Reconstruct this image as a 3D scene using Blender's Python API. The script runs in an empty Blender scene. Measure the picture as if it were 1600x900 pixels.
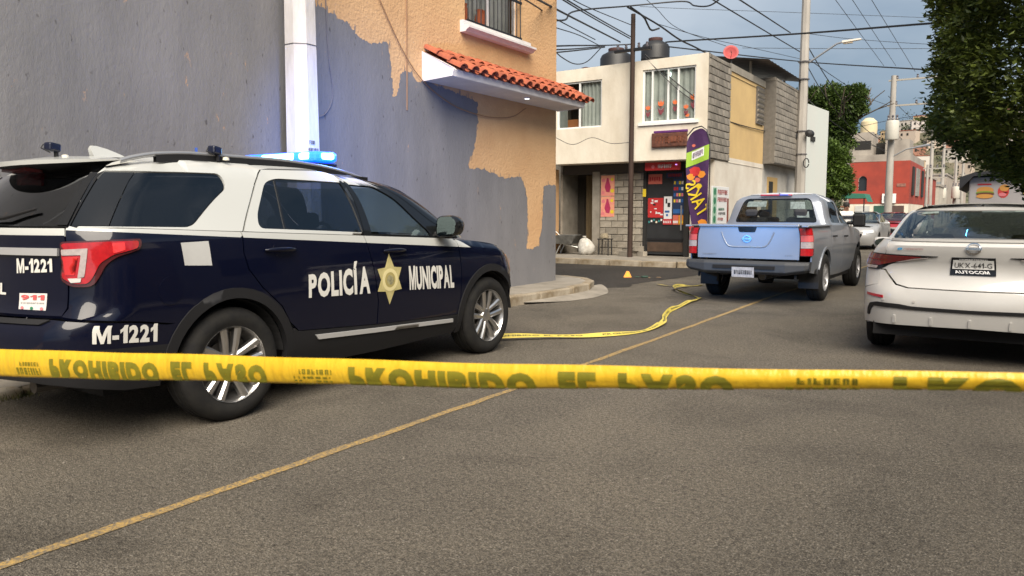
import bpy, bmesh, math, random
from mathutils import Vector, Matrix
from mathutils.geometry import delaunay_2d_cdt
random.seed(7)
SC = bpy.context.scene
COL = SC.collection
R = math.radians

# ---------------------------------------------------------------- camera, sky, sun, exposure
cam_d = bpy.data.cameras.new('camera')
cam = bpy.data.objects.new('camera', cam_d)
COL.objects.link(cam)
SC.camera = cam
cam.location = (0, 0, 1.35)
cam.rotation_euler = (math.pi / 2 - math.atan(115 / 1200), 0, R(33))
cam_d.sensor_width = 36
cam_d.lens = 27
cam_d.clip_start = .05
cam_d.clip_end = 3000
cam_d.dof.use_dof = True
cam_d.dof.focus_distance = 8
cam_d.dof.aperture_fstop = 5.6

SUN_EL, SUN_AZ = R(46), math.atan2(.62, -.78)      # the sun stands behind the camera, over the right side of the street
world = bpy.data.worlds.new('World')
SC.world = world
world.use_nodes = True
wt = world.node_tree
wt.nodes.clear()
w_out = wt.nodes.new('ShaderNodeOutputWorld')
w_bg = wt.nodes.new('ShaderNodeBackground')
w_sky = wt.nodes.new('ShaderNodeTexSky')
w_sky.sky_type = 'NISHITA'
w_sky.sun_disc = False
w_sky.sun_elevation = SUN_EL
w_sky.sun_rotation = SUN_AZ
w_sky.dust_density = 3
w_tc = wt.nodes.new('ShaderNodeTexCoord')
w_map = wt.nodes.new('ShaderNodeMapping')
w_map.inputs['Scale'].default_value = (1.0, 1.0, 2.6)
w_map.inputs['Location'].default_value = (4.529, 2.151, .179)
w_n = wt.nodes.new('ShaderNodeTexNoise')
w_n.inputs['Scale'].default_value = 1.2
w_n.inputs['Detail'].default_value = 7
w_n.inputs['Roughness'].default_value = .5
w_r = wt.nodes.new('ShaderNodeValToRGB')
w_r.color_ramp.elements[0].position = .40
w_r.color_ramp.elements[0].color = (.50, .80, 1.15, 1)
w_r.color_ramp.elements[1].position = .60
w_r.color_ramp.elements[1].color = (1.95, 2.15, 2.35, 1)
w_mix = wt.nodes.new('ShaderNodeMixRGB')
w_mix.inputs[0].default_value = .88                # overcast: cloud covers most of the sky
w_bg.inputs['Strength'].default_value = .06
L = wt.links.new
L(w_tc.outputs['Generated'], w_map.inputs['Vector'])
L(w_map.outputs['Vector'], w_n.inputs['Vector'])
L(w_n.outputs['Fac'], w_r.inputs['Fac'])
L(w_sky.outputs['Color'], w_mix.inputs[1])
L(w_r.outputs['Color'], w_mix.inputs[2])
L(w_mix.outputs['Color'], w_bg.inputs['Color'])
L(w_bg.outputs['Background'], w_out.inputs['Surface'])

sun_d = bpy.data.lights.new('sun', 'SUN')
sun = bpy.data.objects.new('sun', sun_d)
COL.objects.link(sun)
sun_d.energy = 1.5
sun_d.angle = R(50)
sun_d.color = (1, .90, .76)
sd = Vector((math.sin(SUN_AZ) * math.cos(SUN_EL), math.cos(SUN_AZ) * math.cos(SUN_EL), math.sin(SUN_EL)))
sun.rotation_euler = sd.to_track_quat('Z', 'Y').to_euler()
SC.view_settings.view_transform = 'Standard'
SC.view_settings.look = 'None'
SC.view_settings.gamma = 1
SC.view_settings.use_curve_mapping = False
SC.view_settings.exposure = 2.2
SC.render.engine = 'CYCLES'
SC.cycles.max_bounces = 8
SC.cycles.transparent_max_bounces = 12

# ---------------------------------------------------------------- materials
MATS = {}
def mat(name, col, rough=.7, metal=0, vary=0, vs=3., vcol=None, bump=0, bs=40., coat=0, spec=None, rand=0, detail=6, emit=0, ecol=None, stretch=None):
    """procedural Principled material: base colour broken up by noise, optional bump, per-object random shift"""
    if name in MATS: return MATS[name]
    m = bpy.data.materials.new(name); MATS[name] = m
    m.use_nodes = True
    nt = m.node_tree; b = nt.nodes['Principled BSDF']
    c = (*col, 1)
    b.inputs['Base Color'].default_value = c
    b.inputs['Roughness'].default_value = rough
    b.inputs['Metallic'].default_value = metal
    if coat: b.inputs['Coat Weight'].default_value = coat; b.inputs['Coat Roughness'].default_value = .04
    if spec is not None: b.inputs['Specular IOR Level'].default_value = spec
    if emit:
        b.inputs['Emission Color'].default_value = (*(ecol or col), 1); b.inputs['Emission Strength'].default_value = emit
    if vary or bump or rand:
        tc = nt.nodes.new('ShaderNodeTexCoord'); vec = tc.outputs['Object']
        if stretch:
            mp = nt.nodes.new('ShaderNodeMapping'); mp.inputs['Scale'].default_value = stretch
            nt.links.new(vec, mp.inputs['Vector']); vec = mp.outputs['Vector']
    last = None
    if vary:
        n = nt.nodes.new('ShaderNodeTexNoise'); n.inputs['Scale'].default_value = vs; n.inputs['Detail'].default_value = detail; n.inputs['Roughness'].default_value = .62
        nt.links.new(vec, n.inputs['Vector'])
        r = nt.nodes.new('ShaderNodeValToRGB'); r.color_ramp.elements[0].position = .32; r.color_ramp.elements[1].position = .68
        v2 = vcol or tuple(x * (1 - vary) for x in col)
        r.color_ramp.elements[0].color = (*v2, 1); r.color_ramp.elements[1].color = c
        nt.links.new(n.outputs['Fac'], r.inputs['Fac']); last = r.outputs['Color']
        nt.links.new(last, b.inputs['Base Color'])
    if rand:
        oi = nt.nodes.new('ShaderNodeObjectInfo'); mr = nt.nodes.new('ShaderNodeMapRange')
        mr.inputs['To Min'].default_value = 1 - rand; mr.inputs['To Max'].default_value = 1 + rand
        nt.links.new(oi.outputs['Random'], mr.inputs['Value'])
        h = nt.nodes.new('ShaderNodeHueSaturation'); h.inputs['Color'].default_value = c
        if last: nt.links.new(last, h.inputs['Color'])
        nt.links.new(mr.outputs['Result'], h.inputs['Value']); nt.links.new(h.outputs['Color'], b.inputs['Base Color'])
    if bump:
        n = nt.nodes.new('ShaderNodeTexNoise'); n.inputs['Scale'].default_value = bs; n.inputs['Detail'].default_value = 5
        nt.links.new(vec, n.inputs['Vector'])
        bp = nt.nodes.new('ShaderNodeBump'); bp.inputs['Strength'].default_value = min(1, bump); bp.inputs['Distance'].default_value = .01 * max(1, bump)
        nt.links.new(n.outputs['Fac'], bp.inputs['Height']); nt.links.new(bp.outputs['Normal'], b.inputs['Normal'])
    return m

def glass(name, tint, refl=.5):
    """tinted pane: see-through with a sharp Fresnel reflection"""
    if name in MATS: return MATS[name]
    m = bpy.data.materials.new(name); MATS[name] = m
    m.use_nodes = True; nt = m.node_tree; nt.nodes.clear()
    o = nt.nodes.new('ShaderNodeOutputMaterial'); t = nt.nodes.new('ShaderNodeBsdfTransparent'); g = nt.nodes.new('ShaderNodeBsdfGlossy')
    f = nt.nodes.new('ShaderNodeFresnel'); mx = nt.nodes.new('ShaderNodeMixShader')
    t.inputs['Color'].default_value = (*tint, 1); g.inputs['Roughness'].default_value = .02; g.inputs['Color'].default_value = (.95, .97, 1, 1)
    ge = nt.nodes.new('ShaderNodeNewGeometry'); iq = nt.nodes.new('ShaderNodeMath'); iq.operation = 'MULTIPLY_ADD'; iq.inputs[1].default_value = 1 / 1.5 - 1.5; iq.inputs[2].default_value = 1.5
    nt.links.new(ge.outputs['Backfacing'], iq.inputs[0]); nt.links.new(iq.outputs[0], f.inputs['IOR'])      # a thin sheet: the same on both sides
    mm = nt.nodes.new('ShaderNodeMath'); mm.operation = 'MULTIPLY'; mm.inputs[1].default_value = refl * 2; mm.use_clamp = True
    nt.links.new(f.outputs['Fac'], mm.inputs[0]); nt.links.new(mm.outputs[0], mx.inputs['Fac'])
    nt.links.new(t.outputs[0], mx.inputs[1]); nt.links.new(g.outputs[0], mx.inputs[2]); nt.links.new(mx.outputs[0], o.inputs['Surface'])
    return m

# ---------------------------------------------------------------- mesh helpers
def tag(o, label=None, cat=None, group=None, kind=None):
    if label: o['label'] = label
    if cat: o['category'] = cat
    if group: o['group'] = group
    if kind: o['kind'] = kind
    return o
def empty(name, loc=(0, 0, 0), rz=0, label=None, cat=None, group=None):
    o = bpy.data.objects.new(name, None); COL.objects.link(o)
    o.location = loc; o.rotation_euler = (0, 0, rz); o.empty_display_size = .2
    return tag(o, label, cat, group)
def link(name, me, parent=None):
    o = bpy.data.objects.new(name, me); COL.objects.link(o)
    if parent: o.parent = parent
    return o
class MB:
    def __init__(s): s.v = []; s.f = []; s.m = []
    def add(s, vs, fs, m=0):
        n = len(s.v); s.v += [tuple(v) for v in vs]; s.f += [tuple(i + n for i in f) for f in fs]; s.m += [m] * len(fs); return s
    def box(s, x0, x1, y0, y1, z0, z1, m=0):
        v = [(x, y, z) for z in (z0, z1) for y in (y0, y1) for x in (x0, x1)]
        return s.add(v, [(0, 2, 3, 1), (4, 5, 7, 6), (0, 1, 5, 4), (2, 6, 7, 3), (0, 4, 6, 2), (1, 3, 7, 5)], m)
    def obox(s, c, size, rz=0, m=0, rx=0, ry=0):
        M = Matrix.Translation(c) @ Matrix.Rotation(rz, 4, 'Z') @ Matrix.Rotation(ry, 4, 'Y') @ Matrix.Rotation(rx, 4, 'X')
        a, b, c2 = (i / 2 for i in size)
        v = [M @ Vector((x, y, z)) for z in (-c2, c2) for y in (-b, b) for x in (-a, a)]
        return s.add(v, [(0, 2, 3, 1), (4, 5, 7, 6), (0, 1, 5, 4), (2, 6, 7, 3), (0, 4, 6, 2), (1, 3, 7, 5)], m)
    def tube(s, pts, r, n=8, m=0, caps=True, square=0):
        pts = [Vector(p) for p in pts]; rs = r if isinstance(r, (list, tuple)) else [r] * len(pts)
        rings = []; up = Vector((0, 0, 1)); ref = None
        for i, p in enumerate(pts):
            t = (pts[min(i + 1, len(pts) - 1)] - pts[max(i - 1, 0)]).normalized()
            if ref is None:
                ref = t.cross(up if abs(t.z) < .95 else Vector((1, 0, 0))).normalized()
            ref = (ref - t * ref.dot(t)).normalized(); b = t.cross(ref)
            rings.append([p + (ref * math.cos(a) + b * math.sin(a)) * rs[i] for a in [2 * math.pi * (k + .5 * square) / n for k in range(n)]])
        vs = [v for g in rings for v in g]; fs = []
        for i in range(len(pts) - 1):
            for k in range(n): fs.append((i * n + k, i * n + (k + 1) % n, (i + 1) * n + (k + 1) % n, (i + 1) * n + k))
        if caps: fs.append(tuple(range(n))[::-1]); fs.append(tuple(range((len(pts) - 1) * n, len(pts) * n)))
        return s.add(vs, fs, m)
    def lathe(s, prof, c=(0, 0, 0), axis='Z', n=24, m=0):
        """prof: (radius, height) along the axis"""
        vs = []; fs = []
        for (r, h) in prof:
            for k in range(n):
                a = 2 * math.pi * k / n; x, y = r * math.cos(a), r * math.sin(a)
                p = (x, y, h) if axis == 'Z' else (x, h, y) if axis == 'Y' else (h, x, y)
                vs.append((p[0] + c[0], p[1] + c[1], p[2] + c[2]))
        for i in range(len(prof) - 1):
            for k in range(n):
                q = (i * n + k, i * n + (k + 1) % n, (i + 1) * n + (k + 1) % n, (i + 1) * n + k)
                fs.append(q if axis != 'Y' else q[::-1])
        return s.add(vs, fs, m)
    def prism(s, poly, fn0, fn1, m=0, sides=True):
        """poly in 2D; fn0/fn1 map (u,v) to the two caps"""
        n = len(poly)
        tri = tri_region(poly)
        for fn, fl in ((fn0, 0), (fn1, 1)):
            s.add([fn(*p) for p in tri[0]], [t[::-1] if fl else t for t in tri[1]], m)
        if sides: s.add([fn0(*p) for p in poly] + [fn1(*p) for p in poly], [(i, (i + 1) % n, n + (i + 1) % n, n + i) for i in range(n)], m)
        return s
    def build(s, name, mats, parent=None, smooth=None, bevel=0, fix=True, seg=2):
        me = bpy.data.meshes.new(name)
        me.from_pydata(s.v, [], s.f)
        if not isinstance(mats, (list, tuple)): mats = [mats]
        for m in mats: me.materials.append(m)
        if len(mats) > 1: me.polygons.foreach_set('material_index', s.m)
        if fix or bevel:
            bm = bmesh.new(); bm.from_mesh(me)
            if bevel:
                bmesh.ops.remove_doubles(bm, verts=bm.verts, dist=1e-5)
                bmesh.ops.bevel(bm, geom=[e for e in bm.edges if len(e.link_faces) == 2 and e.calc_face_angle(0) > .5], offset=bevel, segments=seg, affect='EDGES', profile=.5, clamp_overlap=True)
            if fix: bmesh.ops.recalc_face_normals(bm, faces=bm.faces)
            bm.to_mesh(me); bm.free()
        if smooth is not None:
            me.polygons.foreach_set('use_smooth', [True] * len(me.polygons))
            me.set_sharp_from_angle(angle=R(smooth))
        me.update()
        return link(name, me, parent)

def inpoly(x, y, poly):
    c = False; j = len(poly) - 1
    for i in range(len(poly)):
        xi, yi = poly[i]; xj, yj = poly[j]
        if (yi > y) != (yj > y) and x < (xj - xi) * (y - yi) / (yj - yi) + xi: c = not c
        j = i
    return c
def subdiv(poly, d, closed=True):
    out = []; n = len(poly)
    for i in range(n if closed else n - 1):
        a, b = poly[i], poly[(i + 1) % n]; k = max(1, math.ceil(math.hypot(b[0] - a[0], b[1] - a[1]) / d))
        out += [(a[0] + (b[0] - a[0]) * t / k, a[1] + (b[1] - a[1]) * t / k) for t in range(k)]
    if not closed: out.append(poly[-1])
    return out
def rnd(poly, r, n=4):
    """round the corners of a polygon; r is one radius or one per corner"""
    out = []; N = len(poly)
    for i in range(N):
        p = Vector(poly[i]); a = Vector(poly[i - 1]) - p; b = Vector(poly[(i + 1) % N]) - p
        ri = r[i] if isinstance(r, (list, tuple)) else r
        la, lb = a.length, b.length; t = min(ri, la * .48, lb * .48)
        if t < 1e-4: out.append(tuple(p)); continue
        A = p + a * (t / la); B = p + b * (t / lb)
        for k in range(n + 1):
            u = k / n; q = A * (1 - u) ** 2 + p * 2 * u * (1 - u) + B * u * u; out.append((q.x, q.y))
    return out
def tri_region(outer, holes=(), grid=0, cuts=()):
    """constrained Delaunay triangles of a polygon with holes; returns points, triangles"""
    pts = []; ed = []
    for lp in [outer] + list(holes):
        n0 = len(pts); pts += [Vector(p) for p in lp]; ed += [(n0 + i, n0 + (i + 1) % len(lp)) for i in range(len(lp))]
    for c in cuts:
        n0 = len(pts); pts += [Vector(p) for p in c]; ed += [(n0 + i, n0 + i + 1) for i in range(len(c) - 1)]
    if grid:
        x0, x1 = min(p[0] for p in outer), max(p[0] for p in outer); y0, y1 = min(p[1] for p in outer), max(p[1] for p in outer)
        bnd = list(pts)
        cell = {}
        for p in bnd: cell.setdefault((int(p[0] // grid), int(p[1] // grid)), []).append(p)
        nx, ny = int((x1 - x0) / grid) + 1, int((y1 - y0) / grid) + 1
        for i in range(nx):
            for j in range(ny):
                x, y = x0 + (i + .5 + .25 * (j % 2)) * grid, y0 + (j + .5) * grid
                if not inpoly(x, y, outer) or any(inpoly(x, y, h) for h in holes): continue
                cx, cy = int(x // grid), int(y // grid)
                if any((p[0] - x) ** 2 + (p[1] - y) ** 2 < (.45 * grid) ** 2 for a in (-1, 0, 1) for b in (-1, 0, 1) for p in cell.get((cx + a, cy + b), ())): continue
                pts.append(Vector((x, y)))
    v, e, f, *_ = delaunay_2d_cdt(pts, ed, [], 0, 1e-6)
    v = [(p.x, p.y) for p in v]; fs = []
    for t in f:
        cx = sum(v[i][0] for i in t) / 3; cy = sum(v[i][1] for i in t) / 3
        if inpoly(cx, cy, outer) and not any(inpoly(cx, cy, h) for h in holes): fs.append(tuple(t))
    return v, fs

# lettering: 2D outlines of Blender's built-in font, scaled to the unit box
_tx = {}
def text2d(s, bold=.02, cut=0):
    key = (s, bold, cut)
    if key in _tx: return _tx[key]
    bm = bmesh.new(); x = 0
    for ch in s:
        if ch == ' ': x += .30; continue
        b = bold
        if ch in 'MX': H = .71 + b; W_ = .66 + 2 * b; t = .125 + 1.5 * b
        if ch == '1':
            t = .13 + 2 * b; pl = [(.16, -b), (.16 + t, -b), (.16 + t, .71 + b), (.18, .71 + b), (.12, .62), (.0, .56), (.0, .56 - t * .75), (.16, .50)]
            v, f = tri_region(pl); vs = [bm.verts.new((p[0] + x, p[1], 0)) for p in v]
            for t_ in f: bm.faces.new([vs[i] for i in t_])
            x += .16 + t + .07; continue
        if ch == 'M':      # heavy M drawn by hand: the font outline folds over when thickened
            y0 = -b; pl = [(0, y0), (t * .8, y0), (t * .8, H * .62), (W_ / 2 - t * .32, y0), (W_ / 2 + t * .32, y0), (W_ - t * .8, H * .62), (W_ - t * .8, y0), (W_, y0), (W_, H), (W_ - t * 1.05, H), (W_ / 2, H * .36), (t * 1.05, H), (0, H)]
            v, f = tri_region(pl); vs = [bm.verts.new((p[0] + x, p[1], 0)) for p in v]
            for t_ in f: bm.faces.new([vs[i] for i in t_])
            x += W_ + .07; continue
        cu = bpy.data.curves.new('t', 'FONT'); cu.body = ch; cu.resolution_u = 3; cu.offset = b; cu.fill_mode = 'FRONT'
        ob = bpy.data.objects.new('t', cu); COL.objects.link(ob)
        dg = bpy.context.evaluated_depsgraph_get(); me = bpy.data.meshes.new_from_object(ob.evaluated_get(dg))
        xs = [v.co.x for v in me.vertices]; x0 = min(xs)
        vs = [bm.verts.new((v.co.x - x0 + x, v.co.y, 0)) for v in me.vertices]
        for p in me.polygons:
            try: bm.faces.new([vs[i] for i in p.vertices])
            except ValueError: pass
        x += max(xs) - x0 + .07
        bpy.data.objects.remove(ob); bpy.data.curves.remove(cu); bpy.data.meshes.remove(me)
    bm.verts.index_update(); bm.verts.ensure_lookup_table()
    xs = [v.co.x for v in bm.verts]; ys = [v.co.y for v in bm.verts]
    x0, x1, y0, y1 = min(xs), max(xs), min(ys), max(ys)
    for v in bm.verts: v.co = Vector(((v.co.x - x0) / (x1 - x0), (v.co.y - y0) / (y1 - y0), 0))
    if cut:
        for ax in (0, 1):
            for k in range(1, cut):
                co = [0, 0, 0]; no = [0, 0, 0]; co[ax] = k / cut; no[ax] = 1
                bmesh.ops.bisect_plane(bm, geom=list(bm.verts) + list(bm.edges) + list(bm.faces), plane_co=co, plane_no=no)
    bm.verts.index_update()
    r = ([(v.co.x, v.co.y) for v in bm.verts], [tuple(v.index for v in f.verts) for f in bm.faces], (x1 - x0) / (y1 - y0))
    bm.free(); _tx[key] = r
    return r
def text_on(name, s, fn, m, parent, bold=.02, cut=0):
    v, f, _ = text2d(s, bold, cut)
    return MB().add([fn(*p) for p in v], f).build(name, m, parent, fix=False)

def copy_tree(o, parent=None):
    c = o.copy(); COL.objects.link(c)
    if parent: c.parent = parent
    for ch in list(o.children): copy_tree(ch, c)
    return c

# ---------------------------------------------------------------- curved vehicle surfaces
def curve(pts):
    """monotone cubic through (t, value) pairs"""
    xs=[p[0] for p in pts]; ys=[p[1] for p in pts]; n=len(xs)
    d=[(ys[i+1]-ys[i])/(xs[i+1]-xs[i]) for i in range(n-1)]
    m=[d[0]]+[0 if d[i-1]*d[i]<=0 else 2*d[i-1]*d[i]/(d[i-1]+d[i]) for i in range(1,n-1)]+[d[-1]]
    def f(t):
        if t<=xs[0]: return ys[0]
        if t>=xs[-1]: return ys[-1]
        i=0
        while t>xs[i+1]: i+=1
        h=xs[i+1]-xs[i]; u=(t-xs[i])/h
        return (ys[i]*(1+2*u)*(1-u)**2+m[i]*h*u*(1-u)**2+ys[i+1]*u*u*(3-2*u)+m[i+1]*h*u*u*(u-1))
    return f
def sstep(a,b,t):
    u=min(1,max(0,(t-a)/(b-a))); return u*u*(3-2*u)
class Surf:
    """closed plan outline (rounded rectangle, q = length round it from the rear centre) swept up in z"""
    def __init__(s,W,XR,XF,Rr,Rf,xr,xf,w,bow_r=0,bow_f=0,taper=None,zb=9,k=None,fr=1.1,ff=1.1,edge=None):
        s.W,s.XR,s.XF,s.Rr,s.Rf=W,XR,XF,Rr,Rf
        s.xr,s.xf,s.w=curve(xr),curve(xf),curve(w)
        s.bow_r,s.bow_f,s.fr,s.ff,s.zb=bow_r,bow_f,fr,ff,zb
        s.taper=curve(taper) if taper else (lambda x:1.)
        s.k=curve(k) if k else (lambda x:1.)
        s.edge=edge            # (function top(x), radius, function amount(x)): rounds the side over into hood or deck
        s.q1=W-Rr; s.q2=s.q1+math.pi/2*Rr; s.q3=s.q2+(XF-Rf)-(XR+Rr); s.q4=s.q3+math.pi/2*Rf; s.Q=s.q4+W-Rf
    def N(s,q):
        W,XR,XF,Rr,Rf=s.W,s.XR,s.XF,s.Rr,s.Rf
        if q<s.q1: return XR,q
        if q<s.q2: t=(q-s.q1)/Rr; return XR+Rr-Rr*math.cos(t),W-Rr+Rr*math.sin(t)
        if q<s.q3: return XR+Rr+q-s.q2,W
        if q<s.q4: t=(q-s.q3)/Rf; return XF-Rf+Rf*math.sin(t),W-Rf+Rf*math.cos(t)
        return XF,W-Rf-(q-s.q4)
    def P(s,q,z):
        sg=1
        if q<0: q=-q; sg=-1
        if q>s.Q: q=2*s.Q-q; sg=-1
        x,y=s.N(q)
        k=s.k(x); zz=z if z<s.zb else s.zb+(z-s.zb)/k
        wr=1-sstep(0,s.fr,x-s.XR); wf=1-sstep(0,s.ff,s.XF-x)
        a=(y/s.W)**2
        xx=x+wr*(s.xr(zz)-s.XR+s.bow_r*a)+wf*(s.xf(zz)-s.XF-s.bow_f*a)
        yy=y/s.W*s.w(zz)*s.taper(xx)
        if s.edge:
            top,r,am=s.edge; t=(z-(top(xx)-r))/r
            if t>0: t=min(1,t); c=am(xx)*r*(1-math.sqrt(max(0,1-t*t))); yy*=1-c/s.W; xx+=c*(wr-wf)*(1-a)
        return (xx,sg*yy,z)
    def nrm(s,q,z):
        e=.004
        a=s.P(q-e,z);b=s.P(q+e,z);c=s.P(q,z-e);d=s.P(q,z+e)
        u=[b[i]-a[i] for i in range(3)];v=[d[i]-c[i] for i in range(3)]
        n=[-(u[1]*v[2]-u[2]*v[1]),-(u[2]*v[0]-u[0]*v[2]),-(u[0]*v[1]-u[1]*v[0])]
        l=math.sqrt(sum(i*i for i in n)) or 1
        return [i/l for i in n]
    def at(s,q,z,off=0):
        p=s.P(q,z)
        if off==0: return p
        n=s.nrm(q,z); return tuple(p[i]+n[i]*off for i in range(3))
    def qx(s,x,z):
        """q of the side point at x"""
        a,b=s.q1,s.q4
        for _ in range(40):
            m=(a+b)/2
            if s.P(m,z)[0]<x: a=m
            else: b=m
        return a
    def qy(s,y,z):
        """q of the rear point at lateral y"""
        sg=1 if y>=0 else -1; y=abs(y); a,b=0,s.q2
        for _ in range(40):
            m=(a+b)/2
            if s.P(m,z)[1]<y: a=m
            else: b=m
        return sg*a
def conform(S, poly, mats, name, parent, side=1, holes=(), off=0, thick=.018, grid=.07, cuts=(), matfn=None, smooth=38):
    """sheet-metal panel: polygon in (q, z) laid on the surface with its edges turned inwards"""
    step = grid * .8
    poly = subdiv(poly, step); holes = [subdiv(h, step) for h in holes]; cuts = [subdiv(c, step, False) for c in cuts]
    v, f = tri_region(poly, holes, grid, cuts)
    mb = MB(); pts = [S.at(q, z, off) for q, z in v]
    mi = lambda t: matfn(sum(v[i][0] for i in t) / 3, sum(v[i][1] for i in t) / 3) if matfn else 0
    n0 = len(mb.v); mb.v += pts
    for t in f: mb.f.append(t); mb.m.append(mi(t))
    if thick:
        for lp in [poly] + list(holes):
            n = len(lp)
            a = [S.at(q, z, off) for q, z in lp]; b = [S.at(q, z, off - thick) for q, z in lp]
            mf = [matfn(*lp[i]) if matfn else 0 for i in range(n)]
            k0 = len(mb.v); mb.v += a + b
            for i in range(n):
                j = (i + 1) % n; mb.f.append((k0 + i, k0 + j, k0 + n + j, k0 + n + i)); mb.m.append(mf[i])
    if side < 0: mb.v = [(x, -y, z) for x, y, z in mb.v]
    me_o = mb.build(name, mats, parent, fix=False)
    me = me_o.data
    bm = bmesh.new(); bm.from_mesh(me); bmesh.ops.remove_doubles(bm, verts=bm.verts, dist=1e-5); bmesh.ops.recalc_face_normals(bm, faces=bm.faces)
    # recalc on an open shell can flip it: the outer faces must look along the surface normal
    c = max((q for q in bm.faces), key=lambda q: q.calc_area()); ctr = c.calc_center_median()
    i = min(range(len(v)), key=lambda k: (Vector((pts[k][0], pts[k][1] * side, pts[k][2])) - ctr).length)
    n = S.nrm(*v[i]); n = Vector((n[0], n[1] * side, n[2]))
    if c.normal.dot(n) < 0: bmesh.ops.reverse_faces(bm, faces=bm.faces)
    bm.to_mesh(me); bm.free()
    me.polygons.foreach_set('use_smooth', [True] * len(me.polygons)); me.set_sharp_from_angle(angle=R(smooth))
    return me_o
def on_surf(S, quad, side=1, off=.003, flip=False):
    """(u,v) in the unit square -> bilinear quad of (q, z) corners bl, br, tr, tl on the surface"""
    def f(u, v):
        if flip: u = 1 - u
        a, b, c, d = quad
        q = a[0] * (1 - u) * (1 - v) + b[0] * u * (1 - v) + c[0] * u * v + d[0] * (1 - u) * v
        z = a[1] * (1 - u) * (1 - v) + b[1] * u * (1 - v) + c[1] * u * v + d[1] * (1 - u) * v
        x, y, zz = S.at(q, z, off); return (x, y * side, zz)
    return f
def sidepoly(S, pts):
    return [(S.qx(x, z), z) for x, z in pts]
def rearpoly(S, pts):
    return [(S.qy(y, z), z) for y, z in pts]
def arch(cx, cz, r, a0, a1, n=18):
    return [(cx + r * math.cos(R(a0 + (a1 - a0) * i / n)), cz + r * math.sin(R(a0 + (a1 - a0) * i / n))) for i in range(n + 1)]
def cap_across(S, q0, q1, zf, crown, n=30, k=10, side_in=1.):
    """top skin (roof, hood, deck): strips across the car between the two mirrored edges"""
    mb = MB(); row = []
    for i in range(n + 1):
        q = q0 + (q1 - q0) * i / n; x, y, z = S.P(q, zf(q))
        row.append([(x, y * (1 - 2 * j / k), z + crown(x) * (1 - (1 - 2 * j / k) ** 2)) for j in range(k + 1)])
    vs = [p for r_ in row for p in r_]; w = k + 1
    mb.add(vs, [(i * w + j, i * w + j + 1, (i + 1) * w + j + 1, (i + 1) * w + j) for i in range(n) for j in range(k)])
    return mb
def make_wheel(r, width, rim, spokes, twin, alloy, rubber, dark, name='tyre'):
    """tyre with tread, rim and spokes as its sub-part; wheel axis along y, outer face at -y"""
    t = MB(); h = width / 2
    prof = [(rim * .97, -h + .012), (rim + .012, -h + .004), (rim + (r - rim) * .3, -h - .006), (rim + (r - rim) * .62, -h - .004), (r - .028, -h + .008), (r - .010, -h + .024), (r, -h + .045)]
    g = [(r, -h + .055), (r - .008, -h + .058), (r - .008, -h + .066), (r, -h + .069), (r, -.012), (r - .008, -.008), (r - .008, .008), (r, .012), (r, h - .069), (r - .008, h - .066), (r - .008, h - .058), (r, h - .055)]
    p = prof + g + [(a, -b) for a, b in prof[::-1]]
    t.lathe(p, axis='Y', n=44)
    ty = t.build(name, rubber, smooth=40)
    m = MB()
    m.lathe([(rim * .90, h - .02), (rim * .88, -.0), (rim * .93, -h + .055), (rim * .95, -h + .022), (rim * .995, -h + .004), (rim * 1.0, -h + .012)], axis='Y', n=44)
    m.lathe([(0.0, -h + .030), (.022, -h + .026), (.060, -h + .034), (.075, -h + .060), (.075, -h + .12)], axis='Y', n=20)
    for i in range(spokes):
        a0 = 2 * math.pi * i / spokes + math.pi / 2
        for tw in ([-1, 1] if twin else [0]):
            wi, wo = (.022, .030) if twin else (.03, .042)
            def pt(rr, lat, yy):
                c, s_ = math.cos(a0), math.sin(a0); return (rr * c - lat * s_, yy, rr * s_ + lat * c)
            li, lo = (tw * .028, tw * .056) if twin else (0, 0)
            yi, ym, yo = -h + .034, -h + .020, -h + .014
            vs = []
            for rr, lat, hw, yy in ((.045, li, wi, yi), (rim * .55, (li + lo) / 2, (wi + wo) / 2 - .001, ym), (rim * .94, lo, wo, yo)):
                vs += [pt(rr, lat - hw, yy + .012), pt(rr, lat - hw * .45, yy), pt(rr, lat + hw * .45, yy), pt(rr, lat + hw, yy + .012), pt(rr, lat + hw, yy + .045), pt(rr, lat - hw, yy + .045)]
            fs = [(k * 6 + j, k * 6 + (j + 1) % 6, (k + 1) * 6 + (j + 1) % 6, (k + 1) * 6 + j) for k in range(2) for j in range(6)]
            m.add(vs, fs)
    m.build('rim', alloy, ty, smooth=35)
    d = MB(); d.lathe([(rim * .86, .02), (rim * .6, .0), (.0, .0)], axis='Y', n=24); d.lathe([(0, -.03), (rim * .62, -.03), (rim * .62, .0)], axis='Y', n=24)
    d.build('brake_disc', dark, ty, smooth=30)
    return ty
def set_wheels(root, w0, spots, r):
    for i, (x, y) in enumerate(spots):
        o = w0 if i == 0 else copy_tree(w0)
        o.parent = root; o.location = (x, y, r); o.rotation_euler = (0, random.uniform(0, 1.2) if i > 1 else 0, math.pi if y > 0 else 0)

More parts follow.
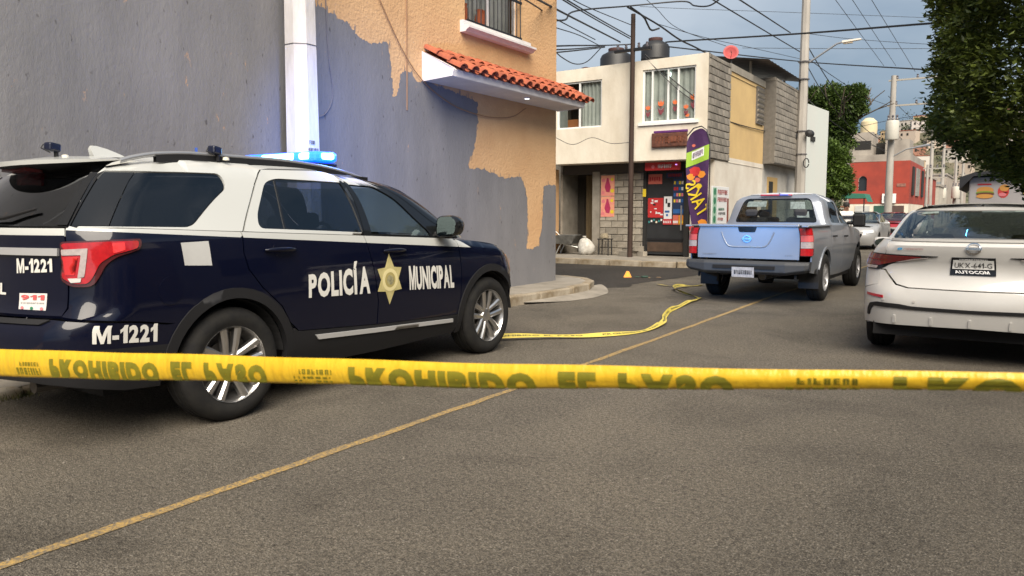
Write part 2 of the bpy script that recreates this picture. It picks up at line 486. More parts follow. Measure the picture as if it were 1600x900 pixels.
# ---------------------------------------------------------------- shared materials
def asphalt_mat(name, c0, c1, c2):
    m = bpy.data.materials.new(name); m.use_nodes = True; nt = m.node_tree; b = nt.nodes['Principled BSDF']; lk = nt.links.new
    tc = nt.nodes.new('ShaderNodeTexCoord')
    big = nt.nodes.new('ShaderNodeTexNoise'); big.inputs['Scale'].default_value = .45; big.inputs['Detail'].default_value = 8; big.inputs['Roughness'].default_value = .6
    med = nt.nodes.new('ShaderNodeTexNoise'); med.inputs['Scale'].default_value = 42; med.inputs['Detail'].default_value = 8; med.inputs['Roughness'].default_value = .75
    fin = nt.nodes.new('ShaderNodeTexVoronoi'); fin.inputs['Scale'].default_value = 150
    mp = nt.nodes.new('ShaderNodeMapping'); mp.inputs['Scale'].default_value = (1, .28, 1)      # wear runs along the lane
    lk(tc.outputs['Object'], mp.inputs['Vector']); lk(mp.outputs['Vector'], big.inputs['Vector'])
    for n in (med, fin): lk(tc.outputs['Object'], n.inputs['Vector'])
    r1 = nt.nodes.new('ShaderNodeValToRGB'); r1.color_ramp.elements[0].position = .34; r1.color_ramp.elements[1].position = .68
    r1.color_ramp.elements[0].color = (*c0, 1); r1.color_ramp.elements[1].color = (*c1, 1)
    lk(big.outputs['Fac'], r1.inputs['Fac'])
    r2 = nt.nodes.new('ShaderNodeValToRGB'); r2.color_ramp.elements[0].position = .36; r2.color_ramp.elements[1].position = .64
    r2.color_ramp.elements[0].color = (.46, .45, .44, 1); r2.color_ramp.elements[1].color = (1.50, 1.49, 1.46, 1)
    lk(med.outputs['Fac'], r2.inputs['Fac'])
    mx = nt.nodes.new('ShaderNodeMixRGB'); mx.blend_type = 'MULTIPLY'; mx.inputs[0].default_value = 1
    lk(r1.outputs[0], mx.inputs[1]); lk(r2.outputs[0], mx.inputs[2])
    sp = nt.nodes.new('ShaderNodeValToRGB'); sp.color_ramp.elements[0].position = .74; sp.color_ramp.elements[1].position = .98; sp.color_ramp.elements[1].color = (.85, .85, .85, 1)
    lk(fin.outputs['Color'], sp.inputs['Fac'])
    m2 = nt.nodes.new('ShaderNodeMixRGB'); lk(sp.outputs[0], m2.inputs[0]); lk(mx.outputs[0], m2.inputs[1]); m2.inputs[2].default_value = (*c2, 1)
    # stone grain at the size of the aggregate, and scattered pits
    gn = nt.nodes.new('ShaderNodeTexNoise'); gn.inputs['Scale'].default_value = 120; gn.inputs['Detail'].default_value = 3; gn.inputs['Roughness'].default_value = .7
    lk(tc.outputs['Object'], gn.inputs['Vector'])
    gr_ = nt.nodes.new('ShaderNodeValToRGB'); gr_.color_ramp.elements[0].position = .36; gr_.color_ramp.elements[1].position = .66; gr_.color_ramp.elements[0].color = (.42, .41, .40, 1); gr_.color_ramp.elements[1].color = (1.75, 1.73, 1.70, 1)
    lk(gn.outputs['Fac'], gr_.inputs['Fac'])
    mg = nt.nodes.new('ShaderNodeMixRGB'); mg.blend_type = 'MULTIPLY'; mg.inputs[0].default_value = 1; lk(m2.outputs[0], mg.inputs[1]); lk(gr_.outputs[0], mg.inputs[2])
    pv_ = nt.nodes.new('ShaderNodeTexVoronoi'); pv_.inputs['Scale'].default_value = 9; pv_.inputs['Randomness'].default_value = 1; lk(tc.outputs['Object'], pv_.inputs['Vector'])
    pr_ = nt.nodes.new('ShaderNodeValToRGB'); pr_.color_ramp.elements[0].position = .05; pr_.color_ramp.elements[1].position = .12; pr_.color_ramp.elements[0].color = (.40, .39, .38, 1); pr_.color_ramp.elements[1].color = (1, 1, 1, 1)
    lk(pv_.outputs['Distance'], pr_.inputs['Fac'])
    m2 = nt.nodes.new('ShaderNodeMixRGB'); m2.blend_type = 'MULTIPLY'; m2.inputs[0].default_value = .8; lk(mg.outputs[0], m2.inputs[1]); lk(pr_.outputs[0], m2.inputs[2])
    # oil stains and worn patches with shapes of their own, hairline cracks
    st = nt.nodes.new('ShaderNodeTexNoise'); st.inputs['Scale'].default_value = .8; st.inputs['Detail'].default_value = 10; st.inputs['Roughness'].default_value = .7; st.inputs['Distortion'].default_value = .6
    lk(tc.outputs['Object'], st.inputs['Vector'])
    sr = nt.nodes.new('ShaderNodeValToRGB'); sr.color_ramp.elements[0].position = .28; sr.color_ramp.elements[1].position = .50; sr.color_ramp.elements[0].color = (.62, .61, .60, 1); sr.color_ramp.elements[1].color = (1, 1, 1, 1)
    e_ = sr.color_ramp.elements.new(.72); e_.color = (1.18, 1.17, 1.14, 1)
    lk(st.outputs['Fac'], sr.inputs['Fac'])
    m3 = nt.nodes.new('ShaderNodeMixRGB'); m3.blend_type = 'MULTIPLY'; m3.inputs[0].default_value = 1; lk(m2.outputs[0], m3.inputs[1]); lk(sr.outputs[0], m3.inputs[2])
    wn = nt.nodes.new('ShaderNodeTexNoise'); wn.inputs['Scale'].default_value = 2.2; wn.inputs['Detail'].default_value = 6
    lk(tc.outputs['Object'], wn.inputs['Vector'])
    wm = nt.nodes.new('ShaderNodeMixRGB'); wm.blend_type = 'ADD'; wm.inputs[0].default_value = .55; lk(tc.outputs['Object'], wm.inputs[1]); lk(wn.outputs['Color'], wm.inputs[2])
    ck = nt.nodes.new('ShaderNodeTexVoronoi'); ck.feature = 'DISTANCE_TO_EDGE'; ck.inputs['Scale'].default_value = .42; lk(wm.outputs[0], ck.inputs['Vector'])
    cr = nt.nodes.new('ShaderNodeValToRGB'); cr.color_ramp.elements[0].position = .001; cr.color_ramp.elements[1].position = .004; cr.color_ramp.elements[0].color = (.45, .44, .43, 1); cr.color_ramp.elements[1].color = (1, 1, 1, 1)
    lk(ck.outputs['Distance'], cr.inputs['Fac'])
    m4 = nt.nodes.new('ShaderNodeMixRGB'); m4.blend_type = 'MULTIPLY'; m4.inputs[0].default_value = .28; lk(m3.outputs[0], m4.inputs[1]); lk(cr.outputs[0], m4.inputs[2])
    lk(m4.outputs[0], b.inputs['Base Color'])
    b.inputs['Roughness'].default_value = .82; b.inputs['Specular IOR Level'].default_value = .35
    bp = nt.nodes.new('ShaderNodeBump'); bp.inputs['Strength'].default_value = .9; bp.inputs['Distance'].default_value = .012
    ad = nt.nodes.new('ShaderNodeMath'); ad.operation = 'ADD'; lk(med.outputs['Fac'], ad.inputs[0]); lk(fin.outputs['Distance'], ad.inputs[1])
    lk(ad.outputs[0], bp.inputs['Height']); lk(bp.outputs['Normal'], b.inputs['Normal'])
    return m
M_ASPH = asphalt_mat('asphalt', (.104, .093, .077), (.150, .133, .108), (.30, .275, .235))
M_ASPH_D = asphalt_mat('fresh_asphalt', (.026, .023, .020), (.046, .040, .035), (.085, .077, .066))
M_EARTH = mat('dry_earth', (.16, .13, .09), .95, vary=.4, vs=.2)
M_CONC = mat('pavement_concrete', (.30, .27, .225), .9, vary=.45, vs=2.2, vcol=(.18, .16, .13), bump=.5, bs=30)
M_KERB = mat('kerb_concrete', (.36, .315, .245), .9, vary=.5, vs=4.5, vcol=(.17, .125, .07), bump=.6, bs=22)
M_YLINE = None

# ---------------------------------------------------------------- ground, roads, pavements
g = MB(); N = 24
g.add([(-1500, -400, -.02), (1500, -400, -.02), (1500, 2500, -.02), (-1500, 2500, -.02)], [(0, 1, 2, 3)])
tag(g.build('ground', M_EARTH), kind='structure')
tag(MB().add([(-6.3, -30, 0), (1.1, -30, 0), (1.1, 260, 0), (-6.3, 260, 0)], [(0, 1, 2, 3)]).build('main_road', M_ASPH), kind='structure')
# side street: darker, newer surface with an irregular joint against the main road
rr = random.Random(3)
edge = [(-5.9, 13.1), (-6.1, 13.7), (-6.04, 14.6), (-5.9, 15.6), (-5.82, 16.6), (-5.6, 17.6), (-5.45, 18.7)]
es = []
for a, b in zip(edge[:-1], edge[1:]):
    for k in range(6):
        t = k / 6; es.append((a[0] + (b[0] - a[0]) * t + rr.uniform(-.03, .03), a[1] + (b[1] - a[1]) * t))
poly = [(-60, 12.3), (-6.6, 12.3)] + es + [(-5.6, 18.9), (-60, 19.4)]
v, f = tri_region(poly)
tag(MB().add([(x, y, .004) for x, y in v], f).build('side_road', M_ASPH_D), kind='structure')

def kerbed(name, inner, outline, z=.15, kw=.16):
    """pavement slab with separate kerb stones along `outline`"""
    v, f = tri_region(inner)
    o = MB().add([(x, y, z) for x, y in v], f).build(name, M_CONC); tag(o, kind='structure')
    rk = random.Random(len(name))
    for (a, b) in zip(outline[:-1], outline[1:]):
        a, b = Vector(a), Vector(b); d = b - a; n = max(1, round(d.length / .95))
        for k in range(n):
            p, q = a + d * (k / n), a + d * ((k + 1) / n); c = (p + q) / 2; ang = math.atan2(d.y, d.x)
            s = MB().obox((0, 0, 0), (d.length / n - .012, kw, z + .06))
            st = s.build('kerb_stone', M_KERB, o, bevel=.022)
            st.location = (c.x, c.y, z / 2 - .026 + rk.uniform(-.010, .006)); st.rotation_euler = (rk.uniform(-.035, .035), rk.uniform(-.008, .008), ang + rk.uniform(-.012, .012))
    return o
corner = [(-6.18, 3.0), (-6.17, 10.2), (-6.14, 11.2), (-6.2, 11.9), (-6.42, 12.5), (-6.8, 12.95), (-7.4, 13.2), (-8.2, 13.32), (-20, 13.4)]
corner = [(-6.28, 4.1)] + corner[1:]
kerbed('pavement_near_house', corner[:-1] + [(-20, 13.4), (-20, 11.8), (-7.2, 11.8), (-7.2, 4.1)], corner)
near = [(-6.22, -6), (-6.20, 2.75), (-6.32, 3.02), (-6.7, 3.12)]
kerbed('pavement_left_edge', near + [(-7.2, 3.12), (-7.2, -6)], near, .06)
store_k = [(-40, 18.95), (-8.0, 18.55), (-7.1, 18.6), (-6.55, 18.95), (-6.3, 19.6), (-6.25, 20.5), (-6.25, 60)]
kerbed('pavement_by_store', store_k + [(-7.2, 60), (-7.2, 22.4), (-40, 22.4)], store_k)
rk_ = [(1.0, -8), (1.0, 70)]
kerbed('pavement_right_edge', [(1.0, -8), (3.6, -8), (3.6, 70), (1.0, 70)], rk_)
# low worn concrete apron in front of the corner kerb
ap = [(-6.1, 9.6), (-5.75, 10.4), (-5.62, 11.1), (-5.75, 11.9), (-6.05, 12.45), (-6.4, 12.9), (-6.3, 11.5), (-6.12, 10.5)]
v, f = tri_region(rnd(ap, .2))
tag(MB().add([(x, y, .006 + .05 * max(0, min(1, (-x - 5.75) / .5))) for x, y in v], f).build('gutter_apron', M_CONC), kind='structure')

# yellow centre line: worn thermoplastic paint
m = bpy.data.materials.new('worn_yellow_paint'); m.use_nodes = True; nt = m.node_tree; b = nt.nodes['Principled BSDF']
tc = nt.nodes.new('ShaderNodeTexCoord'); n1 = nt.nodes.new('ShaderNodeTexNoise'); n1.inputs['Scale'].default_value = 55; n1.inputs['Detail'].default_value = 8; n1.inputs['Roughness'].default_value = .8
nt.links.new(tc.outputs['Object'], n1.inputs['Vector'])
rp = nt.nodes.new('ShaderNodeValToRGB'); rp.color_ramp.elements[0].position = .43; rp.color_ramp.elements[1].position = .58
rp.color_ramp.elements[0].color = (.115, .100, .078, 1); rp.color_ramp.elements[1].color = (.42, .27, .080, 1)
nt.links.new(n1.outputs['Fac'], rp.inputs['Fac']); nt.links.new(rp.outputs[0], b.inputs['Base Color']); b.inputs['Roughness'].default_value = .8
ln = MB(); rl = random.Random(5)
nn = 260; vs = []
for i in range(nn + 1):
    y = -2 + 95 * (i / nn) ** 1.6; x = -3.2 + .06 * math.sin(y * .35) * min(1, y / 12)
    vs += [(x - .030 + rl.uniform(-.008, .008), y, .004), (x + .030 + rl.uniform(-.008, .008), y, .004)]
ln.add(vs, [(2 * i, 2 * i + 1, 2 * i + 3, 2 * i + 2) for i in range(nn)])
tag(ln.build('centre_line_marking', m), kind='structure')
# small stones and grit along the gutter, tufts of grass by the left kerb
gr = MB(); rg = random.Random(11)
for _ in range(760):
    if rg.random() < .55: x, y = -6.15 + abs(rg.gauss(0, .16)), rg.uniform(0, 13)
    else: x, y = rg.uniform(-5.8, .9), rg.uniform(1.2, 12)
    s = rg.uniform(.004, .014) * (1 if x < -5.7 else .8)
    gr.add([(x + s * rg.uniform(.6, 1.2) * a, y + s * rg.uniform(.6, 1.2) * b2, z) for a, b2, z in ((1, 0, .004), (0, 1, .004), (-1, 0, .004), (0, -1, .004), (.1, .1, .004 + s))], [(0, 1, 4), (1, 2, 4), (2, 3, 4), (3, 0, 4)])
tag(gr.build('loose_grit', mat('grit', (.17, .15, .125), .9)), 'loose grit and small stones on the asphalt', 'grit', kind='stuff')
gs = MB()
for _ in range(900):
    y = rg.uniform(1.6, 3.3); x = -6.16 + abs(rg.gauss(0, .06)) - (.10 if y > 2.8 else 0); h = rg.uniform(.02, .06) * (1.5 if rg.random() < .2 else 1); a = rg.uniform(0, 6.28); w = .004
    dx, dy = math.cos(a), math.sin(a); l = rg.uniform(.01, .05)
    gs.add([(x - dy * w, y + dx * w, .002), (x + dy * w, y - dx * w, .002), (x + dx * l, y + dy * l, h)], [(0, 1, 2)])
tag(gs.build('weed_tufts', mat('weed', (.07, .10, .028), .8, vary=.6, vs=6, vcol=(.13, .09, .03))), 'low green weeds growing along the kerb at the left', 'weeds', kind='stuff')

# ---------------------------------------------------------------- orange house with the tiled canopy
M_ORANGE = mat('orange_stucco', (.62, .39, .20), .88, vary=.25, vs=1.3, vcol=(.54, .32, .155), bump=1.2, bs=26)
def grey_patch_mat():
    m = bpy.data.materials.new('grey_wall_paint'); m.use_nodes = True; nt = m.node_tree; b = nt.nodes['Principled BSDF']; lk = nt.links.new
    tc = nt.nodes.new('ShaderNodeTexCoord')
    n = nt.nodes.new('ShaderNodeTexNoise'); n.inputs['Scale'].default_value = 7; n.inputs['Detail'].default_value = 9; n.inputs['Roughness'].default_value = .72
    n2 = nt.nodes.new('ShaderNodeTexNoise'); n2.inputs['Scale'].default_value = .9; n2.inputs['Detail'].default_value = 5
    n3 = nt.nodes.new('ShaderNodeTexNoise'); n3.inputs['Scale'].default_value = 24; n3.inputs['Detail'].default_value = 6; n3.inputs['Roughness'].default_value = .7
    mp = nt.nodes.new('ShaderNodeMapping'); mp.inputs['Scale'].default_value = (1, 1, .45)
    lk(tc.outputs['Object'], mp.inputs['Vector'])
    for k in (n, n2, n3): lk(mp.outputs['Vector'], k.inputs['Vector'])
    r2 = nt.nodes.new('ShaderNodeValToRGB'); r2.color_ramp.elements[0].position = .3; r2.color_ramp.elements[1].position = .7
    r2.color_ramp.elements[0].color = (.150, .150, .158, 1); r2.color_ramp.elements[1].color = (.200, .196, .200, 1)
    lk(n2.outputs['Fac'], r2.inputs['Fac'])
    r = nt.nodes.new('ShaderNodeValToRGB'); r.color_ramp.elements[0].position = .645; r.color_ramp.elements[1].position = .71
    lk(n.outputs['Fac'], r.inputs['Fac'])
    mx = nt.nodes.new('ShaderNodeMixRGB'); lk(r.outputs[0], mx.inputs[0]); lk(r2.outputs[0], mx.inputs[1]); mx.inputs[2].default_value = (.44, .27, .16, 1)
    pit = nt.nodes.new('ShaderNodeTexNoise'); pit.inputs['Scale'].default_value = 19; pit.inputs['Detail'].default_value = 3; lk(mp.outputs['Vector'], pit.inputs['Vector'])
    pr_ = nt.nodes.new('ShaderNodeValToRGB'); pr_.color_ramp.elements[0].position = .26; pr_.color_ramp.elements[1].position = .34; pr_.color_ramp.elements[0].color = (.45, .43, .42, 1); pr_.color_ramp.elements[1].color = (1, 1, 1, 1)
    lk(pit.outputs['Fac'], pr_.inputs['Fac'])
    m2 = nt.nodes.new('ShaderNodeMixRGB'); m2.blend_type = 'MULTIPLY'; m2.inputs[0].default_value = 1; lk(mx.outputs[0], m2.inputs[1]); lk(pr_.outputs[0], m2.inputs[2])
    dp = nt.nodes.new('ShaderNodeTexNoise'); dp.inputs['Scale'].default_value = 2.2; dp.inputs['Detail'].default_value = 8; mp2 = nt.nodes.new('ShaderNodeMapping'); mp2.inputs['Scale'].default_value = (1, 1.1, .35)
    lk(tc.outputs['Object'], mp2.inputs['Vector']); lk(mp2.outputs['Vector'], dp.inputs['Vector'])
    dr = nt.nodes.new('ShaderNodeValToRGB'); dr.color_ramp.elements[0].position = .33; dr.color_ramp.elements[1].position = .62; dr.color_ramp.elements[0].color = (.90, .895, .89, 1); dr.color_ramp.elements[1].color = (1.09, 1.08, 1.07, 1)
    lk(dp.outputs['Fac'], dr.inputs['Fac'])
    m3 = nt.nodes.new('ShaderNodeMixRGB'); m3.blend_type = 'MULTIPLY'; m3.inputs[0].default_value = 1; lk(m2.outputs[0], m3.inputs[1]); lk(dr.outputs[0], m3.inputs[2])
    lk(m3.outputs[0], b.inputs['Base Color']); b.inputs['Roughness'].default_value = .75
    bp = nt.nodes.new('ShaderNodeBump'); bp.inputs['Strength'].default_value = .8; bp.inputs['Distance'].default_value = .009
    lk(n3.outputs['Fac'], bp.inputs['Height']); lk(bp.outputs['Normal'], b.inputs['Normal'])
    return m
M_GREYP = grey_patch_mat()
M_WHITE = mat('white_trim', (.74, .71, .70), .7, vary=.15, vs=4, bump=.3, bs=40)
M_TILE = mat('clay_tile', (.42, .115, .050), .8, vary=.45, vs=9, vcol=(.27, .065, .035), rand=.22, bump=.4, bs=60)
M_IRON = mat('black_iron', (.012, .012, .014), .45)
M_DARKGL = glass('window_glass', (.72, .75, .74), .5)
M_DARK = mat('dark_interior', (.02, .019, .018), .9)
M_CURT = mat('grey_curtain', (.42, .44, .42), .9, vary=.35, vs=2)
WX = -6.95
house = empty('orange_house', (WX, 4, 0), 0, 'orange stucco house half overpainted grey, behind the patrol car', 'house')
def hp(o): o.parent = house; o.matrix_parent_inverse = Matrix.Translation((-WX, -4, 0)); return o
wy0, wy1, wz0, wz1 = 9.42, 10.95, 4.16, 5.5
v, f = tri_region([(-8, -.05), (12.15, -.05), (12.15, 7.2), (-8, 7.2)], [[(wy0, wz0), (wy1, wz0), (wy1, wz1), (wy0, wz1)]], .5)
mb = MB().add([(WX, y, z) for y, z in v], f)
mb.add([(WX, 12.15, -.05), (WX - 9, 12.15, -.05), (WX - 9, 12.15, 7.2), (WX, 12.15, 7.2)], [(0, 1, 2, 3)])
mb.add([(WX, -8, 7.2), (WX, 12.15, 7.2), (WX - 9, 12.15, 7.2), (WX - 9, -8, 7.2)], [(0, 1, 2, 3)])
for (a, b) in (((wy0, wz0), (wy1, wz0)), ((wy1, wz0), (wy1, wz1)), ((wy1, wz1), (wy0, wz1)), ((wy0, wz1), (wy0, wz0))):
    mb.add([(WX, *a), (WX, *b), (WX - .14, *b), (WX - .14, *a)], [(0, 1, 2, 3)])
hp(mb.build('wall', M_ORANGE))
# grey overpaint, brushed on with a ragged edge
gp = [(6.27, 7.0), (6.27, 3.82), (6.50, 3.76), (6.87, 3.70), (7.05, 3.70), (7.13, 3.62), (7.2, 3.55), (7.42, 3.50), (7.72, 3.57), (7.78, 3.30), (7.80, 2.90), (7.86, 2.91), (7.93, 3.08), (7.97, 3.22), (8.22, 3.32), (8.29, 3.17), (8.50, 3.17), (8.74, 3.16), (9.18, 3.11), (9.60, 3.09), (9.74, 3.04), (9.71, 2.70), (9.64, 2.34), (9.50, 2.07), (9.95, 2.04), (10.5, 1.93), (10.98, 1.98), (11.12, 1.78), (11.20, 1.35), (11.16, .77), (11.36, .76), (11.58, .82), (11.66, 1.1), (11.72, 1.86), (12.12, 1.87), (12.152, 1.86), (12.152, .15), (-8, .15), (-8, 7.0)]
rp_ = random.Random(21); ragged = []; walk = 0
for i, p in enumerate(gp):
    q = gp[(i + 1) % len(gp)]
    inside = 0 < i < 34
    d = math.hypot(q[0] - p[0], q[1] - p[1]); n = max(1, int(d / .022)) if inside else 1
    for k in range(n):
        t = k / n; x, z = p[0] + (q[0] - p[0]) * t, p[1] + (q[1] - p[1]) * t
        if inside and k:
            ln_ = math.hypot(q[0] - p[0], q[1] - p[1]); nx, nz = -(q[1] - p[1]) / ln_, (q[0] - p[0]) / ln_
            walk = walk * .75 + rp_.gauss(0, .009); j = walk + (rp_.uniform(0, .03) if rp_.random() < .06 else 0); x += nx * j; z += nz * j
        ragged.append((x, z))
v, f = tri_region(ragged)
pm_ = MB().add([(WX + .004, y, z) for y, z in v], f)
for i in range(3, len(ragged) - 3):          # single brush strokes straying over the edge
    y, z = ragged[i]
    if z < .3 or y < 6.3 or y > 12.05 or z > 3.9 or rp_.random() > .13: continue
    y += rp_.gauss(0, .02); w_ = rp_.uniform(.006, .02); h_ = rp_.uniform(.03, .13); z += rp_.uniform(-.02, .03); k_ = rp_.uniform(-.15, .15)
    pm_.add([(WX + .0055, y + a * w_ + k_ * b * h_, z + b * h_) for a, b in ((-.4, -.6), (.3, -.62), (.5, -.2), (.45, .35), (.2, .55), (-.25, .5), (-.5, .1))], [tuple(range(7))])
hp(pm_.build('grey_paint_patch', M_GREYP))
# window: frame, pane, terracotta pot behind, iron grille, moulded sill
win = hp(MB().box(WX - .135, WX - .10, wy0, wy0 + .05, wz0, wz1).box(WX - .135, WX - .10, wy1 - .05, wy1, wz0, wz1).box(WX - .135, WX - .10, wy0 + .05, wy1 - .05, wz0, wz0 + .05).box(WX - .135, WX - .10, 10.16, 10.21, wz0 + .05, wz1).build('window', M_WHITE))
def sub(o, par): o.parent = par; return o
MB_ = MB().add([(WX - .12, wy0, wz0), (WX - .12, wy1, wz0), (WX - .12, wy1, wz1), (WX - .12, wy0, wz1)], [(0, 1, 2, 3)])
sub(MB_.build('pane', glass('upper_pane', (.75, .75, .75), .10)), win)
cu = MB(); n = 40
for i in range(n):
    a, b = wy0 - .1 + 1.75 * i / n, wy0 - .1 + 1.75 * (i + 1) / n
    xa, xb = WX - .34 + .025 * math.sin(i * 1.3), WX - .34 + .025 * math.sin((i + 1) * 1.3)
    cu.add([(xa, a, 4.0), (xb, b, 4.0), (xb, b, 5.6), (xa, a, 5.6)], [(0, 1, 2, 3)])
sub(cu.build('curtain', M_CURT), win)
grl = MB()
for k in range(14):
    y = wy0 + .04 + (wy1 - wy0 - .08) * k / 13
    bar = MB().tube([(WX + .03, y, wz0 + .03), (WX + .03, y, wz1)], .009, 6); sub(bar.build('grille_bar', M_IRON), win)
for z in (wz0 + .05, wz0 + .62):
    sub(MB().box(WX + .018, WX + .042, wy0 + .01, wy1 - .01, z - .018, z + .018).build('grille_rail', M_IRON), win)
for y in (9.70, 10.12, 10.22):
    sub(MB().lathe([(0, 4.17), (.05, 4.17), (.085, 4.30), (.075, 4.42), (.05, 4.50), (.06, 4.54), (0, 4.54)], (WX - .23, y, 0), n=14).build('clay_pot', mat('terracotta', (.50, .13, .05), .8), win if False else None, smooth=40), win)
sill = MB()
pr = [(0, 4.02), (.10, 4.02), (.13, 4.05), (.17, 4.07), (.17, 4.10), (.13, 4.115), (.06, 4.12), (.06, 4.19), (0, 4.19)]
for (y0, y1) in ((9.30, 11.19),):
    sill.prism([(p[0], p[1]) for p in pr], lambda u, w_, y=y0: (WX + u, y, w_), lambda u, w_, y=y1: (WX + u, y, w_))
sub(sill.build('sill', M_WHITE, smooth=30), win)
# canopy: white slab, barrel tiles in rows, recessed down light
can = hp(MB().prism([(0, 3.19), (.53, 3.21), (.55, 3.30), (.50, 3.335), (0, 3.585)], lambda u, w_: (WX + u, 8.42, w_), lambda u, w_: (WX + u, 12.2, w_)).build('canopy', M_WHITE, bevel=.008))
t0 = MB(); nseg = 7
vs = []; lt = .27
for (yy, r0) in ((0, .088), (lt, .072)):
    for k in range(nseg + 1):
        a = math.pi * k / nseg; vs.append((r0 * math.cos(a), yy, r0 * math.sin(a) * .8))
for (yy, r0) in ((0, .074), (lt, .058)):
    for k in range(nseg + 1):
        a = math.pi * k / nseg; vs.append((r0 * math.cos(a), yy, r0 * math.sin(a) * .8))
w = nseg + 1; fs = []
for k in range(nseg):
    fs += [(k, k + 1, w + k + 1, w + k), (2 * w + k, 3 * w + k, 3 * w + k + 1, 2 * w + k + 1), (k, 2 * w + k, 2 * w + k + 1, k + 1)]
fs += [(0, w, 3 * w, 2 * w), (nseg, 2 * w + nseg, 3 * w + nseg, w + nseg)]
t0.add(vs, fs); tile0 = sub(t0.build('tile', M_TILE, smooth=40), can); tme = tile0.data
slope = math.atan2(.27, .56); rt_ = random.Random(4); first = True
for row in range(3):
    for c in range(17):
        o = tile0 if first else sub(link('tile', tme), can); first = False
        d = .64 - row * .205; y = 8.43 + (c + .5) * .235 + rt_.uniform(-.008, .008)
        o.location = (WX + d + rt_.uniform(-.012, .012), y, 3.60 - d * math.tan(slope) + .02 + row * .012 + rt_.uniform(-.006, .006))
        o.rotation_euler = (slope + rt_.uniform(-.03, .03), 0, math.pi / 2 + rt_.uniform(-.03, .03))
    for c in range(16):       # trough tiles between the barrels
        d = .615 - row * .205; y = 8.43 + (c + 1) * .235
        o = sub(link('trough_tile', tme), can)
        o.location = (WX + d, y, 3.60 - d * math.tan(slope) + .045 + row * .010); o.rotation_euler = (-slope, math.pi, math.pi / 2 + math.pi); o.rotation_euler = (Matrix.Rotation(math.pi / 2, 4, 'Z') @ Matrix.Rotation(slope, 4, 'X') @ Matrix.Rotation(math.pi, 4, 'Y')).to_euler()
lamp = sub(MB().lathe([(.055, 3.208), (.055, 3.190), (.042, 3.186), (.040, 3.200)], (WX + .34, 10.62, 0), n=16).build('down_light', M_WHITE), can)
o = MB().lathe([(0, 3.189), (.040, 3.189)], (WX + .34, 10.62, 0), n=16).build('bulb', mat('lit_bulb', (.9, .95, .95), .5, emit=1.2, ecol=(.85, 1, .97)))
o.parent = can

def cable(name, pts, r, label, group, sag=0, m=None, n=14, cat='cable'):
    """cable through points; a straight pair hangs with the given sag"""
    pts = [Vector(p) for p in pts]; out = []
    if len(pts) == 2:
        for i in range(n + 1):
            t = i / n; p = pts[0].lerp(pts[1], t); p.z -= sag * 4 * t * (1 - t); out.append(p)
    else:       # Catmull-Rom through all points
        q = [pts[0] * 2 - pts[1]] + pts + [pts[-1] * 2 - pts[-2]]
        for i in range(1, len(q) - 2):
            for k in range(6):
                t = k / 6; a, b, c, d = q[i - 1], q[i], q[i + 1], q[i + 2]
                out.append(.5 * ((2 * b) + (c - a) * t + (2 * a - 5 * b + 4 * c - d) * t * t + (3 * b - a - 3 * c + d) * t ** 3))
        out.append(pts[-1])
    o = MB().tube(out, r, 5).build(name, m or M_CABLE, smooth=60)
    return tag(o, label, cat, group)
M_CABLE = mat('black_cable', (.022, .022, .024), .6)
M_OCABLE = mat('painted_cable', (.30, .17, .09), .8)
cable('wall_cable', [(WX + .02, 7.2, 4.6), (WX + .02, 8.1, 3.42), (WX + .03, 8.9, 2.98), (WX + .03, 9.8, 2.86), (WX + .03, 10.6, 2.92), (WX + .02, 11.1, 3.12)], .007, 'thin cable slung in a loop under the tiled canopy of the orange house', None, m=M_OCABLE)
cable('wall_cable', [(WX + .015, 8.09, 5.0), (WX + .012, 8.10, 4.0), (WX + .012, 8.08, 2.75)], .009, 'thin cable running straight down the orange wall left of the canopy', None, m=M_OCABLE)
cable('wall_cable', [(WX + .02, 6.62, 4.4), (WX + .02, 6.66, 3.3), (WX + .02, 6.72, 2.8), (WX + .02, 6.60, 2.55), (WX + .02, 6.4, 2.48)], .006, 'thin grey cable dangling on the grey wall beside the concrete pole', None, m=mat('grey_cable', (.16, .15, .16), .8))

# concrete pole in front of the wall, stencilled marks low down
M_POLE = mat('pole_concrete', (.66, .63, .62), .85, vary=.35, vs=3, bump=.4, bs=30, stretch=(1, 1, .3))
pole = empty('concrete_pole', (-6.62, 5.96, .15), 0, 'thick pale concrete pole standing against the grey wall behind the patrol car', 'pole')
MB().tube([(0, 0, -.1), (0, 0, 9)], [.205, .125], 8, square=1).build('shaft', M_POLE, pole, bevel=0)
MB().tube([(0, 0, 3.02), (0, 0, 3.03)], [.181, .181], 8, square=1).build('steel_band', mat('steel_band', (.16, .15, .15), .5, metal=.6), pole)
def scribble(name, fn, n, m, parent, seed=1):
    """a line of worn marks too small to read"""
    rs = random.Random(seed); mb = MB(); u = 0
    while u < .97:
        w_ = rs.uniform(.5, 1.1) / n; k = rs.random(); a, b = u + .1 / n, min(1, u + w_ * .8)
        t = w_ * .28
        strokes = [(a, a + t, 0, 1)] + ([(b - t, b, 0, 1)] if k < .5 else []) + ([(a, b, .8, 1)] if k > .25 else []) + ([(a, b, 0, .2)] if k < .7 else []) + ([(a, b, .42, .58)] if .3 < k else [])
        for x0, x1, y0, y1 in strokes: mb.add([fn(x0, y0), fn(x1, y0), fn(x1, y1), fn(x0, y1)], [(0, 1, 2, 3)])
        u += w_
    return mb.build(name, m, parent, fix=False)
for k, (nn_, zz, wd) in enumerate(((3, 1.96, .08), (6, 1.88, .15), (4, 1.82, .11))):
    fx = lambda u, v_, z0=zz, w_=wd: (.186 * .9239 + .003 + .006, -.055 + (u - .3) * w_, z0 + v_ * .04)
    scribble('stencil_mark', fx, nn_, mat('stencil_paint', (.05, .05, .07), .8), pole, k)

